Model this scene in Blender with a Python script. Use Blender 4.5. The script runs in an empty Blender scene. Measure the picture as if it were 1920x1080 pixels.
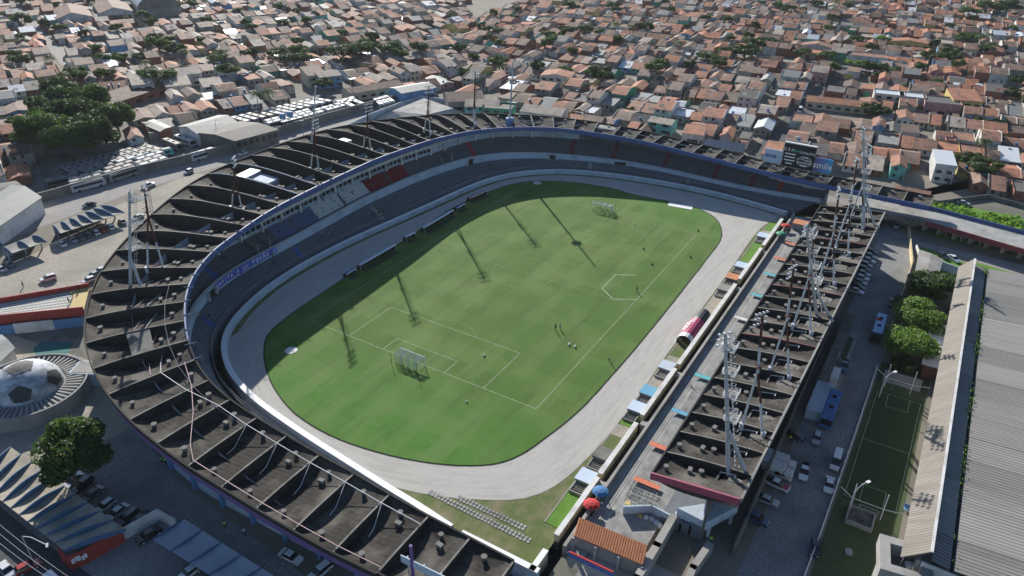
import bpy, bmesh, math, random
import numpy as np
from mathutils import Vector, Matrix
random.seed(7)
rng = np.random.default_rng(7)
S = bpy.context.scene
COL = S.collection
R = math.radians
# ------------------------------------------------------------------ camera
CX, CY, CZ, YAW, PITCH, ROLL, FOC = -166.758, -95.534, 104.731, 0.537816, -0.519744, 0.015511, 1403.83
F_ = np.array([math.cos(PITCH)*math.cos(YAW), math.cos(PITCH)*math.sin(YAW), math.sin(PITCH)])
R0 = np.cross(F_, [0, 0, 1]); R0 /= np.linalg.norm(R0); U0 = np.cross(R0, F_)
RR = R0*math.cos(ROLL)+U0*math.sin(ROLL); UU = -R0*math.sin(ROLL)+U0*math.cos(ROLL)
CAMP = np.array([CX, CY, CZ])
cam = bpy.data.cameras.new('camera'); camo = bpy.data.objects.new('camera', cam); COL.objects.link(camo)
cam.sensor_width = 36; cam.lens = FOC/1920*36; cam.clip_start = 1; cam.clip_end = 6000
camo.matrix_world = Matrix(((RR[0], UU[0], -F_[0], CX), (RR[1], UU[1], -F_[1], CY), (RR[2], UU[2], -F_[2], CZ), (0, 0, 0, 1)))
S.camera = camo
# ------------------------------------------------------------------ sky, sun, exposure
W = bpy.data.worlds.new('World'); S.world = W; W.use_nodes = True
SUN_AZ, SUN_EL = 47.5, 24.3
sky = W.node_tree.nodes.new('ShaderNodeTexSky'); sky.sky_type = 'NISHITA'; sky.sun_disc = False
sky.sun_elevation = R(SUN_EL); sky.sun_rotation = R(90-SUN_AZ); sky.dust_density = .4; sky.air_density = 1.0; sky.ozone_density = 3.5
bg = W.node_tree.nodes['Background']; bg.inputs[1].default_value = 0.08
W.node_tree.links.new(sky.outputs[0], bg.inputs[0])
sl = bpy.data.lights.new('sun', 'SUN'); sl.energy = 5.0; sl.angle = R(0.53); sl.color = (1, .95, .87)
so = bpy.data.objects.new('sun', sl); COL.objects.link(so)
sv = Vector((math.cos(R(SUN_EL))*math.cos(R(SUN_AZ)), math.cos(R(SUN_EL))*math.sin(R(SUN_AZ)), math.sin(R(SUN_EL))))
so.rotation_euler = sv.to_track_quat('Z', 'Y').to_euler()
S.view_settings.view_transform = 'Standard'; S.view_settings.look = 'None'; S.view_settings.gamma = 1
S.view_settings.use_curve_mapping = False; S.view_settings.exposure = 0.62
S.render.engine = 'CYCLES'
S.cycles.max_bounces = 5; S.cycles.diffuse_bounces = 3; S.cycles.volume_bounces = 0

# ------------------------------------------------------------------ helpers
def at(px, py, z=0.0):
    """survey: world point at height z seen at photo pixel (1920 wide)"""
    d = F_+RR*(px-960)/FOC-UU*(py-540)/FOC
    return CAMP+d*((z-CZ)/d[2])
def topx(p):
    d = np.array(p, float)-CAMP; w = d@F_
    return 960+FOC*(d@RR)/w, 540-FOC*(d@UU)/w, w
MATS = {}
def mat(name, col, rough=.85, col2=None, scale=1.0, fac=.5, bump=0, bscale=None, metal=0, spec=.3, wave=None, detail=5, streak=None, uv=False, col3=None, scale3=.1, coord='Object'):
    m = bpy.data.materials.new(name); m.use_nodes = True; nt = m.node_tree; N = nt.nodes; L = nt.links
    b = N['Principled BSDF']; b.inputs['Roughness'].default_value = rough; b.inputs['Metallic'].default_value = metal
    b.inputs['Specular IOR Level'].default_value = spec
    c4 = (*col, 1); b.inputs['Base Color'].default_value = c4
    tc = N.new('ShaderNodeTexCoord'); src = tc.outputs['UV' if uv else coord]
    if streak:
        mp = N.new('ShaderNodeMapping'); mp.inputs['Scale'].default_value = streak; L.new(src, mp.inputs[0]); src = mp.outputs[0]
    def noise(sc, det=detail):
        n = N.new('ShaderNodeTexNoise'); n.inputs['Scale'].default_value = sc; n.inputs['Detail'].default_value = det; n.inputs['Roughness'].default_value = .65
        L.new(src, n.inputs['Vector']); return n.outputs[0]
    out = None
    if col2:
        n = noise(scale); r = N.new('ShaderNodeValToRGB'); r.color_ramp.elements[0].position = .5-.5*(1-fac)*.6-.05; r.color_ramp.elements[1].position = .5+.5*(1-fac)*.6+.05
        r.color_ramp.elements[0].color = c4; r.color_ramp.elements[1].color = (*col2, 1); L.new(n, r.inputs[0]); out = r.outputs[0]
        if col3:
            n2 = noise(scale3, 3); r2 = N.new('ShaderNodeValToRGB'); r2.color_ramp.elements[0].position = .45; r2.color_ramp.elements[1].position = .68; L.new(n2, r2.inputs[0])
            mx = N.new('ShaderNodeMix'); mx.data_type = 'RGBA'; L.new(r2.outputs[0], mx.inputs[0]); L.new(out, mx.inputs[6]); mx.inputs[7].default_value = (*col3, 1); out = mx.outputs[2]
    if wave:
        # wave = (axis vector, scale, colour, sharp lo, hi)
        ax, sc, wc, lo, hi = wave
        w = N.new('ShaderNodeTexWave'); w.bands_direction = ax; w.inputs['Scale'].default_value = sc; w.inputs['Distortion'].default_value = .15
        L.new(tc.outputs['UV' if uv else coord], w.inputs['Vector'])
        r = N.new('ShaderNodeMapRange'); r.inputs[1].default_value = lo; r.inputs[2].default_value = hi; L.new(w.outputs[1], r.inputs[0])
        mx = N.new('ShaderNodeMix'); mx.data_type = 'RGBA'; L.new(r.outputs[0], mx.inputs[0])
        if out is not None: L.new(out, mx.inputs[6])
        else: mx.inputs[6].default_value = c4
        mx.inputs[7].default_value = (*wc, 1); out = mx.outputs[2]
    if out is not None: L.new(out, b.inputs['Base Color'])
    if bump:
        n = noise(bscale or scale*3); bp = N.new('ShaderNodeBump'); bp.inputs['Strength'].default_value = min(1, bump); bp.inputs['Distance'].default_value = .1*max(1, bump)
        L.new(n, bp.inputs['Height']); L.new(bp.outputs[0], b.inputs['Normal'])
    MATS[name] = m; return m
class MB:
    """collects polygons and links them as one mesh object"""
    def __init__(s): s.v = []; s.f = []; s.m = []; s.uv = None
    def quad(s, a, b, c, d, mi=0): s.poly((a, b, c, d), mi)
    def poly(s, pts, mi=0):
        n = len(s.v); s.v += [tuple(float(q) for q in p) for p in pts]; s.f.append(tuple(range(n, n+len(pts)))); s.m.append(mi)
    def box(s, cx, cy, z0, lx, ly, h, rz=0, mi=0, taper=0):
        c, sn = math.cos(rz), math.sin(rz); P = []
        for z, t in ((z0, 0), (z0+h, taper)):
            for x, y in ((-1, -1), (1, -1), (1, 1), (-1, 1)):
                X = x*(lx/2-t); Y = y*(ly/2-t); P.append((cx+X*c-Y*sn, cy+X*sn+Y*c, z))
        n = len(s.v); s.v += P
        for f in ((3, 2, 1, 0), (4, 5, 6, 7), (0, 1, 5, 4), (1, 2, 6, 5), (2, 3, 7, 6), (3, 0, 4, 7)): s.f.append(tuple(n+i for i in f)); s.m.append(mi)
    def hexa(s, P, mi=0):
        n = len(s.v); s.v += [tuple(float(q) for q in p) for p in P]
        for f in ((3, 2, 1, 0), (4, 5, 6, 7), (0, 1, 5, 4), (1, 2, 6, 5), (2, 3, 7, 6), (3, 0, 4, 7)): s.f.append(tuple(n+i for i in f)); s.m.append(mi)
    def tube(s, p0, p1, r0, r1=None, n=6, mi=0, caps=True):
        r1 = r0 if r1 is None else r1
        a = Vector([float(q) for q in p0]); b = Vector([float(q) for q in p1]); d = b-a
        if d.length < 1e-6: return
        q = d.to_track_quat('Z', 'Y'); k = len(s.v)
        for P, r in ((a, r0), (b, r1)):
            for i in range(n):
                t = 2*math.pi*i/n; s.v.append(tuple(P+q @ Vector((r*math.cos(t), r*math.sin(t), 0))))
        for i in range(n):
            j = (i+1) % n; s.f.append((k+i, k+j, k+n+j, k+n+i)); s.m.append(mi)
        if caps: s.f.append(tuple(k+n+i for i in range(n))); s.m.append(mi); s.f.append(tuple(k+n-1-i for i in range(n))); s.m.append(mi)
    def path(s, pts, r, n=5, mi=0):
        for a, b in zip(pts[:-1], pts[1:]): s.tube(a, b, r, n=n, mi=mi)
    def lathe(s, cx, cy, prof, n=12, mi=0):
        k = len(s.v)
        for r, z in prof:
            for i in range(n): t = 2*math.pi*i/n; s.v.append((cx+r*math.cos(t), cy+r*math.sin(t), z))
        for a in range(len(prof)-1):
            for i in range(n):
                j = (i+1) % n; s.f.append((k+a*n+i, k+a*n+j, k+(a+1)*n+j, k+(a+1)*n+i)); s.m.append(mi)
        s.f.append(tuple(k+(len(prof)-1)*n+i for i in range(n))); s.m.append(mi)
    def mesh(s, name, mats):
        me = bpy.data.meshes.new(name); me.from_pydata(s.v, [], s.f)
        for m in (mats if isinstance(mats, (list, tuple)) else [mats]): me.materials.append(MATS[m] if isinstance(m, str) else m)
        if any(s.m): me.polygons.foreach_set('material_index', s.m)
        if s.uv is not None:
            u = me.uv_layers.new(name='UVMap'); u.data.foreach_set('uv', s.uv)
        me.update(); return me
    def build(s, name, mats, parent=None, smooth=False):
        me = s.mesh(name, mats)
        if smooth: me.polygons.foreach_set('use_smooth', [True]*len(me.polygons))
        return link(name, me, parent)
def link(name, me, parent=None):
    o = bpy.data.objects.new(name, me); COL.objects.link(o)
    if parent: o.parent = parent
    return o
def empty(name, loc=(0, 0, 0), rz=0):
    o = bpy.data.objects.new(name, None); COL.objects.link(o); o.location = loc; o.rotation_euler = (0, 0, rz); o.empty_display_size = .5; return o
def tag(o, label=None, cat=None, group=None, kind=None):
    if label: o['label'] = label
    if cat: o['category'] = cat
    if group: o['group'] = group
    if kind: o['kind'] = kind
    return o
def struct(o): o['kind'] = 'structure'; return o
def stuff(o): o['kind'] = 'stuff'; return o
def copy_tree(o, kids, parent=None):
    c = o.copy(); COL.objects.link(c)
    if parent: c.parent = parent
    for ch in kids.get(o, ()): copy_tree(ch, kids, c)
    return c
def kids_of(o):
    d = {}
    def w(x):
        d[x] = list(x.children)
        for y in x.children: w(y)
    w(o); return d
def setmat(o, m, slot=0):
    o.material_slots[slot].link = 'OBJECT'; o.material_slots[slot].material = MATS[m] if isinstance(m, str) else m
ORD = ['first', 'second', 'third', 'fourth', 'fifth', 'sixth', 'seventh', 'eighth', 'ninth', 'tenth', 'eleventh', 'twelfth', 'thirteenth', 'fourteenth', 'fifteenth', 'sixteenth', 'seventeenth', 'eighteenth', 'nineteenth', 'twentieth']
def ordw(i):
    if i < 20: return ORD[i]
    t = ['twenty', 'thirty', 'forty', 'fifty', 'sixty', 'seventy', 'eighty', 'ninety'][(i+1)//10-2]; u = (i+1) % 10
    return (t+'-'+ORD[u-1]) if u else {'twenty': 'twentieth', 'thirty': 'thirtieth', 'forty': 'fortieth', 'fifty': 'fiftieth', 'sixty': 'sixtieth', 'seventy': 'seventieth', 'eighty': 'eightieth', 'ninety': 'ninetieth'}[t]
def cr(A, m):
    A = np.array(A, float); out = []
    for a in range(len(A)-1):
        p0 = A[max(a-1, 0)]; p1 = A[a]; p2 = A[a+1]; p3 = A[min(a+2, len(A)-1)]
        for k in range(m):
            t = k/m; out.append(.5*((2*p1)+(-p0+p2)*t+(2*p0-5*p1+4*p2-p3)*t*t+(-p0+3*p1-3*p2+p3)*t**3))
    out.append(A[-1]); return np.array(out)
def crc(A, m):
    A = np.array(A, float); n = len(A); out = []
    for a in range(n):
        p0, p1, p2, p3 = A[a-1], A[a], A[(a+1) % n], A[(a+2) % n]
        for k in range(m):
            t = k/m; out.append(.5*((2*p1)+(-p0+p2)*t+(2*p0-5*p1+4*p2-p3)*t*t+(-p0+3*p1-3*p2+p3)*t**3))
    return np.array(out)
def sheet(name, pts, z, m, kind='structure', parent=None):
    mb = MB(); n = len(pts); c = np.mean(np.array(pts)[:, :2], axis=0)
    bm = bmesh.new(); vs = [bm.verts.new((p[0], p[1], z)) for p in pts]
    f = bm.faces.new(vs); f.normal_update()
    if f.normal.z < 0: f.normal_flip()
    bmesh.ops.triangulate(bm, faces=[f], ngon_method='EAR_CLIP')
    me = bpy.data.meshes.new(name); bm.to_mesh(me); bm.free(); me.materials.append(MATS[m])
    o = link(name, me, parent)
    if kind: o['kind'] = kind
    return o

# ------------------------------------------------------------------ materials
mat('earth', (.17, .15, .125), .95, (.25, .22, .18), .12, .3, bump=.3, bscale=1.5, col3=(.12, .13, .10), scale3=.03)
mat('asphalt', (.055, .055, .06), .9, (.09, .09, .092), .35, .3, bump=.15, bscale=3)
mat('road_pale', (.22, .21, .20), .9, (.30, .285, .27), .25, .3, bump=.15, bscale=3)
mat('lot_sand', (.24, .215, .175), .95, (.44, .40, .34), 1.1, .4, bump=.6, bscale=1.2, col3=(.24, .24, .20), scale3=.06)
mat('lot_grey', (.15, .155, .16), .95, (.33, .33, .32), 1.6, .45, bump=.6, bscale=4, col3=(.15, .155, .16), scale3=.09, detail=9)
mat('concrete', (.30, .29, .27), .9, (.38, .37, .35), .4, .3, bump=.2, bscale=3, col3=(.22, .215, .2), scale3=.12)
mat('concrete_dark', (.14, .135, .125), .9, (.22, .21, .19), .5, .3, bump=.2, bscale=3, col3=(.085, .085, .08), scale3=.15)
mat('terrace_grey', (.13, .145, .17), .9, (.19, .205, .23), .8, .3, bump=.2, bscale=3)
mat('terrace_pale', (.30, .30, .29), .9, (.40, .40, .385), .5, .3, bump=.2, bscale=3, col3=(.22, .22, .22), scale3=.2)
mat('terrace_deck', (.22, .22, .215), .9, (.36, .36, .35), .8, .3, bump=.3, bscale=3, col3=(.17, .17, .165), scale3=.25)
mat('coping_white', (.85, .85, .86), .7, (.74, .74, .76), .8, .3)
mat('wall_white', (.72, .72, .72), .8, (.62, .62, .6), .5, .3, col3=(.5, .49, .46), scale3=.3)
mat('wall_bluewhite', (.42, .50, .60), .8, (.50, .57, .64), .5, .3, col3=(.33, .38, .44), scale3=.25)
mat('wall_yellow', (.62, .50, .28), .85, (.70, .60, .40), .4, .3, col3=(.38, .30, .18), scale3=.5)
mat('paint_white', (.78, .78, .78), .6)
mat('line_faint', (.20, .27, .13), .9, (.12, .19, .07), .8, .6)
mat('line_white', (.44, .50, .38), .9, (.20, .27, .14), .8, .6)
mat('blue_fascia', (.055, .095, .25), .6, (.09, .14, .32), .6, .3)
mat('blue_paint', (.06, .12, .36), .6, (.09, .16, .40), .6, .3)
mat('blue_fin', (.055, .12, .22), .7, (.08, .16, .28), .8, .3)
mat('banner_blue', (.10, .13, .50), .6)
mat('blue_light', (.16, .30, .50), .7, (.10, .22, .42), .8, .3)
mat('red_paint', (.32, .04, .035), .7, (.40, .07, .05), .8, .3)
mat('maroon', (.16, .035, .05), .7, (.22, .05, .06), .8, .3)
mat('pink_red', (.55, .06, .13), .6)
mat('purple', (.13, .09, .28), .7, (.20, .12, .26), .4, .3)
mat('fin_grey', (.03, .029, .027), .9, (.05, .048, .044), .7, .35, bump=.15, bscale=3, col3=(.03, .028, .025), scale3=.3)  # fin sides kept near black, their shade put into the colour
mat('fin_lit_top', (.17, .165, .15), .9, (.24, .23, .21), .8, .35, col3=(.11, .105, .095), scale3=.3)  # paler fin tops, light painted in; vent boxes share the colour
mat('back_grey', (.12, .135, .155), .9, (.19, .205, .225), .5, .3, col3=(.09, .10, .11), scale3=.2)
mat('riser_grey', (.085, .095, .12), .9, (.12, .13, .155), .8, .3)
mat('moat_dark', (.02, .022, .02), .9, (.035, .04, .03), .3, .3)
mat('seat_white', (.62, .64, .66), .6); mat('seat_red', (.26, .03, .04), .6); mat('seat_blue', (.13, .18, .32), .6)
mat('rust', (.06, .023, .016), .85, (.11, .045, .03), 1.5, .4)
mat('galv', (.45, .47, .50), .5, (.33, .36, .38), 1.2, .4, metal=.3)
mat('steel_white', (.60, .62, .64), .55, (.42, .44, .46), 1.2, .4)
mat('pipe_pink', (.55, .36, .36), .6); mat('pipe_white', (.62, .62, .62), .6)
mat('black_iron', (.02, .02, .022), .6)
mat('glass_dark', (.015, .018, .022), .12, spec=.6); mat('tyre', (.015, .015, .015), .9)
mat('glare_sheet', (.75, .74, .76), .25, spec=.8, metal=.4)  # white that stands for sun glare on one roof bay
mat('tile_orange', (.45, .17, .08), .85, (.58, .27, .14), 1.2, .4, bump=.5, bscale=4)
mat('hall_roof', (.17, .165, .155), .75, (.36, .345, .32), .55, .3, bump=.3, bscale=2, streak=(1, .05, 1), wave=('X', .42, (.13, .13, .125), .55, .95), col3=(.27, .26, .25), scale3=.15)
mat('hall_roof_b', (.14, .138, .13), .75, (.30, .29, .27), .55, .3, bump=.3, bscale=2, streak=(1, .05, 1), wave=('X', .42, (.10, .10, .10), .55, .95), col3=(.22, .215, .20), scale3=.15)
mat('hall_roof_c', (.20, .195, .18), .75, (.40, .385, .36), .55, .3, bump=.3, bscale=2, streak=(1, .05, 1), wave=('X', .42, (.15, .15, .14), .55, .95), col3=(.30, .285, .26), scale3=.15)
mat('hall_screen', (.15, .135, .115), .85, (.29, .265, .235), .8, .35, streak=(1, .15, .15), wave=('X', .5, (.15, .135, .12), .5, .95), bump=.2, bscale=2)
mat('turf_dark', (.03, .055, .022), .95, (.045, .075, .03), 1.2, .4)
mat('teal_court', (.02, .13, .13), .8, (.03, .17, .16), .6, .3)
mat('lime_vest', (.35, .75, .05), .7); mat('skin', (.22, .12, .075), .7); mat('cloth_dark', (.02, .022, .03), .8); mat('cloth_white', (.7, .7, .7), .8); mat('cloth_green', (.03, .18, .10), .8); mat('cloth_blue', (.06, .18, .38), .8); mat('cloth_red', (.5, .04, .04), .8)
mat('tank_blue', (.03, .17, .42), .5); mat('bark', (.10, .075, .05), .95, (.15, .12, .09), 2, .4)
mat('gold_paint', (.55, .42, .16), .8, (.48, .38, .18), .6, .4)
mat('bench_blue', (.14, .40, .55), .7, (.10, .30, .46), 1, .4)
mat('bench_teal', (.10, .42, .48), .7)
mat('bench_orange', (.62, .18, .10), .7); 
mat('green_paint', (.05, .30, .16), .7)
mat('board_black', (.012, .012, .014), .5); mat('board_pale', (.50, .60, .72), .5)

# roof slab of the stand: old bitumen with downslope board lines
def slab_mat():
    m = mat('roof_slab', (.024, .022, .020), .9, (.046, .042, .038), 1.2, .35, bump=.4, bscale=2.5, col3=(.125, .115, .10), scale3=.12, uv=False, spec=.12)
    nt = m.node_tree; N = nt.nodes; L = nt.links; b = N['Principled BSDF']; prev = b.inputs['Base Color'].links[0].from_socket
    tc = N.new('ShaderNodeTexCoord'); w = N.new('ShaderNodeTexWave'); w.bands_direction = 'Y'; w.inputs['Scale'].default_value = .3142*1.0; w.inputs['Distortion'].default_value = .6; w.inputs['Detail'].default_value = 2; w.inputs['Detail Scale'].default_value = .6
    L.new(tc.outputs['UV'], w.inputs['Vector']); r = N.new('ShaderNodeMapRange'); r.inputs[1].default_value = .90; r.inputs[2].default_value = 1; r.inputs[4].default_value = .3; L.new(w.outputs[1], r.inputs[0])
    mx = N.new('ShaderNodeMix'); mx.data_type = 'RGBA'; L.new(r.outputs[0], mx.inputs[0]); L.new(prev, mx.inputs[6]); mx.inputs[7].default_value = (.11, .10, .09, 1); L.new(mx.outputs[2], b.inputs['Base Color'])
slab_mat()
# playing field
def grass_mat():
    m = bpy.data.materials.new('pitch_grass'); MATS['pitch_grass'] = m; m.use_nodes = True; N = m.node_tree.nodes; L = m.node_tree.links; b = N['Principled BSDF']; b.inputs['Roughness'].default_value = .9; b.inputs['Specular IOR Level'].default_value = .2
    tc = N.new('ShaderNodeTexCoord'); src = tc.outputs['Object']
    def noise(sc, det=4, rg=.6, v=None):
        n = N.new('ShaderNodeTexNoise'); n.inputs['Scale'].default_value = sc; n.inputs['Detail'].default_value = det; n.inputs['Roughness'].default_value = rg; L.new(v or src, n.inputs['Vector']); return n.outputs[0]
    def ramp(s, lo, hi, c0, c1):
        r = N.new('ShaderNodeValToRGB'); r.color_ramp.elements[0].position = lo; r.color_ramp.elements[1].position = hi; r.color_ramp.elements[0].color = (*c0, 1); r.color_ramp.elements[1].color = (*c1, 1); L.new(s, r.inputs[0]); return r.outputs[0]
    def mix(f, a, c, k=None):
        x = N.new('ShaderNodeMix'); x.data_type = 'RGBA'
        if isinstance(f, float): x.inputs[0].default_value = f
        else: L.new(f, x.inputs[0])
        for s, i in ((a, 6), (c, 7)):
            if isinstance(s, tuple): x.inputs[i].default_value = (*s, 1)
            else: L.new(s, x.inputs[i])
        return x.outputs[2]
    base = ramp(noise(1.6, 8, .85), .32, .68, (.047, .112, .014), (.088, .170, .028))
    dry = ramp(noise(.055, 5, .65), .50, .72, (0, 0, 0), (1, 1, 1)); m1 = N.new('ShaderNodeMath'); m1.operation = 'MULTIPLY'; m1.inputs[1].default_value = .75; L.new(dry, m1.inputs[0])
    c = mix(m1.outputs[0], base, (.145, .175, .055))
    # brighter green at both ends behind the goals
    sp = N.new('ShaderNodeSeparateXYZ'); L.new(src, sp.inputs[0])
    ab = N.new('ShaderNodeMath'); ab.operation = 'ABSOLUTE'; L.new(sp.outputs[0], ab.inputs[0]); mr = N.new('ShaderNodeMapRange'); mr.inputs[1].default_value = 50; mr.inputs[2].default_value = 72; mr.inputs[4].default_value = .85; L.new(ab.outputs[0], mr.inputs[0])
    c = mix(mr.outputs[0], c, ramp(noise(.35, 5), .3, .75, (.045, .155, .015), (.085, .20, .03)))
    # mown rectangles
    for axis, sc, lo, hi, col, amt in (('Y', .105, .45, .6, (.115, .195, .052), .75), ('X', .082, .4, .55, (.11, .195, .045), .65)):
        w = N.new('ShaderNodeTexWave'); w.bands_direction = axis; w.inputs['Scale'].default_value = sc*.31; w.inputs['Distortion'].default_value = .3; L.new(src, w.inputs['Vector'])
        q = N.new('ShaderNodeMapRange'); q.inputs[1].default_value = lo; q.inputs[2].default_value = hi; q.inputs[4].default_value = amt; L.new(w.outputs[1], q.inputs[0])
        nn = ramp(noise(.05, 2), .4, .65, (.1, .1, .1), (1, 1, 1)); mm = N.new('ShaderNodeMath'); mm.operation = 'MULTIPLY'; L.new(q.outputs[0], mm.inputs[0]); L.new(nn, mm.inputs[1]); c = mix(mm.outputs[0], c, col)
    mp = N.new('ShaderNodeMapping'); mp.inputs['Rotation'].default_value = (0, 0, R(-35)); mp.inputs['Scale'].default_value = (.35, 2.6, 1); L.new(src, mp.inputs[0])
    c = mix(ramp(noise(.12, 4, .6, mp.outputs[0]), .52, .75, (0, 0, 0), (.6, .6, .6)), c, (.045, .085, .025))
    L.new(c, b.inputs['Base Color'])
    bp = N.new('ShaderNodeBump'); bp.inputs['Strength'].default_value = .5; bp.inputs['Distance'].default_value = .08; L.new(noise(4, 4), bp.inputs['Height']); L.new(bp.outputs[0], b.inputs['Normal'])
grass_mat()
mat('verge_grass', (.065, .12, .03), .95, (.15, .16, .06), .5, .25, bump=.4, bscale=3, col3=(.22, .185, .12), scale3=.16)
mat('lush_grass', (.075, .19, .02), .95, (.13, .25, .04), .6, .3, bump=.5, bscale=3)
mat('rough_grass', (.05, .08, .03), .95, (.085, .10, .05), .5, .3, bump=.4, bscale=3)
mat('track_sand', (.39, .375, .345), .95, (.50, .485, .45), 9, .35, bump=.25, bscale=40, uv=True, streak=(.8, 4, 1), col3=(.38, .365, .34), scale3=1.6, detail=9)
RING = {"W":[[-91.0,-40.0],[-89.8,-30.7],[-89.1,-22.9],[-88.3,-15.2],[-87.5,-7.7],[-86.7,-0.5],[-85.8,6.5],[-84.8,13.3],[-83.6,19.6],[-82.0,25.5],[-79.8,31.3],[-76.7,36.9],[-72.8,42.0],[-67.9,46.3],[-61.8,49.7],[-54.9,52.3],[-47.6,54.2],[-40.1,55.3],[-32.6,55.9],[-25.1,55.9],[-17.7,55.7],[-10.2,55.1],[-2.7,54.3],[5.0,53.3],[12.9,52.3],[20.7,51.3],[28.3,50.4],[35.6,49.7],[42.1,48.9],[48.0,47.9],[53.4,46.6],[58.5,44.7],[63.2,42.2],[67.7,39.0],[71.8,35.0],[75.4,30.3],[78.5,24.9],[81.1,18.8],[83.2,12.1],[84.9,4.9],[86.1,-2.7],[87.0,-10.2],[87.5,-17.6],[87.6,-24.6],[87.2,-31.7],[86.4,-38.9],[85.4,-45.6],[84.5,-51.0],[83.8,-55.2]],"P":[[-100.1,-37.6,5.1],[-99.8,-29.8,5.2],[-99.3,-21.8,5.3],[-98.6,-13.9,5.4],[-97.7,-6.3,5.5],[-96.7,1.0,5.6],[-95.5,8.1,5.7],[-93.9,15.0,5.8],[-92.0,21.6,5.9],[-89.6,28.0,6.0],[-86.6,34.5,6.0],[-82.9,40.9,6.0],[-78.3,47.2,6.0],[-72.8,52.9,6.0],[-65.9,57.7,6.0],[-57.8,61.1,6.0],[-49.3,62.9,6.0],[-41.0,63.5,6.0],[-33.2,63.8,6.0],[-25.5,64.1,6.0],[-17.7,64.6,6.0],[-9.7,65.0,6.0],[-1.5,65.4,6.1],[6.9,65.5,6.2],[15.2,65.2,6.2],[23.1,64.7,6.3],[30.5,63.9,6.4],[37.3,62.9,6.4],[44.0,61.6,6.4],[50.7,60.0,6.3],[57.2,57.9,6.3],[63.3,55.1,6.1],[68.9,51.3,5.9],[73.7,46.6,5.7],[78.0,41.2,5.4],[81.8,35.3,5.1],[85.3,28.8,4.7],[88.5,21.8,4.4],[91.0,14.4,4.2],[92.9,6.7,4.0],[94.0,-1.1,3.8],[94.5,-8.9,3.7],[94.5,-16.7,3.5],[94.4,-24.7,3.4],[94.4,-32.8,3.3],[94.6,-40.7,3.3],[95.2,-48.3,3.3],[96.1,-55.8,3.3],[97.2,-63.1,3.3]],"I":[[-97.1,-38.4,9.5],[-97.1,-30.1,10.0],[-97.0,-22.1,10.6],[-97.1,-14.1,11.2],[-97.2,-6.2,12.1],[-97.2,1.4,13.0],[-96.9,8.8,14.0],[-95.7,16.0,15.0],[-93.4,22.6,16.0],[-90.3,28.5,16.9],[-86.4,34.2,17.7],[-81.7,39.9,18.3],[-76.3,45.1,18.7],[-70.3,49.3,19.0],[-63.4,52.7,19.3],[-56.0,55.1,19.4],[-48.6,57.0,19.5],[-41.3,58.8,19.5],[-33.6,60.0,19.5],[-25.9,60.6,19.5],[-18.0,61.1,19.5],[-9.9,61.4,19.5],[-1.6,61.8,19.4],[6.7,62.2,19.3],[14.8,62.3,19.0],[22.7,62.3,18.5],[30.6,62.3,18.0],[38.1,62.1,17.5],[44.8,61.3,17.0],[51.4,60.1,16.6],[57.6,58.4,16.2],[63.5,55.9,15.8],[69.3,52.4,15.5],[74.6,47.8,15.2],[79.2,42.2,15.0],[83.2,35.9,14.8],[86.1,29.1,14.5],[88.3,21.7,14.2],[90.3,14.1,13.8],[91.9,6.4,13.4],[92.7,-1.2,13.0],[92.7,-8.9,12.6],[92.4,-16.8,12.2],[92.5,-24.8,11.8],[92.6,-32.7,11.3],[92.7,-40.6,10.8],[93.2,-48.5,10.3],[93.6,-56.3,10.0],[93.8,-64.3,9.7]],"O":[[-110.7,-39.0,10.1],[-111.5,-30.9,10.6],[-111.9,-22.9,11.2],[-112.2,-15.0,11.9],[-112.4,-7.1,12.7],[-112.6,0.8,13.6],[-112.3,9.1,14.6],[-111.3,17.9,15.3],[-109.2,27.2,15.8],[-105.9,36.9,16.0],[-101.4,46.5,16.0],[-95.6,55.6,16.0],[-88.8,64.2,16.0],[-80.9,72.3,16.0],[-72.0,79.4,16.0],[-62.6,85.7,16.0],[-52.9,91.4,16.0],[-43.0,96.7,16.0],[-33.1,101.0,16.0],[-23.2,103.8,16.0],[-13.3,105.2,16.0],[-3.7,105.7,16.0],[4.9,106.1,16.0],[13.3,106.1,16.0],[22.1,105.4,16.0],[31.2,103.7,16.0],[40.0,100.7,16.0],[48.0,96.5,16.0],[55.4,91.9,16.0],[62.3,86.7,16.0],[68.9,80.8,16.0],[75.2,74.1,15.9],[81.1,66.6,15.8],[86.4,58.6,15.5],[90.8,50.6,15.3],[94.5,42.4,15.1],[97.5,33.7,14.8],[99.9,24.8,14.5],[101.5,15.8,14.1],[102.3,7.0,13.7],[102.4,-1.5,13.3],[102.4,-9.5,12.9],[102.6,-17.4,12.5],[102.8,-25.2,12.1],[102.4,-32.9,11.6],[101.6,-40.8,11.1],[101.0,-48.7,10.7],[101.4,-56.7,10.3],[102.5,-64.7,10.0]]}
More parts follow.
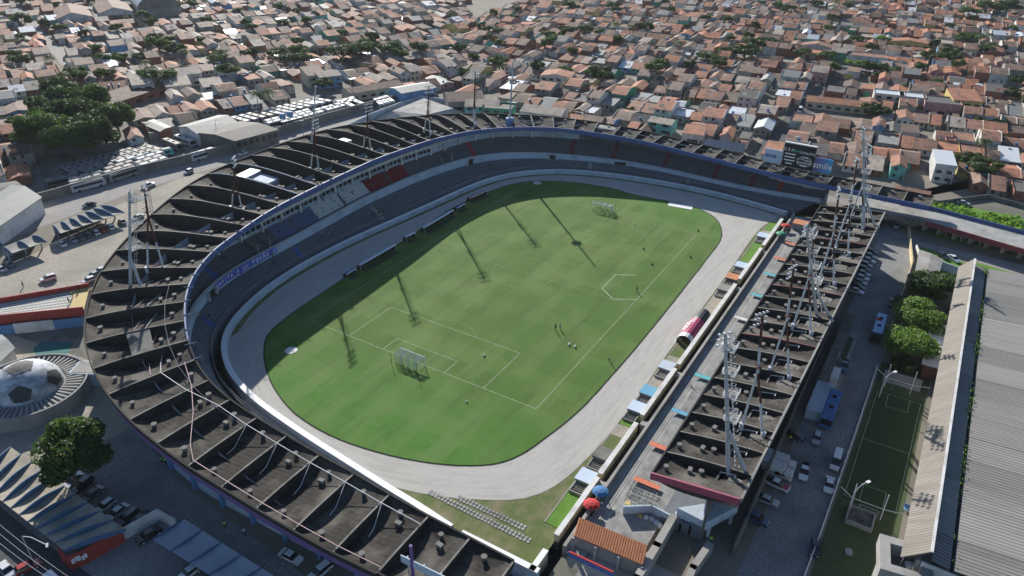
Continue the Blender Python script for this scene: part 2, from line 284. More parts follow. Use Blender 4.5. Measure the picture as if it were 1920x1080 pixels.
# ================================================================== GRANDSTAND RING
def ext(A, d, k=4): return A+[[A[-1][j]+d[j]*(q+1) for j in range(len(d))] for q in range(k)]
RI = ext(RING['I'], (.1, -8, -.1)); RO = ext(RING['O'], (.2, -8, -.1)); RP = [list(p) for p in RING['P']]; RW = [list(p) for p in RING['W']]
NF = len(RI)
M = 4
I_ = cr(RI, M); O_ = cr(RO, M); P_ = cr(RP, M); W_ = cr(RW, M)
nst = len(P_)
def un(v): v = np.array(v[:2], float); return v/np.hypot(*v)
stand = tag(empty('grandstand'), 'horseshoe concrete grandstand with dark ribbed roof curving round the football pitch', 'grandstand')
def ringstrip(name, prof, m, a=0, b=None, parent=stand, thick=None, mi=None):
    """prof(k) -> list of 3D points across; makes a strip along the ring"""
    mb = MB(); b = nst if b is None else b; rows = [prof(k) for k in range(a, b)]; n = len(rows[0])
    for r in rows: mb.v += [tuple(float(q) for q in p) for p in r]
    for k in range(len(rows)-1):
        for j in range(n-1):
            i0 = k*n+j; mb.f.append((i0, i0+n, i0+n+1, i0+1)); mb.m.append(mi[j] if mi else 0)
    return mb.build(name, m, parent)
def p3(p, z): return (p[0], p[1], z)
uWP = [un(P_[k][:2]-W_[k]) for k in range(nst)]; dWP = [np.hypot(*(P_[k][:2]-W_[k])) for k in range(nst)]
uPO = [un(O_[k][:2]-P_[k][:2]) for k in range(nst)]; dPO = [np.hypot(*(O_[k][:2]-P_[k][:2])) for k in range(nst)]
zP = [P_[k][2] for k in range(nst)]
walk = [z-2.4*z/6 for z in zP]
# perimeter wall: white coping, pitch side face, moat face (a thing of its own)
def wallprof(h0, h1, t):
    def f(k):
        w = W_[k]; u = uWP[k]; a = w-u*t/2; b = w+u*t/2
        return [p3(a, h0), p3(a, h1), p3(b, h1), p3(b, -2.2)]
    return f
wall = ringstrip('perimeter_wall', wallprof(-.3, 1.5, 1.3), ['wall_bluewhite', 'coping_white'], 1, nst, None, mi=[0, 1, 0])
tag(wall, 'low white topped wall that follows the curve between running track and moat', 'wall')
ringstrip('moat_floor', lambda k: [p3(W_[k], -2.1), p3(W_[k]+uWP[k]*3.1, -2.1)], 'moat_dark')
ringstrip('fence_wall', lambda k: [p3(W_[k]+uWP[k]*2.75, -2.1), p3(W_[k]+uWP[k]*2.75, 1.25), p3(W_[k]+uWP[k]*2.95, 1.25), p3(W_[k]+uWP[k]*2.95, 0)], 'terrace_grey')
mb = MB()
for k in range(nst-1):
    for s in range(4):
        a = W_[k]+(W_[k+1]-W_[k])*s/4+uWP[k]*2.85; mb.tube(p3(a, 1.2), p3(a, 2.3), .05, n=3, caps=False)
    a = W_[k]+uWP[k]*2.85; b = W_[k+1]+uWP[k+1]*2.85; mb.tube(p3(a, 2.3), p3(b, 2.3), .05, n=3, caps=False)
stuff(mb.build('fence_railing', 'terrace_pale', stand))
NL = 8
for j in range(NL):
    def pr_(k, j=j):
        s0 = 3.3; s1 = dWP[k]-1.9; w = (s1-s0)/NL; za = .15+(walk[k]-.15)*j/NL; zb = .15+(walk[k]-.15)*(j+1)/NL
        a = W_[k]+uWP[k]*(s0+w*j); c = W_[k]+uWP[k]*(s0+w*j+.17); b = W_[k]+uWP[k]*(s0+w*(j+1))
        return [p3(a, za-.1), p3(a, zb+.0), p3(c, zb+.0), p3(c, zb-.02), p3(b, zb-.02)]
    ringstrip('terrace_step', pr_, ['terrace_pale', 'terrace_grey', 'riser_grey'], mi=[2, 0, 0, 1])
ringstrip('walkway', lambda k: [p3(P_[k][:2]-uWP[k]*1.95, walk[k]-.03), p3(P_[k][:2]-uWP[k]*.3, walk[k]-.03)], 'terrace_grey')
ringstrip('parapet', lambda k: [p3(P_[k][:2]-uWP[k]*.4, walk[k]-.5), p3(P_[k][:2]-uWP[k]*.4, zP[k]), p3(P_[k][:2]+uPO[k]*.7, zP[k]), p3(P_[k][:2]+uPO[k]*.7, zP[k]-1.3)], ['wall_bluewhite', 'coping_white'], mi=[0, 1, 0])
zF = [z-.95 for z in zP]
dep = [min(float(np.interp(k/M, [0, 12, 15, 28, 32, 52], [9.9, 9.9, 6.9, 6.9, 9.5, 9.9])), max(7.2, dPO[k]-1.0)) for k in range(nst)]
rise = [float(np.interp(k/M, [0, 12, 15, 28, 32, 52], [.5, .5, .38, .38, .48, .5])) for k in range(nst)]
ringstrip('upper_walkway', lambda k: [p3(P_[k][:2]+uPO[k]*.5, zF[k]), p3(P_[k][:2]+uPO[k]*2.0, zF[k])], 'terrace_grey')
NU = 9
for j in range(NU):
    def pr_(k, j=j):
        w = (dep[k]-2)/NU; za = zF[k]+rise[k]*j; zb = za+rise[k]
        a = P_[k][:2]+uPO[k]*(2+w*j); c = P_[k][:2]+uPO[k]*(2+w*j+.2); b = P_[k][:2]+uPO[k]*(2+w*(j+1))
        return [p3(a, za-.1), p3(a, zb), p3(c, zb), p3(c, zb-.02), p3(b, zb-.02)]
    ringstrip('terrace_step', pr_, ['terrace_pale', 'terrace_grey', 'riser_grey'], mi=[2, 0, 0, 1])
zT = [z+r*NU for z, r in zip(zF, rise)]
ringstrip('back_wall', lambda k: [p3(P_[k][:2]+uPO[k]*dep[k], zT[k]-.1), p3(P_[k][:2]+uPO[k]*dep[k], max(zT[k]+.5, I_[k][2]-.8+(O_[k][2]-I_[k][2])*dep[k]/max(dPO[k], 1)))], ['wall_bluewhite', 'back_grey'])
bw = bpy.data.objects['back_wall'].data
for p in bw.polygons: p.material_index = 1 if p.index > 36*M else 0
ringstrip('soffit_beam', lambda k: [p3(P_[k][:2]+uPO[k]*(dep[k]-.9), zT[k]+2.9), p3(P_[k][:2]+uPO[k]*(dep[k]-.9), zT[k]+3.8), p3(P_[k][:2]+uPO[k]*(dep[k]-.5), zT[k]+3.8), p3(P_[k][:2]+uPO[k]*(dep[k]-.5), zT[k]+2.9)], 'wall_white', 12*M, 36*M)
for i in range(12, 36):
    k = i*M; c = P_[k][:2]+uPO[k]*(dep[k]-.7); rz = math.atan2(uPO[k][1], uPO[k][0])
    mb = MB(); mb.box(c[0], c[1], zT[k]-.1, .5, .6, 3.0, rz); mb.build('pillar', 'wall_white', stand)
for i in range(16, 28):
    for s in range(4):
        k0 = i*M+s; a = P_[k0][:2]+uPO[k0]*(dep[k0]-.12); b = P_[k0+1][:2]+uPO[k0+1]*(dep[k0+1]-.12); c = (a+b)/2; d = b-a
        mb = MB(); mb.box(c[0], c[1], zT[k0]+1.1, np.hypot(*d)*.72, .12, 1.2, math.atan2(d[1], d[0])); mb.build('window', 'glass_dark', stand)
# stair ramps painted, crossing walls
def stairs(k, lo, hi, m, w=1.6, name='stair'):
    u = uPO[k]; t = np.array([-u[1], u[0]]); mb = MB(); ns = NU
    for j in range(ns):
        ww = (dep[k]-2)/NU; a = P_[k][:2]+u*(2+ww*j-.04); c = a+u*ww/2
        mb.box(c[0], c[1], zF[k]+rise[k]*j-.05, ww+.06, w, rise[k]+.08, math.atan2(u[1], u[0]))
    mb.build(name, m, stand)
for k, m in ((15*M+1, 'blue_paint'), (30*M+2, 'red_paint'), (36*M, 'maroon'), (38*M, 'maroon'), (40*M+2, 'maroon'), (43*M, 'maroon'), (44*M+3, 'maroon'), (46*M, 'red_paint')): stairs(k, 0, 1, m, 2.0 if k < 31*M else 1.6)
def lowstairs(k, m, w=1.5):
    u = uWP[k]; mb = MB(); s0 = 3.3; s1 = dWP[k]-1.9; ww = (s1-s0)/NL
    for j in range(NL):
        c = W_[k]+u*(s0+ww*(j+.5)-.05); zb = .15+(walk[k]-.15)*(j+1)/NL; mb.box(c[0], c[1], zb-.6, ww, w, .66, math.atan2(u[1], u[0]))
    mb.build('stair', m, stand)
for k, m in ((13*M+1, 'blue_paint'), (18*M+2, 'blue_paint'), (23*M, 'terrace_pale'), (31*M, 'concrete_dark'), (37*M, 'terrace_pale'), (42*M, 'concrete')): lowstairs(k, m)
# vomitory blocks on the upper tier (west)
for k in (17*M+3, 29*M):
    u = uPO[k]; mb = MB()
    c = P_[k][:2]+u*4.6; rz = math.atan2(u[1], u[0])
    mb.box(c[0], c[1], zF[k], 6.0, .35, 3.2, rz); t = np.array([-u[1], u[0]])
    c2 = c+t*4.4; mb.box(c2[0], c2[1], zF[k], 6.0, .35, 3.2, rz); c3 = P_[k][:2]+u*7.0+t*2.2; mb.box(c3[0], c3[1], zF[k], .35, 4.4, 3.8, rz)
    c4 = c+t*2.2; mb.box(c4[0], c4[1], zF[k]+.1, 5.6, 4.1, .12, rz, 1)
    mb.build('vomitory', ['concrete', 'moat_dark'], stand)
# openings in the parapet
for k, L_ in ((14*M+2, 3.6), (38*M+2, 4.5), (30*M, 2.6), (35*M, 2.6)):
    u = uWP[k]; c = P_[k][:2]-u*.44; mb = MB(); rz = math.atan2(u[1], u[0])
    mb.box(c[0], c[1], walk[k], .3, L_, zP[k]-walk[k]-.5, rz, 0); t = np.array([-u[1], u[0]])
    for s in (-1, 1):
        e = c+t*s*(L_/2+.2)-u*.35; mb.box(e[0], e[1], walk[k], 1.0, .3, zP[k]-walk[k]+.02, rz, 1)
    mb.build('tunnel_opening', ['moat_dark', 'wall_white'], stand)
# seats, too small to pick apart: one part per colour block
def seats(p0, p1, m):
    mb = MB()
    ks = sorted(range(14*M, 30*M), key=lambda k: np.hypot(*(P_[k][:2]-at(*p0, 6)[:2])))[0]; ke = sorted(range(14*M, 31*M), key=lambda k: np.hypot(*(P_[k][:2]-at(*p1, 6)[:2])))[0]
    for k in range(ks, ke):
        for s in range(4):
            f = (s+.5)/4
            if k == (ks+ke)//2 and s < 2: continue
            for j in range(NU-1):
                w0 = (dep[k]-2)/NU; a = P_[k][:2]*(1-f)+P_[k+1][:2]*f; u = uPO[k]; c = a+u*(2+w0*(j+.55)); z = zF[k]+rise[k]*(j+1); rz = math.atan2(u[1], u[0])
                if random.random() < .04: continue
                mb.box(c[0], c[1], z+.25, .42, .43, .08, rz); b = c+u*.2; mb.box(b[0], b[1], z+.3, .07, .43, .45, rz)
    return stuff(mb.build('seat_block', m, stand))
seats((505, 447), (604, 412), 'seat_blue'); seats((604, 412), (702, 363), 'seat_white'); seats((704, 362), (772, 331), 'seat_red')
# roof bays ------------------------------------------------------------------
def fin_line(i, u, top=True):
    if i < 0: a = np.array(RI[0])+np.array([0, 8.3*i, .25*i]); b = np.array(RO[0])+np.array([.2, 8.3*i, .2*i])
    else: a = np.array(RI[i]); b = np.array(RO[i])
    D = np.hypot(*(b-a)[:2]); S_ = .75+.062*D; A_ = .15+max(0, D-16)*.042
    p = a+(b-a)*u
    arch = A_*(math.sin(math.pi*min(1, u*.8+.0))**1.2 if u < .625 else math.sin(math.pi*(.5+(u-.625)/.375*.5)))
    sag = S_*(1-abs(2*u-1)**2.6)
    return np.array([p[0], p[1], p[2]+(arch if top else -.2-sag)])
NSEG = 12
def slab_pt(i, u, s):
    hi, lo = (i, i+1) if i < 34 else (i+1, i)
    if i >= 34: s = 1-s
    a = fin_line(hi, u, True)-np.array([0, 0, .02]); b = fin_line(lo, u, False); p = a+(b-a)*s; p[2] = a[2]+(b[2]-a[2])*s**.85
    return p
slabs = []
ventc = MB(); ventc.lathe(0, 0, [(.5, 0), (.5, 1.0), (.66, 1.0), (.66, 1.22)], 10); ventc_me = ventc.mesh('vent', 'concrete_dark')
ventb = MB(); ventb.box(0, 0, 0, 1.3, .8, 1.1); ventb.box(0, 0, 1.1, 1.5, 1.0, .14); ventb_me = ventb.mesh('vent_box', 'fin_lit_top')
for i in range(-2, NF-1):
    top = []; mb = MB(); nv = 4; uvs = []
    Dm = np.hypot(*(np.array(RO[max(i, 0)])-np.array(RI[max(i, 0)]))[:2])
    for q in range(NSEG+1):
        u = q/NSEG
        for s in range(nv+1): top.append(slab_pt(i, u, s/nv))
    off = len(top); mb.v = [tuple(p) for p in top]+[(p[0], p[1], p[2]-.35) for p in top]
    for q in range(NSEG):
        for s in range(nv):
            a = q*(nv+1)+s; f = (a, a+1, a+nv+2, a+nv+1); mb.f.append(f[::-1]); mb.m.append(0); mb.f.append(tuple(x+off for x in f)); mb.m.append(0)
            uvf = [(s/nv, q/NSEG), ((s+1)/nv, q/NSEG), ((s+1)/nv, (q+1)/NSEG), (s/nv, (q+1)/NSEG)]
            U = [(x*8.5, y*Dm) for x, y in uvf]; uvs += U[::-1]; uvs += U
    mb.uv = [c for p in uvs for c in p]
    sl_ = mb.build('roof_slab', 'roof_slab', stand, True); slabs.append(sl_)
    # vents
    u_list = [(.13, .5, 0)]
    if Dm > 25: u_list += [(.27, .45, 1), (.33, .55, 1), (.86, .5, 0)]
    elif Dm > 12: u_list += [(.86, .5, 0)]+([(.27, .45, 1)] if i % 3 != 1 else [])
    else: u_list += [(.75, .5, 1)]
    for (u, s, kind) in u_list:
        a = slab_pt(i, u, 0); b = slab_pt(i, u, 1); p = slab_pt(i, u, s+random.uniform(-.05, .05))
        v = link('vent', ventb_me if kind else ventc_me, sl_); v.location = p-np.array([0, 0, .1]); v.rotation_euler = (0, 0, math.atan2(b[1]-a[1], b[0]-a[0])+random.uniform(-.2, .2))
        sc = random.uniform(.68, .85); v.scale = (sc, sc, sc)
for i in range(-2, NF):
    t = un([-(RO[max(i, 0)][1]-RI[max(i, 0)][1]), RO[max(i, 0)][0]-RI[max(i, 0)][0]])*.17; mb = MB()
    rows = []
    for q in range(NSEG+1):
        u = q/NSEG; a = fin_line(i, u, True)+np.array([0, 0, .25]); b = fin_line(i, u, False)-np.array([0, 0, .45]); t3 = np.array([t[0], t[1], 0]); rows.append([a-t3, a+t3, b+t3, b-t3])
    for r in rows: mb.v += [tuple(p) for p in r]
    for q in range(NSEG):
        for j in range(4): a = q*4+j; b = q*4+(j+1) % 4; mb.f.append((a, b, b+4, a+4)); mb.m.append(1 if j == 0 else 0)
    mb.f.append((3, 2, 1, 0)); n = NSEG*4; mb.f.append((n, n+1, n+2, n+3)); mb.m += [0, 0]
    mb.build('roof_fin', ['fin_grey', 'fin_lit_top'], stand)
nI = len(I_)
def uIO(k): k = min(k, nI-1); return un(O_[k][:2]-I_[k][:2])
def edge(name, A, w, zt, zb, m, k0, k1, sgn):
    rows = []; mb = MB()
    for k in range(k0, k1):
        u = uIO(k)*sgn; p = A[k]; a = p[:2]; b = p[:2]-u*w; rows.append([p3(b, p[2]+zb), p3(b, p[2]+zt), p3(a, p[2]+zt), p3(a, p[2]+zb)])
    for r in rows: mb.v += [tuple(float(q) for q in x) for x in r]
    for k in range(len(rows)-1):
        for j in range(4): a = k*4+j; b = k*4+(j+1) % 4; mb.f.append((a, b, b+4, a+4)); mb.m.append(0)
    return mb.build(name, m, stand)
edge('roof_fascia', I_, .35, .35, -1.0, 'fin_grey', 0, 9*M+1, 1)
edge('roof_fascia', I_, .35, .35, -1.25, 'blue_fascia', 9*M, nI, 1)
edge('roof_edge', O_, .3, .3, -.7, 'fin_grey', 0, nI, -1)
edge('painted_band', O_, .06, -.7, -2.3, 'purple', 0, 8*M, -1)
def preedge(name, src, w, zt, zb, m, dz):
    a = np.array(src[0]); b = a+np.array([0, -16.6, -2*dz]); mb = MB()
    P = [(a[0], a[1], a[2]+zb), (a[0]+w, a[1], a[2]+zb), (b[0]+w, b[1], b[2]+zb), (b[0], b[1], b[2]+zb)]
    mb.hexa([*P, *[(p[0], p[1], p[2]+zt-zb) for p in P]]); mb.build(name, m, stand)
preedge('roof_fascia', RI, .35, .35, -1.0, 'fin_grey', .25); preedge('roof_edge', RO, .3, .3, -.7, 'fin_grey', .2); preedge('painted_band', RO, .08, -.7, -2.3, 'purple', .2)
mb = MB()
for k in range(8*M, 22*M, 3):
    u = uIO(k); mb.tube(p3(I_[k][:2]+u*.8, I_[k][2]+.45), p3(I_[k][:2]-u*1.5, I_[k][2]+.45), .09, n=4)
mb.build('light_bracket', 'steel_white', stand); bpy.context.scene.collection.objects[-1]['kind'] = 'stuff'
# facade wall and flared columns
fac = [O_[k][:2]-uIO(k)*float(np.interp(k/M, [0, 30, 35, 48], [5, 5, .5, .5])) for k in range(nst)]
mb = MB()
for k in range(nst-1): mb.quad(p3(fac[k], -.3), p3(fac[k+1], -.3), p3(fac[k+1], O_[k+1][2]-2.9), p3(fac[k], O_[k][2]-2.9), 0)
mb.build('facade_wall', ['wall_bluewhite'], stand)
mb.poly([(fac[0][0], fac[0][1], -.3), (fac[0][0], fac[0][1], 9), (fac[0][0], -56.0, 9), (fac[0][0], -56.0, -.3)])
for i in range(0, 31):
    k = min(i*M, nI-1); u = uIO(k); t = np.array([-u[1], u[0]])*.3; f = fac[k]; z = O_[k][2]
    mb = MB(); pro = [(0, 0), (.8, 0), (1.0, z-5.5), (4.7, z-1.8), (4.7, z-1.1), (4.2, z-1.3), (0, z-3.0)]
    A = [(*(f+u*d-t), h) for d, h in pro]; B = [(*(f+u*d+t), h) for d, h in pro]
    mb.poly(A[::-1]); mb.poly(B)
    for a in range(len(pro)): b = (a+1) % len(pro); mb.quad(A[a], A[b], B[b], B[a])
    mb.build('facade_column', 'blue_light', stand)
# pipes on the roof
def fpt(i, u, dz=.55):
    i0 = int(i); f = i-i0; a = fin_line(i0, u); b = fin_line(min(i0+1, NF-1), u); return a*(1-f)+b*f+np.array([0, 0, dz])
mb = MB(); mb.path([fpt(i, .17) for i in np.arange(0, 6.01, 1)]+[fpt(7, .30), fpt(8, .42)], .08, 5); mb.build('roof_pipe', 'pipe_white', stand)
mb = MB(); mb.path([fpt(i, .93) for i in np.arange(0, 5.01, 1)]+[fpt(5.4, .8), fpt(6.2, .45), fpt(7, .22), fpt(8, .12)], .08, 5); mb.build('roof_pipe', 'pipe_pink', stand)
mb = MB()
for i in range(0, 5): mb.path([fpt(i+.95, .17), slab_pt(i, .45, .8)+np.array([0, 0, .5]), slab_pt(i, .58, .75)+np.array([0, 0, .5])], .07, 4)
mb.build('roof_pipe', 'pipe_white', stand)
for i in range(8, 20):
    mb = MB(); mb.path([slab_pt(i, .40, .05)+np.array([0, 0, .3]), slab_pt(i, .36, .5)+np.array([0, 0, .4]), slab_pt(i, .30, .95)+np.array([0, 0, .5])], .08, 4); mb.build('roof_pipe', 'pipe_white' if i % 3 else 'pipe_pink', stand)
    mb = MB(); mb.path([slab_pt(i, .52, .1)+np.array([0, 0, .3]), slab_pt(i, .46, .8)+np.array([0, 0, .3])], .07, 4); mb.build('roof_pipe', 'pipe_pink' if i % 3 else 'pipe_white', stand)
for i in range(33, 48):
    mb = MB(); mb.path([fpt(i, .42), fpt(i+1, .42)], .09, 4); mb.build('roof_pipe', 'pipe_white' if i % 2 else 'concrete', stand)
mb = MB(); mb.path([fpt(i, .2, .3) for i in np.arange(5, 12.01, 1)], .035, 4); mb.build('roof_cable', 'galv', stand)
# concrete infill block between two fins, small room and painted sun glare in the bays
def bayblock(i, u0, u1, m, name, s0=.02, s1=.98, dz=.1):
    P = []
    for top in (False, True):
        for u, s in ((u0, s0), (u0, s1), (u1, s1), (u1, s0)):
            p = fin_line(i, u, top)*(1-s)+fin_line(i+1, u, top)*s; P.append(p+np.array([0, 0, dz if top else -.3]))
    mb = MB(); mb.hexa(P); return mb.build(name, m, stand)
bayblock(9, .36, .60, 'concrete_dark', 'roof_block')
bayblock(19, .60, .72, 'glare_sheet', 'roof_room_glare', .1, .95, -.3); bayblock(19, .40, .58, 'wall_bluewhite', 'roof_room_glare', .35, .9, -1.2)  # first block is painted sun glare, second the pale blue room
mb = MB(); mb.path([fpt(19, u, .35) for u in np.linspace(.02, .95, 9)], .13, 5); mb.build('glare_line', 'glare_sheet', stand)  # white tube paints the bright glare along this fin
mb = MB(); mb.path([fpt(20, u, .35) for u in np.linspace(.02, .97, 9)], .13, 5); mb.build('glare_line', 'glare_sheet', stand)  # painted glare on the neighbouring fin
bayblock(24, .55, .66, 'steel_white', 'roof_hatch', .3, .6, -1.0)
bayblock(37, .55, .98, 'concrete', 'roof_block', .03, .97, -.25)
# drum tank by the pole
# ================================================================== EAST STAND
east = tag(empty('covered_stand'), 'long covered stand with tall floodlights beside the car park', 'grandstand')
EX0, EX1 = -69.8, 69.9
def ebox(name, x0, x1, y0, y1, z0, z1, m, par=east):
    mb = MB(); mb.box((x0+x1)/2, (y0+y1)/2, z0, x1-x0, y1-y0, z1-z0); return mb.build(name, m, par)
ebox('front_wall', -84, 84, -57.8, -57.2, -2.1, 1.55, 'concrete')
TX0 = -84
ebox('terrace_deck', TX0, 84, -61.2, -57.8, -.1, .5, 'terrace_pale')
ebox('terrace_deck', TX0+6, 84, -69.5, -61.2, -.1, .68, 'terrace_deck')
for j in range(4): ebox('terrace_step', EX0+1, EX1-1, -71-1.8*j-.4, -69.2-1.8*j, .0, 1.3+.55*j, 'terrace_grey')
ebox('back_wall', EX0+.5, EX1, -77.2, -76.9, 0, 12.2, 'concrete_dark')
ebox('rear_wall', EX0+.5, EX1, -83.0, -82.7, 0, 3.4, 'concrete_dark')
NE_ = 21; ex = np.linspace(EX0, EX1, NE_+1)
ZF0, ZB0, YF, YB = 11.5, 13.5, -67.0, -83.6
def eline(x, u, top=True):
    y = YF+(YB-1.4*(x-3)/70-YF)*u; z = ZF0+(ZB0-ZF0)*u; return np.array([x, y, z+(.3*math.sin(math.pi*u)+.2 if top else -.2-1.5*(1-abs(2*u-1)**2.4))])
for i in range(NE_):
    mb = MB(); n = 10; uvs = []
    for lay in (0, -.3):
        for q in range(n+1):
            a = eline(ex[i], q/n, True)-np.array([0, 0, .03]); b = eline(ex[i+1], q/n, False); mb.v += [(a[0], a[1], a[2]+lay), (b[0], b[1], b[2]+lay)]
    for q in range(n):
        a = 2*q; mb.f.append((a, a+2, a+3, a+1)); mb.m.append(0); o = 2*(n+1); mb.f.append((o+a, o+a+1, o+a+3, o+a+2)); mb.m.append(0)
        U = [(0, q*1.76), (0, (q+1)*1.76), (6.6, (q+1)*1.76), (6.6, q*1.76)]; uvs += U; uvs += [U[0], U[3], U[2], U[1]]
    mb.uv = [c for p in uvs for c in p]; sl_ = mb.build('roof_slab', 'roof_slab', east, True)
    for u, s, kind in ((.10, .35, 0), (.35, .6, 1), (.47, .7, 0)):
        if random.random() < .12: continue
        a = eline(ex[i], u, True); b = eline(ex[i+1], u, False); p = a+(b-a)*s; v = link('vent', ventb_me if kind else ventc_me, sl_); v.location = p; v.scale = (.75,)*3; v.rotation_euler = (0, 0, random.uniform(-.2, .2))
    if i % 3 != 1:
        P = [np.array([ex[i]+.3, -78.8, 10.6]), np.array([ex[i+1]-.3, -78.8, 10.6]), np.array([ex[i+1]-1.8, -81.9, 11.2]), np.array([ex[i]+.3, -81.9, 11.2])]
        mb = MB(); mb.hexa([*P, *[p+np.array([0, 0, 1.9]) for p in P]]); mb.build('roof_block', 'concrete_dark', east)
    mb = MB(); mb.tube((ex[i+1]-1.4, -77.2, 13.0), (ex[i+1]-1.4, -79.9, 13.6), .08, n=4); mb.tube((ex[i+1]-1.4, -79.9, 13.6), (ex[i+1]-2.2, -79.9, 13.6), .08, n=4); mb.build('roof_pipe', 'pipe_white', east)
for i in range(NE_+1):
    mb = MB(); rows = []
    for q in range(11):
        a = eline(ex[i], q/10); b = eline(ex[i], q/10, False)-np.array([0, 0, .35]); t = np.array([.15, 0, 0]); rows.append([a-t, a+t, b+t, b-t])
    for r in rows: mb.v += [tuple(p) for p in r]
    for q in range(10):
        for j in range(4): a = q*4+j; b = q*4+(j+1) % 4; mb.f.append((a, b, b+4, a+4)); mb.m.append(1 if j == 0 else 0)
    mb.f.append((3, 2, 1, 0)); mb.f.append((40, 41, 42, 43)); mb.m += [0, 0]
    mb.build('roof_fin', ['fin_grey', 'fin_lit_top' if i not in (0, 8, 12, 17) else 'maroon'], east)
ebox('roof_fascia', EX0, EX1, YF, YF+.3, ZF0-.8, ZF0+.35, 'fin_grey')
mb = MB(); mb.hexa([(EX0, YB+1.46-.35, ZB0-.5), (EX1, YB-1.34-.35, ZB0-.5), (EX1, YB-1.34, ZB0-.5), (EX0, YB+1.46, ZB0-.5), (EX0, YB+1.46-.35, ZB0+.45), (EX1, YB-1.34-.35, ZB0+.45), (EX1, YB-1.34, ZB0+.45), (EX0, YB+1.46, ZB0+.45)]); mb.build('roof_edge', 'concrete', east)
P = [(EX0-.35, YF+.3, ZF0-1.0), (EX0-.05, YF+.3, ZF0-1.0), (EX0-.05, YB+1.4, ZB0-1.0), (EX0-.35, YB+1.4, ZB0-1.0)]
mb = MB(); mb.hexa([*P, *[(a, b, c+1.5) for a, b, c in P]]); mb.build('end_fascia', 'pink_red', east); MATS['pink_red'].node_tree.nodes['Principled BSDF'].inputs['Base Color'].default_value = (.30, .07, .12, 1)
for x in np.linspace(EX0+3, EX1-3, 11):
    mb = MB(); mb.tube((x, -76.5, 3), (x, -76.5, 12), .35, n=8); mb.build('column', 'wall_bluewhite', east)
mb = MB()
for q in range(6): pass
for j, y in enumerate((-59.3, -59.85, -60.4)): mb.box(0, y, .49, 160, .09, .03, 0)
stuff(mb.build('terrace_joint', 'concrete_dark', east))

# yellow moat wall with white coping, in lengths
segs = [(-90.5, -86), (-85.5, -63.5), (-62.8, -44), (-43, -13.5), (-12, 20), (21.5, 46), (47, 66), (68, 82)]
for j, (a, b) in enumerate([(at(1040, 1000, 1.8)[0], at(1118, 892, 1.8)[0]), (at(1122, 885, 1.8)[0], at(1190, 790, 1.8)[0]), (at(1200, 775, 1.8)[0], at(1262, 688, 1.8)[0]), (at(1268, 680, 1.8)[0], at(1375, 530, 1.8)[0]), (at(1380, 520, 1.8)[0], at(1420, 462, 1.8)[0]), (at(1424, 457, 1.8)[0], at(1470, 410, 1.8)[0])]):
    mb = MB(); mb.box((a+b)/2, -55.2, -.1, b-a, .9, 1.65, 0, 0); mb.box((a+b)/2, -55.2, 1.55, b-a+.04, 1.0, .14, 0, 1); mb.box((a+b)/2, -55.2, -2.1, b-a, .8, 2.0, 0, 2)
    o = mb.build('moat_wall', ['wall_yellow', 'wall_white', 'concrete_dark']); tag(o, f'{ordw(j)} length from the near end of the yellow wall with a white coping beside the moat', 'wall', 'lengths of yellow moat wall')
for j, px in enumerate([(1125, 905), (1200, 790), (1268, 700), (1380, 540), (1422, 470)]):
    x = at(*px, 1)[0]; mb = MB(); mb.box(x, -56.45, .55, 1.6, 1.5, .45, 0); mb.box(x, -56.45, -2.1, .4, 1.5, 2.65, 0)
    tag(mb.build('moat_bridge', 'concrete'), f'{ordw(j)} small concrete bridge from the near end across the moat beside the yellow wall', 'bridge', 'moat bridges')
# near short white wall corner
mb = MB(); mb.box(-90.9, -48.5, -2.1, 1.1, 15.6, 3.6, 0, 0); mb.box(-90.9, -48.5, 1.5, 1.16, 15.7, .1, 0, 1); mb.box(-88.9, -55.2, -2.1, 5, 1, 3.6, 0, 2); mb.box(-88.9, -55.2, 1.5, 5.1, 1.06, .1, 0, 1)
tag(mb.build('corner_wall', ['wall_bluewhite', 'paint_white', 'wall_yellow']), 'L shaped white topped wall at the near corner of the grass beside the bottom stand', 'wall')

# ================================================================== GROUND
loop = [fac[k] for k in range(nst-1, -1, -3)]
loop = [np.array(p) for p in loop]
loop = loop+[np.array([-106, -48]), np.array([-104, -55.8]), np.array([-91, -55.8]), np.array([-90, -57.7]), np.array([-40, -57.7]), np.array([0, -57.7]), np.array([40, -57.7]), np.array([85, -57.7]), np.array([88, -64.])]
c0 = np.array([0., 0.]); mb = MB(); far = []
for p in loop:
    a = math.atan2(p[1], p[0]); far.append((1600*math.cos(a), 1600*math.sin(a)))
n = len(loop)
for i in range(n):
    j = (i+1) % n; mb.poly([p3(loop[i], 0), p3(loop[j], 0), p3(far[j], 0), p3(far[i], 0)])
g_ = mb.build('ground', 'earth'); struct(g_)
me = g_.data; me.validate()
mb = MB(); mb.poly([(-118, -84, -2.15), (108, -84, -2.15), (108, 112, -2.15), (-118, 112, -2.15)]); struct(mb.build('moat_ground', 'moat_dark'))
vg = [p3(W_[k]-uWP[k]*.2, 0) for k in range(1, nst)]+[(83, -55, 0), (-90.6, -55, 0), (-90.9, -45, 0)]
sheet('verge_ground', vg, 0, 'verge_grass')
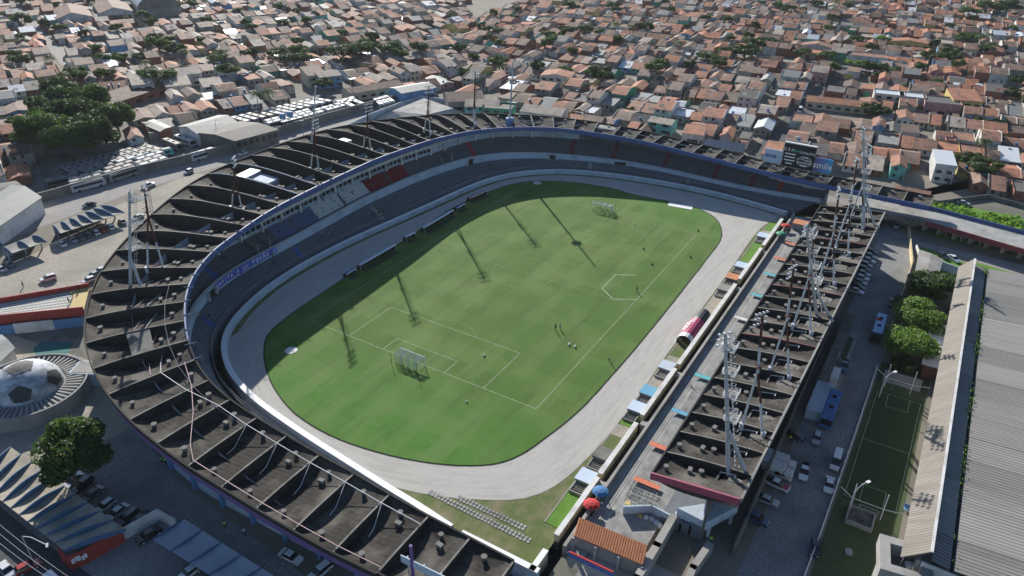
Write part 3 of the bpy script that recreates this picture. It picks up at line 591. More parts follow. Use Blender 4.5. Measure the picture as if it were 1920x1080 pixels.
# track outline
tr_out = [(424, 640), (428, 690), (450, 742), (492, 790), (560, 838), (640, 878), (720, 908), (800, 927), (870, 935), (950, 938), (1000, 930), (1050, 905), (1110, 850), (1180, 768), (1245, 672), (1300, 600), (1370, 505), (1415, 440), (1445, 412)]
tr_out = [at(*p)[:2] for p in tr_out]
north = [W_[k]-uWP[k]*1.3 for k in range(46*M, 12*M, -4)]
north2 = [W_[k]-uWP[k]*(2.0 if k > 22*M else 3.2) for k in range(40*M, 12*M, -4)]
outl = tr_out+[np.array([82, -52.5]), np.array([84.5, -40])]+[W_[k]-uWP[k]*2.0 for k in range(43*M, 12*M-1, -6)]
outl = [np.array(p) for p in outl]
outd = crc(outl, 4)
# inner oval (edge of grass)
ov = [(497, 650), (500, 690), (520, 735), (560, 780), (640, 825), (760, 860), (880, 873), (960, 860), (1030, 815), (1090, 765), (1150, 700), (1220, 618), (1290, 530), (1325, 485), (1350, 450), (1350, 425), (1335, 405), (1290, 385), (1200, 368), (1130, 350), (1040, 340), (960, 346), (860, 385), (760, 450), (650, 520), (560, 580), (510, 620)]
ovd = crc([at(*p)[:2] for p in ov], 5)
sheet('playing_field', [tuple(p) for p in ovd], .06, 'pitch_grass')
# running track ring: connect by angle about centre
def ray(poly, ang, c):
    d = np.array([math.cos(ang), math.sin(ang)]); best = None; n = len(poly)
    for i in range(n):
        a = poly[i]-c; e = poly[(i+1) % n]-poly[i]; den = d[0]*e[1]-d[1]*e[0]
        if abs(den) < 1e-9: continue
        t = (a[0]*e[1]-a[1]*e[0])/den; s = (a[0]*d[1]-a[1]*d[0])/den
        if t > 0 and 0 <= s <= 1 and (best is None or t > best): best = t
    return c+d*best
cc = np.array([-4., 0.]); mb = MB(); NT = 180; rows = []
for q in range(NT):
    a = 2*math.pi*q/NT; i_ = ray(ovd, a, cc); o_ = ray(outd, a, cc); rows.append([i_-(i_-cc)/np.hypot(*(i_-cc))*.6]+[i_+(o_-i_)*s/4 for s in range(1, 5)])
uvs = []; acc = [0]
for q in range(NT): acc.append(acc[-1]+np.hypot(*(rows[(q+1) % NT][2]-rows[q][2])))
for r in rows: mb.v += [p3(p, .03) for p in r]
for q in range(NT):
    for s in range(4):
        a = q*5+s; b = ((q+1) % NT)*5+s; mb.f.append((a, a+1, b+1, b)); mb.m.append(0); uvs += [(acc[q]/10, s/4), (acc[q]/10, (s+1)/4), (acc[q+1]/10, (s+1)/4), (acc[q+1]/10, s/4)]
mb.uv = [c for p in uvs for c in p]; struct(mb.build('running_track', 'track_sand'))
mb = MB(); nv = len(ovd)
for q in range(nv):
    a = ovd[q]; b = ovd[(q+1) % nv]; d = un(b-a); nn = np.array([d[1], -d[0]])
    if nn@((a+b)/2-cc) < 0: nn = -nn
    mb.quad(p3(a, .068), p3(b, .068), p3(b+nn*random.uniform(.25, .4), .068), p3(a+nn*.32, .068)); mb.quad(p3(a, .04), p3(b, .04), p3(b, .13), p3(a, .13))
stuff(mb.build('grass_edge', 'moat_dark'))
# pitch markings
ml = []
def ln(a, b, w=.14):
    a = np.array(a, float); b = np.array(b, float); d = un(b-a); t = np.array([-d[1], d[0]])*w/2; m_ = MB(); m_.quad(p3(a-t, .075), p3(a+t, .075), p3(b+t, .075), p3(b-t, .075)); return m_
field = bpy.data.objects['playing_field']
def addl(m_, m='line_white'): o = m_.build('pitch_line', m, field); return o
H, Wd = 52.5, 34.04
for a, b in (((-H, -Wd), (-H, Wd)), ((H, -Wd), (H, Wd)), ((-H, -Wd), (H, -Wd)), ((-H, Wd), (H, Wd)), ((0, -Wd), (0, Wd))): addl(ln(a, b), 'line_faint' if a[0] in (0, H) and b[0] != -H else 'line_white')
for s in (-1, 1):
    for dx, hy in ((16.5, 20.16), (5.5, 9.16)):
        x0 = s*H; x1 = s*(H-dx); lm = 'line_faint' if s > 0 else 'line_white'; addl(ln((x0, -hy), (x1, -hy)), lm); addl(ln((x1, -hy), (x1, hy)), lm); addl(ln((x1, hy), (x0, hy)), lm)
def arc(cx, cy, r, a0, a1, n):
    m_ = MB()
    for q in range(n):
        t0 = a0+(a1-a0)*q/n; t1 = a0+(a1-a0)*(q+1)/n
        P = [(cx+(r+w)*math.cos(t), cy+(r+w)*math.sin(t), .075) for t, w in ((t0, -.07), (t0, .07), (t1, .07), (t1, -.07))]; m_.poly(P)
    addl(m_, 'line_faint')
arc(0, 0, 9.15, 0, 2*math.pi, 48)
al = math.acos(5.5/9.15); arc(-H+11, 0, 9.15, -al, al, 14); arc(H-11, 0, 9.15, math.pi-al, math.pi+al, 14)
for sx in (-1, 1):
    for sy in (-1, 1):
        a0 = {(-1, -1): 0, (1, -1): math.pi/2, (1, 1): math.pi, (-1, 1): 1.5*math.pi}[(sx, sy)]; arc(sx*H, sy*Wd, 1, a0, a0+math.pi/2, 6)
for s in (-1, 1): addl(ln((s*(H-11)-.1, 0), (s*(H-11)+.12, 0), .22))
# extra training marks
for a, b in (((1129, 541), (1154, 515)), ((1154, 515), (1193, 516)), ((1129, 541), (1149, 560.5)), ((1149, 560.5), (1191, 561.5))): addl(ln(at(*a, .08)[:2], at(*b, .08)[:2], .3))
# ================================================================== FLOODLIGHT MASTS
def lamp_head(mb, p, face, n=4, w=2.6):
    """cluster of round lamps in rows on a frame"""
    p = np.array(p, float); f = np.array([math.cos(face), math.sin(face), 0]); t = np.array([-f[1], f[0], 0])
    for r in range(3):
        z = p[2]-r*1.1; mb.tube(p+t*-w/2+[0, 0, z-p[2]], p+t*w/2+[0, 0, z-p[2]], .07, n=4)
        for q in range(n):
            c = p+t*(q/(n-1)-.5)*w+[0, 0, z-p[2]]; mb.tube(c-f*.1, c+f*.38+[0, 0, -.2], .14, .28, n=7)
def mast(f1, f2, zb, zj, top, label, rusty=True, lean=None):
    o = empty('floodlight_mast'); tag(o, label, 'floodlight', 'floodlight masts on the stand roofs')
    a = np.array([*f1, zb]); b = np.array([*f2, zb]); c = (a+b)/2; T = np.array(top, float); J = c+(T-c)*((zj-zb)/(T[2]-zb))
    leg = 'steel_white'; col = 'rust' if rusty else 'steel_white'
    for p in (a, b):
        mid = p+(J-p)*.5; mb = MB(); mb.tube(p-[0, 0, 1.5], mid, .24, .22, n=8); mb.tube(p-[0, 0, 1.4], p+[0, 0, .2], .45, n=8); mb.build('leg', leg, o)
        mb = MB(); mb.tube(mid, J, .22, .22, n=8); mb.build('leg', 'steel_white' if (rusty == 2 and p is a) or not rusty else 'rust', o)
    h = T-J; m_ = J+h*.45
    if rusty == 2: mb = MB(); mb.tube(J, m_, .26, n=8); mb.build('column', 'steel_white', o); mb = MB(); mb.tube(m_, T, .26, .24, n=8); mb.build('column', 'rust', o)
    else: mb = MB(); mb.tube(J, T, .28, .22, n=8); mb.build('column', col, o)
    mb = MB(); nst_ = int((T[2]-J[2])/.9)
    off = np.array([.75, .0, 0])
    mb.tube(J+off-[0, 0, 2], T+off-[0, 0, 1], .05, n=4, caps=False); mb.tube(J+off*1.7-[0, 0, 2], T+off*1.7-[0, 0, 1], .05, n=4, caps=False)
    for q in range(nst_): p = J+h*(q/nst_); mb.tube(p+off, p+off*1.7, .04, n=3, caps=False)
    mb.build('ladder', 'rust' if rusty else 'galv', o)
    face = math.atan2(-T[1], -T[0]); mb = MB(); lamp_head(mb, T+[0, 0, .4], face); mb.build('lamp_cluster', 'steel_white', o)
    mb = MB(); mb.box(J[0], J[1], J[2]+1.2, 1.1, 1.1, .12); mb.path([J+[x, y, 2.2] for x, y in ((-.6, -.6), (.6, -.6), (.6, .6), (-.6, .6), (-.6, -.6))], .05, 4); mb.build('platform', 'rust' if rusty else 'galv', o)
    return o
ME = [((-50.5, -76.8), (-51.0, -81.0), 24.0, (1430, 591), 'floodlight mast with rusty upper column nearest the open end of the covered stand'),
      ((-29.5, -76.6), (-30.3, -80.8), 24.0, (1488, 504), 'floodlight mast with brown top, second of the rusty masts on the covered stand'),
      ((-9.8, -76.7), (-10.8, -81.0), 24.0, (1527.5, 432), 'floodlight mast third from the open end of the covered stand, beside the middle lattice tower'),
      ((16.6, -77.0), (16.1, -80.9), 24.0, (1574, 356), 'floodlight mast fourth from the open end of the covered stand'),
      ((36.6, -76.9), (35.4, -80.9), 24.0, (1608, 300), 'floodlight mast fifth from the open end, in front of the far lattice tower'),
      ((57.9, -76.9), (55.1, -81.3), 24.0, (1630, 274), 'floodlight mast at the far end of the covered stand near the curved roof')]
for f1, f2, zj, t, lab in ME: mast(f1, f2, 13.6, zj, at(*t, 34.5), lab, 2)
MW = [((46.8, 70.7), (45.4, 66.7), 26.9, (804, 163), 'slim rusty floodlight mast at the middle of the far left curve'), ((69.4, 64.2), (66.5, 61.2), 26.7, (891, 135), 'slim rusty floodlight mast on the curve just left of the blue tank pole'),
      ((18.5, 75.7), (17.9, 71.3), 27.4, (690, 197), 'rusty A shaped floodlight mast right of the glaring roof bay, third from the left edge'), ((-5.8, 76.4), (-6.8, 71.4), 30, (590, 228), 'rusty A shaped floodlight mast in front of the tall grey radio pole'),
      ((-40, 73.4), (-39.5, 69.2), 28.3, (437, 298), 'rusty A shaped floodlight mast beside the glaring white roof bay'), ((-75.9, 61.3), (-73.8, 57.6), 29.1, (270, 352), 'rusty floodlight mast with a ladder right of the pale ladder tower at the left')]
for f1, f2, zj, t, lab in MW: mast(f1, f2, 18.2 if f1[0] < 60 else 16.5, zj, at(*t, 35.3), lab, 1)
def tower(base, zb, top, label, plats=4, sp=2.2, m='galv'):
    o = empty('floodlight_tower'); tag(o, label, 'floodlight', 'ladder towers on the stand roofs')
    B = np.array([*base, zb]); T = np.array(top, float); d = T-B
    mb = MB(); mb.tube(B-[0, 0, 1.5], T, .42, .27, n=10); mb.build('column', m, o)
    mb = MB(); J = B+d*.30; mb.tube(B+[sp*.4, -sp*1.5, -1.5], J, .38, .3, n=8); mb.build('strut', m, o)
    mb = MB(); off = np.array([1.1, -.5, 0]); n = int(np.linalg.norm(d)/.8)
    for s in (0, .55): mb.tube(B+off+[s, 0, 0], T+off*.8+[s, 0, 0], .05, n=4, caps=False)
    for q in range(n): p = B+d*(q/n)+off*(1-.2*q/n); mb.tube(p, p+[.55, 0, 0], .04, n=3, caps=False)
    for q in range(0, n, 2): p = B+d*(q/n)+off*(1-.2*q/n)+[.27, -.1, 0]; mb.path([p+[-.35, 0, 0], p+[-.3, -.6, 0], p+[.3, -.6, 0], p+[.35, 0, 0]], .03, 3)
    stuff(mb.build('ladder', 'steel_white', o))
    for q in range(plats):
        p = B+d*(.36+.52*q/max(1, plats-1)); mb = MB(); mb.box(p[0]+1.2, p[1]-.3, p[2], 2.8, 2.2, .14, 0, 0)
        for z in (.5, 1.0): mb.path([p+[-.2+1.2*0+x, y, z] for x, y in ((-.1, -1.4), (2.7, -1.4), (2.7, .8), (-.1, .8), (-.1, -1.4))], .06, 4, 1)
        for x in np.linspace(-.1, 2.7, 5): mb.tube(p+[x, -1.4, 0], p+[x, -1.4, 1], .04, n=3, mi=1); mb.tube(p+[x, .8, 0], p+[x, .8, 1], .04, n=3, mi=1)
        mb.build('platform', ['concrete', 'coping_white'], o)
    mb = MB(); lamp_head(mb, T+[0, 0, .2], math.atan2(-T[1], -T[0]), 3, 2.0); mb.build('lamp_cluster', 'steel_white', o)
    return o
tower((-63.5, -78.5), 13.5, at(1360, 628, 36), 'pale ladder tower with white railed platforms at the open end of the covered stand')
tower((-1.5, -80.5), 13.5, at(1512, 425, 36.5), 'pale ladder tower with caged ladder in the middle of the covered stand')
tower((58, -81.5), 13.5, at(1619, 241, 40), 'pale ladder tower at the far end of the covered stand against the houses')
tower((-82, 59.5), 17.5, at(242.5, 358, 38), 'pale blue grey ladder tower with brown ladder at the left of the curved roof', 3)
# poles
def pole(base, zb, top, label, tank=False):
    o = empty('radio_pole'); tag(o, label, 'pole'); B = np.array([*base, zb]); T = np.array(top, float)
    mb = MB(); mb.tube(B, T, .42, .22, n=8); mb.build('shaft', 'steel_white', o)
    p = B+(T-B)*.72; mb = MB(); mb.lathe(p[0], p[1], [(.5, p[2]), (1.7, p[2]+.4), (1.7, p[2]+.6), (.4, p[2]+.7)], 10); mb.path([p+[1.7*math.cos(t), 1.7*math.sin(t), 1.6] for t in np.linspace(0, 2*math.pi, 9)], .06, 4); mb.build('platform', 'steel_white', o)
    if tank: mb = MB(); mb.lathe(B[0], B[1], [(1.6, zb-2), (1.6, zb+1.6), (1.2, zb+1.8)], 14); mb.build('base_drum', 'blue_light', o)
    mb = MB(); mb.path([T+[-.8, 0, -.3], T+[.8, 0, -.3]], .06, 4); mb.path([T+[0, -.8, .3], T+[0, .8, .3]], .06, 4); mb.build('antenna', 'galv', o)
pole((78.5, 53), 15.5, at(962, 115, 40), 'white pole with a round platform and blue drum at its foot on the far roof', True)
pole((15, 96.5), 15.5, at(592, 162, 38), 'tall grey pole with a round platform on the left roof behind a rusty mast')
# ================================================================== GOALS, DUGOUTS, FIELD THINGS
mat('net', (.55, .58, .55), .9)
def goal(s, label):
    o = empty('goal'); tag(o, label, 'goal', 'goals on the pitch'); x = s*H; zt = 2.44
    mb = MB(); mb.tube((x, -3.66, 0), (x, -3.66, zt), .09, n=8); mb.build('post', 'paint_white', o); mb = MB(); mb.tube((x, 3.66, 0), (x, 3.66, zt), .09, n=8); mb.build('post', 'paint_white', o)
    mb = MB(); mb.tube((x, -3.7, zt), (x, 3.7, zt), .09, n=8); mb.build('crossbar', 'paint_white', o)
    for y in (-3.8, 3.8):
        mb = MB(); mb.tube((x+s*3.4, y, 0), (x+s*3.4, y, 3.0), .06, n=5); mb.build('net_pole', 'black_iron', o)
    mb = MB()
    def P(u, v): return (x+s*(2.2*u), -3.66+7.32*v, zt-(.12*math.sin(math.pi*v))*u) if u <= 1 else (x+s*(2.2+.5*(u-1)), -3.66+7.32*v, zt*(2-u)-.1)
    for v in np.linspace(0, 1, 31): mb.path([P(u, v) for u in (0, .5, 1, 1.5, 1.98)], .018, 3)
    for u in np.linspace(.1, 1.95, 15): mb.path([P(u, v) for v in np.linspace(0, 1, 5)], .018, 3)
    # bands of denser netting
    for k in range(1, 7, 2):
        v0, v1 = k/7-.07, k/7+.07
        for v in np.linspace(v0, v1, 9): mb.path([P(u, v) for u in (0, .5, 1, 1.5, 1.98)], .026, 3)
    for y in (-3.66, 3.66): 
        for u in np.linspace(0, 2.2, 8): mb.path([(x+s*u, y, 0.05), (x+s*u, y, zt)], .018, 3)
        for z in np.linspace(.3, 2.3, 7): mb.path([(x, y, z), (x+s*2.2, y, z)], .018, 3)
    stuff(mb.build('net', 'net', o))
goal(-1, 'white football goal with striped net at the near end of the pitch'); goal(1, 'white football goal with pale net at the far end of the pitch')
def dugout(p0, p1, label, m='board_pale', hgt=1.9, depth=1.6, seats_m='tyre'):
    a = np.array(at(*p0, hgt)[:2]); b = np.array(at(*p1, hgt)[:2]); d = un(b-a); nn = np.array([-d[1], d[0]]); L_ = np.hypot(*(b-a)); c = (a+b)/2; rz = math.atan2(d[1], d[0])
    if nn[1] < 0: nn = -nn
    o = empty('dugout'); tag(o, label, 'dugout', 'dugouts beside the pitch')
    mb = MB(); bk = c+nn*depth*.8; P = []
    for q, (w, z) in enumerate([(-.1, hgt), (.5, hgt+.12), (1.1, hgt-.2), (1.5, hgt-.9), (1.6, 0)]):
        P.append([a+nn*w, b+nn*w, z])
    for q in range(len(P)-1): mb.quad(p3(P[q][0], P[q][2]), p3(P[q][1], P[q][2]), p3(P[q+1][1], P[q+1][2]), p3(P[q+1][0], P[q+1][2]))
    mb.build('shell', m, o)
    for e in (a, b):
        mb = MB(); mb.box(*(e+nn*.75), 0, .06, 1.5, hgt*.75, rz+0); mb.build('end_panel', 'glass_dark', o)
        mb = MB(); mb.tube(p3(e, 0), p3(e, hgt), .05, n=5); mb.build('post', 'paint_white', o)
    mb = MB(); cm_ = c-nn*.9; mb.box(*cm_, .03, L_*.96, 2.2, .05, rz); mb.build('mat', 'turf_dark', o); mb = MB(); mb.tube(p3(a-nn*.1, hgt+.02), p3(b-nn*.1, hgt+.02), .14, n=5); mb.build('front_rail', 'coping_white', o)
    n = max(3, int(L_/.7)); sb = MB()
    for q in range(n): s = a+(b-a)*((q+.5)/n)+nn*1.0; sb.box(*s, .35, .45, .45, .1, rz); sb.box(*(s+nn*.22), .4, .45, .08, .5, rz)
    stuff(sb.build('seat_row', seats_m, o))
dugout((675, 497), (742, 459), 'nearer of the two long pale dugouts on the shaded side line')
dugout((795, 427), (851, 394), 'farther of the two long pale dugouts on the shaded side line')
dugout((761, 444), (779, 436), 'short bench shelter between the two long dugouts')
dugout((650, 514), (667, 504), 'small low bench shelter nearest the camera on the shaded side line', 'blue_paint', 1.4)
dugout((857, 390), (872, 382), 'small bench shelter beyond the long dugouts on the shaded side line', 'blue_paint', 1.4)
dugout((881, 371), (913, 358), 'far bench shelter with red and white seats near the top curve', 'red_paint', 1.5, 1.6, 'seat_red')
# pink and black tunnel by the sunny side
o = empty('player_tunnel'); tag(o, 'pink and black inflatable players tunnel reading OZO beside the yellow wall', 'tunnel')
t0 = at(1277, 634, 1.2); t1 = at(1322, 580, 1.8)
x0, x1 = -32.5, -15.0; yc = -52.6
def tunnel(xa, xb, m, nm):
    mb = MB(); n = 8; A = []; B = []
    for q in range(n+1):
        t = math.pi*q/n; A.append((xa, yc-2.0*math.cos(t), 2.5*math.sin(t)**.8)); B.append((xb, yc-2.0*math.cos(t), 2.5*math.sin(t)**.8))
    for q in range(n): mb.quad(A[q], A[q+1], B[q+1], B[q])
    return mb.build(nm, m, o)
tx0 = at(1285, 640, 1)[0]; tx1 = at(1325, 583, 2)[0]
tunnel(tx0+2.0, tx0+(tx1-tx0)*.66, 'pink_tunnel' if 'pink_tunnel' in MATS else (mat('pink_tunnel', (.42, .05, .13), .5).name), 'cover'); tunnel(tx0+(tx1-tx0)*.66, tx1, 'glass_dark' if 0 else (mat('tunnel_black', (.035, .045, .05), .6).name), 'cover'); tunnel(tx0, tx0+1.9, 'paint_white', 'mouth_frame')
def text(s, size, loc, rot, m, parent=None, ext=.01, align='CENTER', name='lettering', bold=0, sx=1):
    cu = bpy.data.curves.new(name, 'FONT'); cu.body = s; cu.size = size; cu.extrude = ext; cu.align_x = align; cu.align_y = 'CENTER'; cu.offset = bold; cu.resolution_u = 2
    ob = bpy.data.objects.new(name, cu); COL.objects.link(ob); cu.materials.append(MATS[m]); ob.matrix_world = Matrix.Translation(Vector([float(q) for q in loc])) @ rot.to_4x4() @ Matrix.Diagonal((sx, 1, 1, 1))
    bpy.context.view_layer.update(); me = bpy.data.meshes.new_from_object(ob.evaluated_get(bpy.context.evaluated_depsgraph_get())); mw = ob.matrix_world.copy(); bpy.data.objects.remove(ob); bpy.data.curves.remove(cu)
    me.transform(mw); return link(name, me, parent)
def basis(right, up):
    r = Vector(right).normalized(); u = Vector(up).normalized(); n = r.cross(u); return Matrix((r, u, n)).transposed()
tang = R(52); text('OZO', 2.1, ((tx0*.62+tx1*.38), yc+1.35, 2.05), basis((1, 0, 0), (0, -.80, .6)), 'paint_white', o, bold=.03)
for q in range(4):
    mb = MB(); x = tx0*.47+tx1*.53; mb.box(x+.9, yc+.25+.35*q, 2.42-.2*q*q*.35, 3.6, .16, .06); mb.build('stripe', 'paint_white', o)
# access hatches and kerbs along the sunny side
hatch = [((1238, 682), 'wall_bluewhite', 'pale concrete hatch with a rusty patch'), ((1215, 733), 'bench_blue', 'bright blue hatch cover'), ((1190, 762), 'board_pale', 'pale blue hatch cover'), ((1098, 893), 'board_pale', 'pale hatch cover with green stains nearest the red umbrella'),
         ((1262, 693), 'wall_bluewhite', 'x'), ((1358, 540), 'concrete', 'dull concrete hatch in the middle of the sunny side'), ((1365, 517), 'tile_orange', 'brick red hatch cover'), ((1392, 498), 'board_pale', 'pale hatch cover right of the brick red one'), ((1428, 441), 'board_pale', 'pale hatch cover nearest the far corner umbrella'), ((1133, 852), 'concrete_dark', 'stained flat concrete hatch in the grass strip')]
for (p, m, lab) in hatch:
    if lab == 'x': continue
    c = at(*p, .7); o = empty('access_hatch'); tag(o, lab+' beside the running track', 'hatch', 'access hatches along the track')
    mb = MB(); mb.box(c[0], -52.9, 0, 3.3, 3.2, .85); mb.build('box', 'concrete', o); mb = MB(); mb.box(c[0], -52.9, .86, 3.6, 3.4, .14); mb.build('cover', m, o)
    mb = MB(); mb.box(c[0]-3.2, -52.9, .02, 2.6, 2.4, .06, 0, 1)
    for s in (-1.3, 1.3): mb.box(c[0]-3.2, -52.9+s, 0, 2.8, .25, .5, 0, 0)
    mb.box(c[0]-4.6, -52.9, 0, .25, 2.8, .5, 0, 0)
    for q in range(4): mb.box(c[0]-2.3-.5*q, -52.9, .1, .12, 2.3, .22, 0, 0)
    mb.build('stairwell', ['concrete', 'moat_dark'], o)
for j, (p, q) in enumerate([((1150, 790), (1200, 745)), ((1120, 855), (1150, 815)), ((1240, 660), (1275, 612)), ((1345, 545), (1385, 492)), ((1390, 490), (1422, 456)), ((1438, 432), (1456, 418)), ((1035, 985), (1090, 905))]):
    a = at(*p, .04)[0]; b = at(*q, .04)[0]; mb = MB(); mb.box((a+b)/2, -53.0, .0, abs(b-a), 3.4, .06); struct(mb.build('grass_strip', 'lush_grass' if j not in (1, 2) else 'verge_grass'))
    mb = MB(); mb.box((a+b)/2, -51.35, .0, abs(b-a), .2, .12); struct(mb.build('kerb', 'concrete'))
sheet('sand_strip', [(-70, -51.3, 0), (84, -51.3, 0), (84, -54.8, 0), (-66, -54.8, 0), (-70, -52, 0)], .02, 'lot_sand')
# long jump mat at the far corner, throwing circles
mb = MB(); a, b, c, d = [at(*p, .1) for p in ((1255, 378.5), (1300, 386), (1297, 393), (1252, 385))]; mb.poly([a, b, c, d][::-1]); tag(mb.build('sand_mat', 'paint_white'), 'white rectangular mat lying at the far edge of the grass near the corner', 'mat')
for j, p in enumerate([(546, 657), (1007, 343)]):
    c = at(*p, .09); mb = MB(); mb.lathe(c[0], c[1], [(1.55, .05), (1.5, .14), (1.2, .15)], 18); tag(mb.build('throwing_circle', 'wall_white'), ['round pale concrete disc in the near left grass corner', 'round pale concrete disc at the top edge of the grass'][j], 'disc')
# stepping stones in the near verge: two double rows (too many tiny setts: one object per row pair)
tr = [((807, 923), (1005, 1020)), ((860, 932), (990, 993))]
for j, (a, b) in enumerate(tr):
    A = at(*a, .05)[:2]; B = at(*b, .05)[:2]; d = un(B-A); t = np.array([-d[1], d[0]]); n = int(np.hypot(*(B-A))/.75); o = empty('stone_path'); tag(o, ['nearer row of pale stone setts crossing the grass at the bottom', 'farther row of pale stone setts crossing the grass at the bottom'][j], 'path')
    for q in range(n):
        for s in (-.36, .36):
            c = A+d*(q*.75)+t*s*1.0; mb = MB(); mb.box(c[0]+random.uniform(-.05, .05), c[1], 0, .5, .55, .09, math.atan2(d[1], d[0])+random.uniform(-.1, .1)); mb.build('stone', 'wall_yellow' if 0 else 'terrace_pale', o)
# balls
for j, p in enumerate([(907.6, 667), (875, 753), (1190, 421)]):
    c = at(*p, .11); bm = bmesh.new(); bmesh.ops.create_icosphere(bm, subdivisions=2, radius=.2 if j else .28, matrix=Matrix.Translation((c[0], c[1], .28))); me = bpy.data.meshes.new('ball'); bm.to_mesh(me); bm.free(); me.materials.append(MATS['paint_white']); tag(link('ball', me), ['white ball near the penalty spot of the near goal', 'white ball behind the near goal line', 'white ball inside the far penalty area'][j], 'ball', 'balls on the pitch')
# ================================================================== PEOPLE
def person_mesh(pose):
    """one continuous body from a skinned skeleton, feet at z=0"""
    V = {'pel': (0, 0, .93, .145), 'wst': (0, 0, 1.08, .135), 'chs': (0, 0, 1.32, .165), 'nek': (0, 0, 1.48, .06), 'hd': (0, .01, 1.58, .095), 'hd2': (0, .015, 1.72, .09)}
    E = [('pel', 'wst'), ('wst', 'chs'), ('chs', 'nek'), ('nek', 'hd'), ('hd', 'hd2')]
    st = {'stand': (0, 0), 'walk': (.28, -.25), 'sit': (None, None)}[pose]
    for s, sx, fx in (('l', -.1, st[0]), ('r', .1, st[1])):
        if pose == 'sit':
            V['hp'+s] = (sx, 0, .45, .1); V['kn'+s] = (sx*1.4, .42, .48, .075); V['an'+s] = (sx*1.4, .45, .08, .05); V['to'+s] = (sx*1.5, .62, .04, .04)
        else:
            V['hp'+s] = (sx, 0, .86, .105); V['kn'+s] = (sx*1.1, fx*.5+.03, .48, .072); V['an'+s] = (sx*1.1, fx, .09, .048); V['to'+s] = (sx*1.25, fx+.17, .04, .042)
        E += [('pel', 'hp'+s), ('hp'+s, 'kn'+s), ('kn'+s, 'an'+s), ('an'+s, 'to'+s)]
        dz = -.48 if pose == 'sit' else 0
        V['sh'+s] = (sx*1.9, 0, 1.40, .07); V['el'+s] = (sx*2.5, -.06-fx*.4 if fx else -.03, 1.13, .05); V['wr'+s] = (sx*2.6, .1-fx*.6 if fx else .12, .90, .036); V['ha'+s] = (sx*2.5, .16-fx*.6 if fx else .16, .82, .042)
        E += [('chs', 'sh'+s), ('sh'+s, 'el'+s), ('el'+s, 'wr'+s), ('wr'+s, 'ha'+s)]
    if pose == 'sit':
        for k in V:
            if k[:2] in ('pe', 'ws', 'ch', 'ne', 'hd', 'sh', 'el', 'wr', 'ha'): V[k] = (V[k][0], V[k][1], V[k][2]-.45, V[k][3])
    ks = list(V); me = bpy.data.meshes.new('body'); me.from_pydata([V[k][:3] for k in ks], [(ks.index(a), ks.index(b)) for a, b in E], [])
    ob = bpy.data.objects.new('t', me); COL.objects.link(ob); m = ob.modifiers.new('s', 'SKIN'); 
    for i, k in enumerate(ks): me.skin_vertices[0].data[i].radius = (V[k][3],)*2; me.skin_vertices[0].data[i].use_root = (k == 'pel')
    s2 = ob.modifiers.new('d', 'SUBSURF'); s2.levels = 1; s2.render_levels = 1
    dg = bpy.context.evaluated_depsgraph_get(); r = bpy.data.meshes.new_from_object(ob.evaluated_get(dg)); bpy.data.objects.remove(ob)
    r.materials.clear()
    for q in ('skin', 'cloth_dark', 'cloth_white'): r.materials.append(MATS[q])
    zz = 0 if pose != 'sit' else -.45
    for p in r.polygons:
        c = p.center; z = c.z-zz; arm = abs(c.x) > .2
        p.material_index = 0 if z > 1.47 or (arm and z < 1.12) else (2 if z > .98 or arm else 1); p.use_smooth = True
    return r
PM = {k: person_mesh(k) for k in ('stand', 'walk', 'sit')}
hairb = MB(); hairb.lathe(0, -.01, [(.09, 1.66), (.105, 1.72), (.09, 1.80), (.03, 1.83)], 8); hair_me = hairb.mesh('hair', 'black_iron')
def person(px, py, label, top='cloth_white', low='cloth_dark', pose='stand', rz=None, z=0.0, grp=None, zp=None):
    c = at(px, py, z if zp is None else zp); o = link('person', PM[pose]); o.location = (c[0], c[1], z); o.rotation_euler = (0, 0, random.uniform(0, 6.28) if rz is None else rz)
    for i, m in enumerate(('skin', low, top)): setmat(o, m, i)
    h = link('hair', hair_me, o); h.location = (0, 0, 0 if pose != 'sit' else -.45); tag(o, label, 'person', grp); s = random.uniform(1.0, 1.08); o.scale = (s, s, s); return o
person(1142.5, 677, 'person in a white shirt standing on the kerb of the near track side', pose='walk', rz=.5)
person(1041.5, 618.5, 'person in black standing on the pitch, left of a pair', 'cloth_dark', z=.07)
person(1050, 616.5, 'person in white and blue standing on the pitch, right of a pair', 'cloth_white', 'cloth_blue', z=.07)
person(1194, 546.5, 'person in black standing by the touchline near the halfway line', 'cloth_dark', z=.07, pose='walk')
for j, p in enumerate([(1067, 646), (1078, 650)]):
    c = at(*p, .1); o = empty('kit_bag'); o.location = (c[0], c[1], .07); tag(o, ['small white kit bag on the grass, left of two', 'small white kit bag on the grass, right of two'][j], 'bag'); mb = MB(); mb.box(0, 0, 0, .8, .4, .4, .4, 0, .08); mb.build('bag_body', 'paint_white', o); mb = MB(); mb.path([(-.25, 0, .38), (-.2, 0, .55), (.2, 0, .55), (.25, 0, .38)], .03, 4); mb.build('handle', 'black_iron', o)
for j, p in enumerate([(1206.7, 467), (1223, 496), (1309, 433), (1295, 482.5)]):
    c = at(*p, .1); mb = MB(); mb.lathe(c[0], c[1], [(.35, .07), (.2, .35), (.06, .75)], 8); tag(mb.build('marker_cone', 'cloth_dark'), 'dark training cone on the '+['grass inside the far penalty area', 'grass below the far penalty area', 'far right corner of the pitch', 'grass outside the right touchline'][j], 'cone', 'training cones')
person(1290, 716, 'person in blue walking on the sunny terrace', 'cloth_blue', 'cloth_blue', 'walk', z=.7)
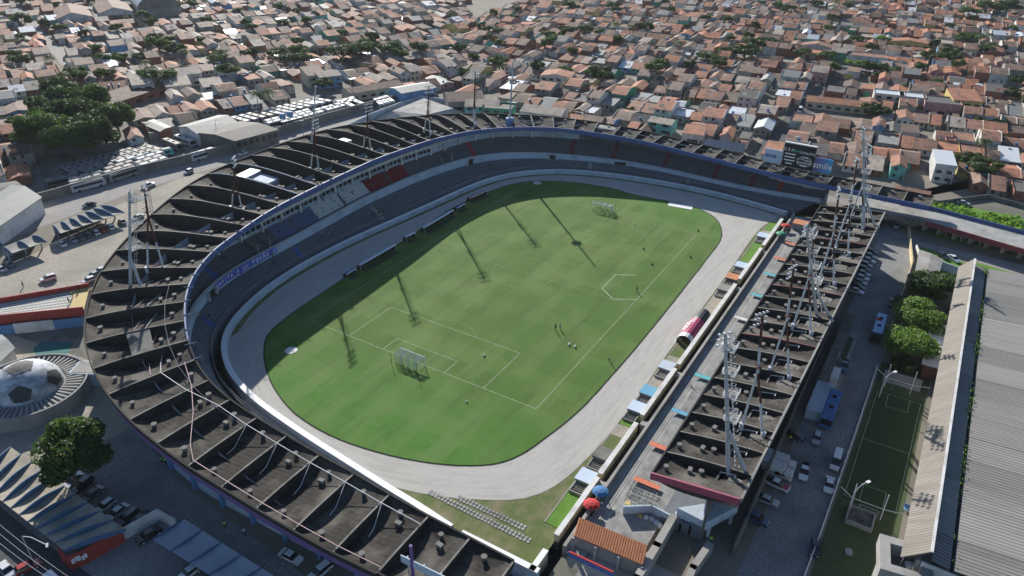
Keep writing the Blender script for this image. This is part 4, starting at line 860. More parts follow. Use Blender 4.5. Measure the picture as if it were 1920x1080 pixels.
# people and umbrellas at the near corner stall
for j, (x, y, t_) in enumerate([(1124, 938, 'cloth_green'), (1131, 944, 'cloth_green'), (1118, 948, 'cloth_dark'), (1134, 935, 'cloth_red'), (1112, 966, 'cloth_green'), (1108, 972, 'cloth_dark'), (1127, 952, 'cloth_white')]):
    person(x, y, f'{["person in green under the blue umbrella","person in green beside the blue umbrella","person in dark clothes between the umbrellas","person in a red top by the blue umbrella","person in green below the red umbrella","person in dark clothes below the red umbrella","person in a white shirt near the blue umbrella"][j]}', t_, z=.0)
def umbrella(px, py, z, m, label, r=1.35):
    c = at(px, py, z); o = empty('umbrella'); tag(o, label, 'umbrella'); mb = MB(); n = 8; 
    for q in range(n):
        a = 2*math.pi*q/n; b = 2*math.pi*(q+1)/n; T = (c[0], c[1], z+.35)
        p1 = (c[0]+r*math.cos(a), c[1]+r*math.sin(a), z-.15); p2 = (c[0]+r*math.cos(b), c[1]+r*math.sin(b), z-.15); m1 = (c[0]+r*.55*math.cos(a), c[1]+r*.55*math.sin(a), z+.2); m2 = (c[0]+r*.55*math.cos(b), c[1]+r*.55*math.sin(b), z+.2)
        mb.poly([T, m1, m2]); mb.quad(m1, p1, p2, m2)
    mb.build('canopy', m, o); mb = MB(); mb.tube((c[0], c[1], z-2.4), (c[0], c[1], z+.4), .04, n=5); mb.build('pole', 'steel_white', o)
umbrella(1126, 920, 2.5, 'blue_light' if 0 else 'cloth_blue', 'large blue umbrella at the near corner by the moat wall', 1.6)
umbrella(1109, 944, 2.3, 'cloth_red', 'large red umbrella at the near corner by the moat wall', 1.6)
umbrella(1474, 422, 2.4, 'cloth_red', 'red umbrella at the far corner by the orange roofed kiosk', 1.7)
umbrella(1465, 437, 2.3, 'green_paint', 'green umbrella at the far corner below the red one', 1.7)
for j, (x, y) in enumerate([(1468, 446), (1473, 441), (1478, 436)]): person(x, y, ['person in green under the far green umbrella', 'person in white between the two far umbrellas', 'person in dark clothes under the far red umbrella'][j], ['cloth_green', 'cloth_white', 'cloth_dark'][j], z=.68)
# stewards and spectators in the shaded stand
sp = [(1, 'lower'), ]
def on_ring(i, d, lower=True):
    k = int(i*M)
    if lower: p = W_[k]+uWP[k]*d; j = int((d-3.3)/((dWP[k]-5.2)/NL)); z = walk[k] if j >= NL else .15+(walk[k]-.15)*(max(0, j)+1)/NL
    else: p = P_[k][:2]+uPO[k]*d; w = (dep[k]-2)/NU; j = int((d-2)/w); z = zF[k] if d < 2 else zF[k]+rise[k]*(min(j, NU-1)+1)
    return p, z
CO = ['lime_vest', 'cloth_dark', 'cloth_white', 'cloth_blue']
rows_ = []
for i in (13.3, 13.6, 17.4, 17.7, 20.2, 20.35, 20.5, 22.8, 23.0, 23.2, 23.4, 11.5, 12.2, 16.4): rows_.append((i, random.uniform(5, 7.5), True))
for i in (12.4, 14.3, 15.6, 17.2, 18.6, 19.1, 20.6, 21.4, 24.3, 27.4, 16.0, 13.7): rows_.append((i, random.uniform(2.5, 7), False))
rows_.sort()
for q, (i, d, low) in enumerate(rows_):
    p, z = on_ring(i, d, low); m = CO[0] if q % 3 == 0 else random.choice(CO[1:]); o = link('person', PM['stand' if q % 3 == 0 else 'sit']); o.location = (p[0], p[1], z+(0 if q % 3 == 0 else .0)); o.rotation_euler = (0, 0, math.atan2(-p[1], -p[0])-math.pi/2)
    for s, mm in enumerate(('skin', 'cloth_dark', m)): setmat(o, mm, s)
    h = link('hair', hair_me, o); h.location = (0, 0, 0 if q % 3 == 0 else -.45)
    tag(o, f'{"lime vested steward" if q % 3 == 0 else "seated spectator"} in the shaded {"lower" if low else "upper"} tier, {ordw(q)} person along from the left', 'person', 'people in the shaded stand')
# ================================================================== BOARDS AND BANNERS
def board(p0, p1, z0, h, m, label, th=.35, name='billboard'):
    a = np.array(p0, float); b = np.array(p1, float); d = un(b-a); c = (a+b)/2; L_ = np.hypot(*(b-a)); o = empty(name); tag(o, label, 'billboard')
    mb = MB(); mb.box(c[0], c[1], z0, L_, th, h, math.atan2(d[1], d[0])); mb.build('panel', m, o)
    n = np.array([d[1], -d[0]])
    if n@(CAMP[:2]-c) < 0: n = -n
    for s in (.12, .5, .88):
        p = a+(b-a)*s-n*.4; mb = MB(); mb.tube((p[0], p[1], z0-3), (p[0], p[1], z0+h-.2), .12, n=5); mb.build('post', 'galv', o)
    right = np.array([-n[1], n[0], 0]);
    return o, c, n, right, L_
B1 = [at(1429, 304, 12.2)[:2], at(1462, 310, 12.2)[:2], at(1522, 321.5, 12.2)[:2], at(1555, 328.5, 12.2)[:2]]
X_B = 99.0
def by(px, z, py): return at(px, py, z)[1]
yb = [(B1[0][1]), (B1[1][1]), (B1[2][1]), (B1[3][1])]
grad = bpy.data.materials.new('board_gradient'); grad.use_nodes = True; MATS['board_gradient'] = grad
gN = grad.node_tree.nodes; gL = grad.node_tree.links; tcg = gN.new('ShaderNodeTexCoord'); spg = gN.new('ShaderNodeSeparateXYZ'); gL.new(tcg.outputs['Object'], spg.inputs[0]); mrg = gN.new('ShaderNodeMapRange'); mrg.inputs[1].default_value = yb[2]; mrg.inputs[2].default_value = yb[3]; gL.new(spg.outputs[1], mrg.inputs[0]); rg = gN.new('ShaderNodeValToRGB'); rg.color_ramp.elements[0].color = (.16, .08, .30, 1); rg.color_ramp.elements[1].color = (.05, .38, .72, 1); gL.new(mrg.outputs[0], rg.inputs[0]); gL.new(rg.outputs[0], gN['Principled BSDF'].inputs['Base Color'])
o1, c1, n1, r1, L1 = board((X_B, yb[0]), (X_B, yb[1]), 12.2, 4.9, 'board_pale', 'pale blue billboard with small logos at the left of the three on the far roof')
o2, c2, n2, r2, L2 = board((X_B, yb[1]-.2), (X_B, yb[2]+.1), 12.2, 8.2, 'board_black', 'black billboard with two club crests in the middle of the three on the far roof', .8)
o3, c3, n3, r3, L3 = board((X_B, yb[2]), (X_B, yb[3]), 12.2, 4.9, 'board_gradient', 'purple to blue billboard reading smile at the right of the three on the far roof')
bm1 = basis((0, -1, 0), (0, 0, 1))
mat('mint', (.05, .45, .33), .6)
fx = X_B-.45
text('smile', 3.1, (fx, c3[1], 14.5), bm1, 'paint_white', o3, bold=.05, ext=.02)
text('C S A', 1.5, (fx-.03, c2[1]+L2*.33, 18.2), bm1, 'paint_white', o2, bold=.03); text('O+O', 1.35, (fx-.03, c2[1]+L2*.06, 18.0), bm1, 'mint', o2, bold=.05); text('ATHLETIC', 1.2, (fx-.03, c2[1]-L2*.27, 17.8), bm1, 'paint_white', o2, bold=.02)
mb = MB(); mb.box(X_B, c2[1], 20.4, .95, L2+.1, .35); mb.build('top_cap', 'paint_white', o2)
mb = MB(); mb.box(fx+.1, c1[1]+.8, 14.2, .12, 3.6, 1.0, 0); mb.build('logo_bar', 'blue_paint', o1); text('CASAL', .8, (fx-.02, c1[1]+.8, 14.7), bm1, 'paint_white', o1); text('CSA', 1.3, (fx, c1[1]-2.4, 14.6), bm1, 'galv', o1)
def stripes(cy, cz, w, h, shape, m, par):
    for q in range(7):
        t = (q+.5)/7; z = cz+h*(t-.5)
        ww = w*math.sqrt(max(0, 1-(2*t-1)**2)) if shape == 'oval' else w*(1 if t > .45 else math.sqrt(max(0, 1-((.45-t)/.5)**2)))
        if q % 2 == 0 or shape == 'oval' and q in (0, 6):
            mb = MB(); mb.box(fx-.02, cy, z-h/14*.8, .06, ww, h/7*.8); mb.build('crest_stripe', m, par)
stripes(c2[1]+L2*.27, 15.0, 3.6, 4.0, 'shield', 'paint_white', o2)
mb = MB(); mb.path([(fx-.04, c2[1]-L2*.2+2.5*math.cos(t), 14.8+1.75*math.sin(t)) for t in np.linspace(0, 2*math.pi, 25)], .09, 4); mb.build('crest_ring', 'paint_white', o2)
stripes(c2[1]-L2*.2, 14.8, 4.7, 3.2, 'oval', 'paint_white', o2); mb = MB(); mb.box(fx-.06, c2[1]-L2*.2+.9, 15.1, .06, 2.0, 1.1); mb.build('crest_panel', 'board_black', o2); text('CRB', .9, (fx-.12, c2[1]-L2*.2+.9, 15.6), bm1, 'paint_white', o2)
# banners hung on the curved parapet
def banner(pa, pb, h, m, label, txt, size, m2='paint_white'):
    ka = min(range(nst), key=lambda k: np.hypot(*(P_[k][:2]-at(*pa, 6)[:2]))); kb = min(range(nst), key=lambda k: np.hypot(*(P_[k][:2]-at(*pb, 6)[:2])))
    o = empty('banner'); tag(o, label, 'banner', 'banners on the parapet'); mb = MB()
    for k in range(ka, kb):
        A = P_[k][:2]-uWP[k]*.5; B = P_[k+1][:2]-uWP[k+1]*.5; mb.quad(p3(A, zP[k]+.1-h), p3(B, zP[k+1]+.1-h), p3(B, zP[k+1]+.1), p3(A, zP[k]+.1)); A2 = A-uWP[k]*.06; B2 = B-uWP[k+1]*.06; mb.quad(p3(B2, zP[k+1]+.1-h), p3(A2, zP[k]+.1-h), p3(A2, zP[k]+.1), p3(B2, zP[k+1]+.1))
    mb.build('cloth', m, o)
    km = (ka+kb)//2; n = len(txt)
    for q, ch in enumerate(txt):
        f = (q+.7)/(n+.4); kk = ka+(kb-ka)*f; k0 = int(kk); fr = kk-k0; A = (P_[k0][:2]-uWP[k0]*.62)*(1-fr)+(P_[k0+1][:2]-uWP[k0+1]*.62)*fr; u = uWP[k0]; tdir = np.array([u[1], -u[0], 0])
        if ch != ' ': text(ch, size, (A[0], A[1], zP[k0]+.1-h/2), basis(tuple(tdir), (0, 0, 1)), m2, o, bold=.05)
banner((404, 532), (444, 502), 1.9, 'banner_blue', 'long blue banner with white letters CAPITA on the curved parapet', 'CAPITA 6', 1.5)
banner((466, 491), (518, 460), 1.9, 'banner_blue', 'long blue banner with white letters POVAO on the curved parapet', 'POVÃO 6', 1.6)
banner((450, 497), (464, 488), 4.0, 'banner_blue', 'square blue and white crest banner hanging between the two long banners', '', 1)
ob = bpy.data.objects['banner.002'] if 'banner.002' in bpy.data.objects else None
kc = min(range(nst), key=lambda k: np.hypot(*(P_[k][:2]-at(457, 492, 6)[:2]))); A = P_[kc][:2]-uWP[kc]*.65; u = uWP[kc]; td = np.array([u[1], -u[0]])
mb = MB()
for rr in (1.45, 1.0): mb.path([(A[0]+td[0]*rr*math.cos(t), A[1]+td[1]*rr*math.cos(t), zP[kc]-1.9+rr*math.sin(t)) for t in np.linspace(0, 2*math.pi, 17)], .09, 4)
mb.path([(A[0]-td[0]*.6, A[1]-td[1]*.6, zP[kc]-2.5), (A[0]+td[0]*.6, A[1]+td[1]*.6, zP[kc]-1.3)], .09, 4); mb.path([(A[0]+td[0]*.6, A[1]+td[1]*.6, zP[kc]-2.5), (A[0]-td[0]*.6, A[1]-td[1]*.6, zP[kc]-1.3)], .09, 4)
mb.build('crest', 'paint_white', ob)
for (a, b, c_, lab) in (((1351, 302), (1378, 307), 'maroon', 'dark red banner under the far roof edge with white letters'), ((1378, 309), (1416, 320), 'maroon', 'plain dark red banner beside the lettered one under the far roof edge')):
    A = at(*a, 8.6)[:2]; B = at(*b, 8.6)[:2]; o = empty('banner'); tag(o, lab, 'banner', 'banners under the far roof'); cc_ = (A+B)/2; d = un(B-A); mb = MB(); mb.box(cc_[0], cc_[1], 8.3, np.hypot(*(B-A)), .08, 1.5, math.atan2(d[1], d[0])); mb.build('cloth', c_, o)
    if 'letters' in lab: text('VARIV', 1.0, (cc_[0]-.12, cc_[1], 9.1), basis((d[0], d[1], 0), (0, 0, 1)), 'paint_white', o)
    for e in (A, B): mb = MB(); mb.tube((e[0], e[1], 4), (e[0], e[1], 10.4), .12, n=5); mb.build('post', 'blue_fascia', o)
# blank board on posts at the bottom edge
o, c_, n_, r_, L_ = board(at(752, 1047, 12.6)[:2], at(835, 1088, 12.6)[:2], 11.9, 1.5, 'board_pale', 'blank pale board on tall posts above the bottom stand roof', .15)
for p, q in (((773, 1062), (768, 990)),): 
    B = at(*p, 12); mb = MB(); mb.tube((B[0], B[1], 7), (B[0], B[1], 16.5), .28, n=6); mb.build('post', 'purple', o)
# ================================================================== SURROUNDINGS: LEFT
def psheet(name, px, z, m, zs=0.0): return sheet(name, [at(*p, zs)[:2] for p in px], z, m)
def wallseg(pts, z0, h, th, m, label, cat='wall', name='boundary_wall', cap=None, mats=None):
    o = empty(name); tag(o, label, cat)
    for a, b in zip(pts[:-1], pts[1:]):
        a = np.array(a[:2], float); b = np.array(b[:2], float); d = b-a; c = (a+b)/2; mb = MB(); mb.box(c[0], c[1], z0, np.hypot(*d)+th*.8, th, h, math.atan2(d[1], d[0])); mb.build('wall_panel', m, o)
        if cap: mb = MB(); mb.box(c[0], c[1], z0+h, np.hypot(*d)+th, th*1.2, .12, math.atan2(d[1], d[0])); mb.build('coping', cap, o)
    return o
psheet('street', [(-40, 478), (0, 455), (250, 360), (420, 310), (600, 258), (765, 208), (790, 180), (560, 236), (420, 284), (250, 326), (0, 398), (-60, 415)], .02, 'road_pale')
psheet('depot_ground', [(-80, 400), (0, 398), (250, 326), (420, 284), (560, 236), (800, 172), (700, 168), (560, 180), (420, 200), (300, 240), (200, 270), (-80, 330)], .015, 'concrete_dark')
dw = [at(*p)[:2] for p in ((-60, 417), (0, 402), (125, 366), (250, 330), (335, 310), (420, 289), (490, 264), (560, 241), (650, 216), (742, 191))]
wallseg(dw, 0, 3.4, .4, 'concrete_dark', 'long brown stained wall between the bus depot and the street', cap='concrete')
psheet('parking_lot', [(-60, 560), (0, 558), (90, 545), (175, 530), (210, 520), (330, 440), (420, 330), (360, 325), (250, 370), (200, 395), (130, 440), (60, 478), (-60, 520)], .02, 'lot_sand')
nw = [at(*p)[:2] for p in ((600, 262), (640, 251), (700, 222), (765, 197), (790, 190), (830, 195), (900, 214), (980, 230), (1060, 238))]
wallseg(nw, 0, 2.8, .35, 'wall_bluewhite', 'pale blue wall that turns the corner behind the far left curve of the stadium')
mb = MB(); b0 = [at(*p) for p in ((700, 222), (795, 196), (880, 215), (800, 245))]; t0_ = [at(*p, 3.4) for p in ((735, 208), (795, 184), (850, 203), (800, 215))]; mb.hexa([*b0, *t0_]); tag(mb.build('concrete_ramp', 'terrace_pale'), 'sunlit concrete ramp mound behind the far left corner of the stadium', 'ramp')
# buses -----------------------------------------------------------
def bus_parts(L_=11.6, Wb=2.55, Hb=3.15):
    d = {}
    mb = MB(); h = Hb; y = Wb/2; prof = [(-L_/2, .45), (-L_/2, h-.35), (-L_/2+.25, h-.05), (L_/2-.5, h-.05), (L_/2-.12, h-.6), (L_/2, 1.2), (L_/2, .45)]
    A = [(x, -y, z) for x, z in prof]; B = [(x, y, z) for x, z in prof]; mb.poly(A); mb.poly(B[::-1])
    for i in range(len(prof)): j = (i+1) % len(prof); mb.quad(A[j], A[i], B[i], B[j])
    d['body'] = mb.mesh('body', 'paint_white')
    mb = MB(); mb.box(-.1, 0, h-.06, L_-1.0, Wb-.25, .14, 0, 0, .1); d['roof'] = mb.mesh('roof', 'paint_white')
    mb = MB(); mb.box(0, 0, h+.07, .9, .9, .15); d['roof_hatch'] = mb.mesh('roof_hatch', 'tyre')
    mb = MB(); mb.box(-.2, 0, 1.55, L_-1.6, .05, .95); d['side_window'] = mb.mesh('side_window', 'glass_dark')
    mb = MB(); mb.quad((L_/2+.02, -y+.12, 1.25), (L_/2+.02, y-.12, 1.25), (L_/2-.11, y-.12, h-.55), (L_/2-.11, -y+.12, h-.55)); d['windscreen'] = mb.mesh('windscreen', 'glass_dark')
    mb = MB(); mb.tube((0, -.14, 0), (0, .14, 0), .5, n=10); d['wheel'] = mb.mesh('wheel', 'tyre')
    return d
BUS = bus_parts(); MATS.setdefault('x', None)
for nm, c in (('bus_white', (.58, .59, .60)), ('bus_cream', (.33, .32, .29)), ('bus_green', (.11, .17, .16)), ('bus_grey', (.19, .20, .22)), ('bus_blue', (.10, .20, .45)), ('bus_rustroof', (.26, .23, .21))): mat(nm, c, .65, tuple(x*.62 for x in c), .9, .5, spec=.3)
BSTRIPE = ['blue_light', 'bench_teal', 'bus_green', 'bus_blue']
def bus(x, y, rz, label, body='bus_white', roof='bus_white', grp='buses parked in the depot', z=0, name='parked_bus', sc=1):
    o = link(name, BUS['body']); setmat(o, body); o.location = (x, y, z); o.rotation_euler = (0, 0, rz); o.scale = (sc, 1, 1); tag(o, label, 'bus', grp)
    for hx in (1.5, -2.6): c = link('roof_hatch', BUS['roof_hatch'], o); c.location = (hx, 0, 0)
    for k in ('roof', 'windscreen'):
        c = link(k, BUS[k], o)
        if k == 'roof': setmat(c, roof)
    for s in (-1.28, 1.28): c = link('side_window', BUS['side_window'], o); c.location = (0, s, 0)
    for wx in (-3.4, 3.9):
        for s in (-1.18, 1.18): c = link('wheel', BUS['wheel'], o); c.location = (wx, s, .5)
    return o
def angle(p, q): return math.atan2(q[1]-p[1], q[0]-p[0])
rows = []
wl = lambda x: np.interp(x, [-58, -26, 20, 62, 118], [168, 160.5, 158.5, 152, 145])
ang = lambda x: math.atan2(wl(x+5)-wl(x-5), 10)
bn = 0
def busrow(xs, off, desc, cols):
    for j, x in enumerate(xs):
        b, r = random.choice(cols); bus(x+random.uniform(-.4, .4), wl(x)+off+.9, ang(x)+random.uniform(-.015, .015)+(math.pi if random.random() < .4 else 0), f'{ordw(j)} bus from the left in the {desc}', b, r)
WC = [('bus_white', 'bus_white'), ('bus_white', 'bus_cream'), ('bus_green', 'bus_grey'), ('bus_cream', 'bus_rustroof'), ('bus_white', 'bus_white')]
busrow([-30, -17.4, -4.8], 3.3-2.0, 'row against the brown depot wall', WC)
busrow([-29, -16.2, -3.6], 6.6-2.0, 'second row behind the brown depot wall', WC[1:4])
busrow([-27, -14.3, -1.6], 9.9-2.0, 'third row behind the brown depot wall', WC)
busrow([-33, -20, -7], 13.4-2, 'fourth row behind the brown depot wall', WC)
busrow([62, 74.5, 87], 3.6, 'row against the wall right of the garage', [('bus_white', 'bus_white'), ('bus_green', 'bus_white')])
busrow([58, 70.6, 83.2, 96], 7.2, 'second row right of the garage', [('bus_white', 'bus_white')])
busrow([60, 72.8, 100], 10.6, 'third row right of the garage', [('bus_white', 'bus_white')])
def slant(p0, p1, n, desc, cols, zz=3, rzoff=0, L_=12):
    A = at(*p0[0], zz)[:2]; B = at(*p0[1], zz)[:2]; C_ = at(*p1[0], zz)[:2]; D_ = at(*p1[1], zz)[:2]
    for j in range(n):
        f = j/(n-1); a = A+(C_-A)*f; b = B+(D_-B)*f; c = (a+b)/2; bb, r = random.choice(cols); bus(c[0], c[1], angle(a, b)+random.uniform(-.02, .02), f'{ordw(j)} parked bus from the left in the {desc}', bb, r)
slant(((112, 308), (145, 325)), ((262, 270), (303, 281)), 12, 'bus rank in front of the big trees', [('bus_grey', 'bus_grey'), ('bus_grey', 'bus_rustroof'), ('bus_cream', 'bus_grey')])
slant(((432, 218), (470, 228)), ((585, 184), (622, 190)), 12, 'bus rank behind the garage hall', [('bus_white', 'bus_cream'), ('bus_grey', 'bus_white'), ('bus_cream', 'bus_rustroof')])
slant(((640, 188), (665, 200)), ((655, 184), (682, 195)), 2, 'bus pair beside the pale green box', [('bus_white', 'bus_white')])
slant(((704, 184), (716, 196)), ((722, 180), (736, 190)), 3, 'last three at the depot right end', [('bus_white', 'bus_white')])
for p, q, lab, bb, r in [((307, 259), (337, 271), 'dusty bus left of the white hall among the sheds', 'bus_grey', 'bus_rustroof'), ((326, 251), (364, 264), 'white bus backing out beside the garage hall', 'bus_white', 'bus_white'), ((357, 290), (403, 276), 'white bus parked against the wall left of the garage hall', 'bus_white', 'bus_white'), ((272, 287), (315, 278), 'bus with teal stripe at the right end of the slanting rows', 'bench_teal', 'bus_green')]:
    a = at(*p, 3); b = at(*q, 3); bus((a[0]+b[0])/2, (a[1]+b[1])/2, angle(a, b), lab, bb, r)
# gabled sheds
def shed(corners, z, ridge, label, roof_m, wall_m, name='shed', gable_dir=0, ov=.5, cat='shed', windows=0):
    """corners: 4 world points (a,b,c,d); ridge runs from mid(a,d) to mid(b,c)"""
    a, b, c, d = [np.array(p[:2], float) for p in corners]; o = empty(name); tag(o, label, cat)
    m1 = (a+d)/2; m2 = (b+c)/2
    mb = MB()
    for p, q in ((a, b), (c, d)): mb.quad(p3(p, 0), p3(q, 0), p3(q, z), p3(p, z))
    mb.poly([p3(b, 0), p3(c, 0), p3(c, z), p3(m2, z+ridge), p3(b, z)]); mb.poly([p3(d, 0), p3(a, 0), p3(a, z), p3(m1, z+ridge), p3(d, z)])
    mb.build('wall', wall_m, o)
    e = un(m2-m1)*ov; m1o = m1-e; m2o = m2+e
    for p, q, s in ((a, b, 1), (d, c, -1)):
        n = un(p-m1)*ov; w = np.hypot(*(p-m1)); k = ridge/w; P = [p3(m1o, z+ridge+.06), p3(m2o, z+ridge+.06), p3(q+n+e, z-k*ov+.06), p3(p+n-e, z-k*ov+.06)]
        if s < 0: P = P[::-1]
        mb = MB(); mb.hexa([*[(x, y, zz-.16) for x, y, zz in P], *P]); mb.build('roof', roof_m, o)
    if windows:
        for j in range(windows):
            f = (j+.5)/windows
            for p, q in ((a, b),):
                cc_ = p+(q-p)*f; dd = un(q-p); mb = MB(); mb.box(*cc_, z*.45, np.hypot(*(q-p))/windows*.6, .16, z*.35, math.atan2(dd[1], dd[0])); mb.build('window', 'glass_dark', o)
    return o
mat('sheet_grey', (.20, .21, .20), .7, (.27, .28, .27), .4, .3); mat('sheet_dark', (.095, .09, .085), .8, (.13, .125, .12), .3, .3, col3=(.16, .15, .14), scale3=.08); mat('brick', (.20, .085, .055), .9, (.28, .13, .09), .8, .3)
mat('roof_white', (.66, .68, .70), .4, (.52, .54, .56), .5, .4, spec=.6)
shed([at(*p, 6) for p in ((370, 248), (445, 228), (408, 214), (335, 235))], 5.5, 1.6, 'white walled hall with grey sheet roof beside the big garage', 'sheet_grey', 'wall_white', 'garage_hall')
shed([at(*p, 6) for p in ((440, 262), (520, 241), (450, 226), (372, 247))], 5.6, 1.0, 'large low garage with dark stained roof beside the street wall', 'sheet_dark', 'concrete_dark', 'garage_hall', windows=7)
shed([at(*p, 6) for p in ((-5, 425), (76, 370), (20, 348), (-60, 400))], 6.0, 1.8, 'pale roofed warehouse at the left edge by the depot wall', 'sheet_grey', 'wall_white', 'warehouse')
shed([at(*p, 6) for p in ((-30, 370), (45, 352), (25, 335), (-40, 345))], 5.0, .6, 'dark roofed shed behind the pale warehouse at the left edge', 'sheet_dark', 'concrete_dark', 'warehouse')
shed([at(*p, 4) for p in ((270, 233), (300, 246), (320, 238), (288, 224))], 4.0, .4, 'small brick house with flat grey roof and blue tank near the depot', 'sheet_grey', 'brick', 'brick_house', cat='house')
for j, (px, base) in enumerate([((529, 217), (533, 241)), ((543, 213), (547, 237))]):
    b = at(*base); o = empty('water_tank'); tag(o, ['blue water tank on white legs, left of the pair over the depot wall', 'blue water tank on white legs, right of the pair over the depot wall'][j], 'water tank'); h = 4.6
    mb = MB(); mb.lathe(b[0], b[1], [(1.3, h), (1.5, h+1.9), (1.1, h+2.2), (.2, h+2.3)], 12); mb.build('tank', 'blue_light', o)
    for x, y in ((-.9, -.9), (.9, -.9), (.9, .9), (-.9, .9)): mb = MB(); mb.tube((b[0]+x, b[1]+y, 0), (b[0]+x, b[1]+y, h), .1, n=4); mb.build('leg', 'steel_white', o)
# finned canopies --------------------------------------------------
def canopy(A, B, C_, D_, z, nf, roof_m, fin_m, label, walls=True, rise=1.1, wall_m='concrete'):
    """A-B front edge, D-C back edge (world xy); fins run front to back"""
    A, B, C_, D_ = [np.array(p[:2], float) for p in (A, B, C_, D_)]; o = empty('parking_canopy'); tag(o, label, 'canopy')
    for i in range(nf):
        f0, f1 = i/nf, (i+1)/nf; P = [A+(B-A)*f0, A+(B-A)*f1, D_+(C_-D_)*f1, D_+(C_-D_)*f0]
        mb = MB(); n = 6; rows = []
        for q in range(n+1):
            u = q/n; sag = -.35*math.sin(math.pi*u); l = P[0]+(P[3]-P[0])*u; r = P[1]+(P[2]-P[1])*u; rows.append((l, r, z+sag))
        for q in range(n):
            (l0, r0, z0), (l1, r1, z1) = rows[q], rows[q+1]; mb.quad(p3(l0, z0), p3(r0, z0), p3(r1, z1), p3(l1, z1)); mb.quad(p3(l1, z1-.18), p3(r1, z1-.18), p3(r0, z0-.18), p3(l0, z0-.18))
        mb.build('roof_panel', roof_m, o)
    for i in range(nf+1):
        f = i/nf; a = A+(B-A)*f; b = D_+(C_-D_)*f; d = un(b-a); t = np.array([-d[1], d[0]])*.09; mb = MB(); rows = []
        for q in range(9):
            u = q/8; p = a+(b-a)*u; top = z+.1+rise*math.sin(math.pi*min(1, u*1.0))**1.2; bot = z-.3-.25*math.sin(math.pi*u); rows.append([p3(p-t, top), p3(p+t, top), p3(p+t, bot), p3(p-t, bot)])
        for r in rows: mb.v += r
        for q in range(8):
            for j in range(4): x = q*4+j; y = q*4+(j+1) % 4; mb.f.append((x, y, y+4, x+4)); mb.m.append(0)
        mb.v = [tuple(float(w) for w in v) for v in mb.v]; mb.build('roof_fin', fin_m, o)
        c = a+(b-a)*.5; mb = MB(); mb.box(*c, 0, .5, .25, z-.3, math.atan2(d[1], d[0])); mb.build('column', wall_m, o)
    if walls:
        c = (A+B)/2*.5+(C_+D_)/2*.5 if walls == 'mid' else (C_+D_)/2; d = C_-D_; mb = MB(); mb.box(*c, 0, np.hypot(*d), .2, z-.4, math.atan2(d[1], d[0])); mb.build('back_wall', wall_m, o)
    return o
mat('canopy_sand', (.36, .32, .24), .9, (.46, .42, .33), .5, .35, bump=.2, bscale=3, col3=(.27, .245, .2), scale3=.3)
mat('canopy_blue', (.30, .34, .40), .9, (.40, .44, .50), .7, .4); mat('canopy_old', (.24, .24, .215), .9, (.33, .325, .29), .4, .4)
zc = 3.4
canopy(at(113, 438, zc), at(233, 398, zc), at(189, 385, zc), at(101, 421, zc) if 0 else at(98, 422, zc), zc, 6, 'canopy_old', 'blue_fin', 'finned parking canopy with six bays above a row of cars by the street', rise=.9)
canopy(at(22, 475, zc), at(87, 453, zc), at(60, 442, zc), at(3, 464, zc), zc, 2, 'canopy_old', 'blue_fin', 'short finned canopy of two bays at the left edge of the sandy lot', rise=.9, wall_m='wall_bluewhite')
canopy(at(-40, 905, zc), at(120, 1032, zc), at(236, 993, zc), at(20, 838, zc), zc, 10, 'canopy_sand', 'blue_fin', 'long sand coloured canopy with blue fins by the street at the bottom left', walls=False, rise=.6)
canopy(at(286, 1012, zc), at(470, 1125, zc), at(530, 1090, zc), at(345, 973, zc), zc, 5, 'canopy_blue', 'blue_fin', 'shaded blue grey parking canopy at the bottom of the photo', walls=False, rise=.12)
pts = [at(*p, 0)[:2] for p in ((118, 1052), (135, 1068), (160, 1058), (234, 1015), (229, 1001))]
o = wallseg(pts, 0, 3.1, .25, 'red_paint', 'dark red wall with white lettering closing the end of the sand coloured canopy'); pa, pb = pts[1], pts[2]; d = un(pb-pa)
wn_ = np.array([d[1], -d[0]])
if wn_@(CAMP[:2]-pa) < 0: wn_ = -wn_
mb = MB(); rz_ = math.atan2(d[1], d[0])
for q_, (s_, w_, z_, h_) in enumerate([(.6, .5, 1.3, 1.0), (1.1, .3, 1.6, .9), (1.5, .5, 1.4, 1.1), (2.1, .35, 1.2, .8), (2.5, .5, 1.5, .9), (1.4, 1.8, 1.9, .2)]): p_ = pa+d*s_+wn_*.16; mb.box(*p_, z_, w_, .05, h_, rz_)
mb.build('painted_mark', 'paint_white', o)
wallseg([at(*p)[:2] for p in ((233, 1012), (300, 974), (333, 992))], 0, 2.6, .25, 'wall_white', 'short white wall between the two bottom canopies')
psheet('parking_lot', [(-80, 1000), (-60, 760), (0, 800), (120, 860), (230, 760), (330, 900), (640, 1130), (300, 1150), (150, 1130), (0, 960)], .02, 'lot_grey')
psheet('paved_ground', [(-90, 870), (-60, 600), (60, 640), (210, 690), (250, 800), (110, 870), (60, 900), (0, 880)], .03, 'lot_sand')
psheet('street', [(-200, 930), (0, 950), (60, 1000), (200, 1100), (300, 1200), (60, 1250), (-300, 1100)], .035, 'asphalt')
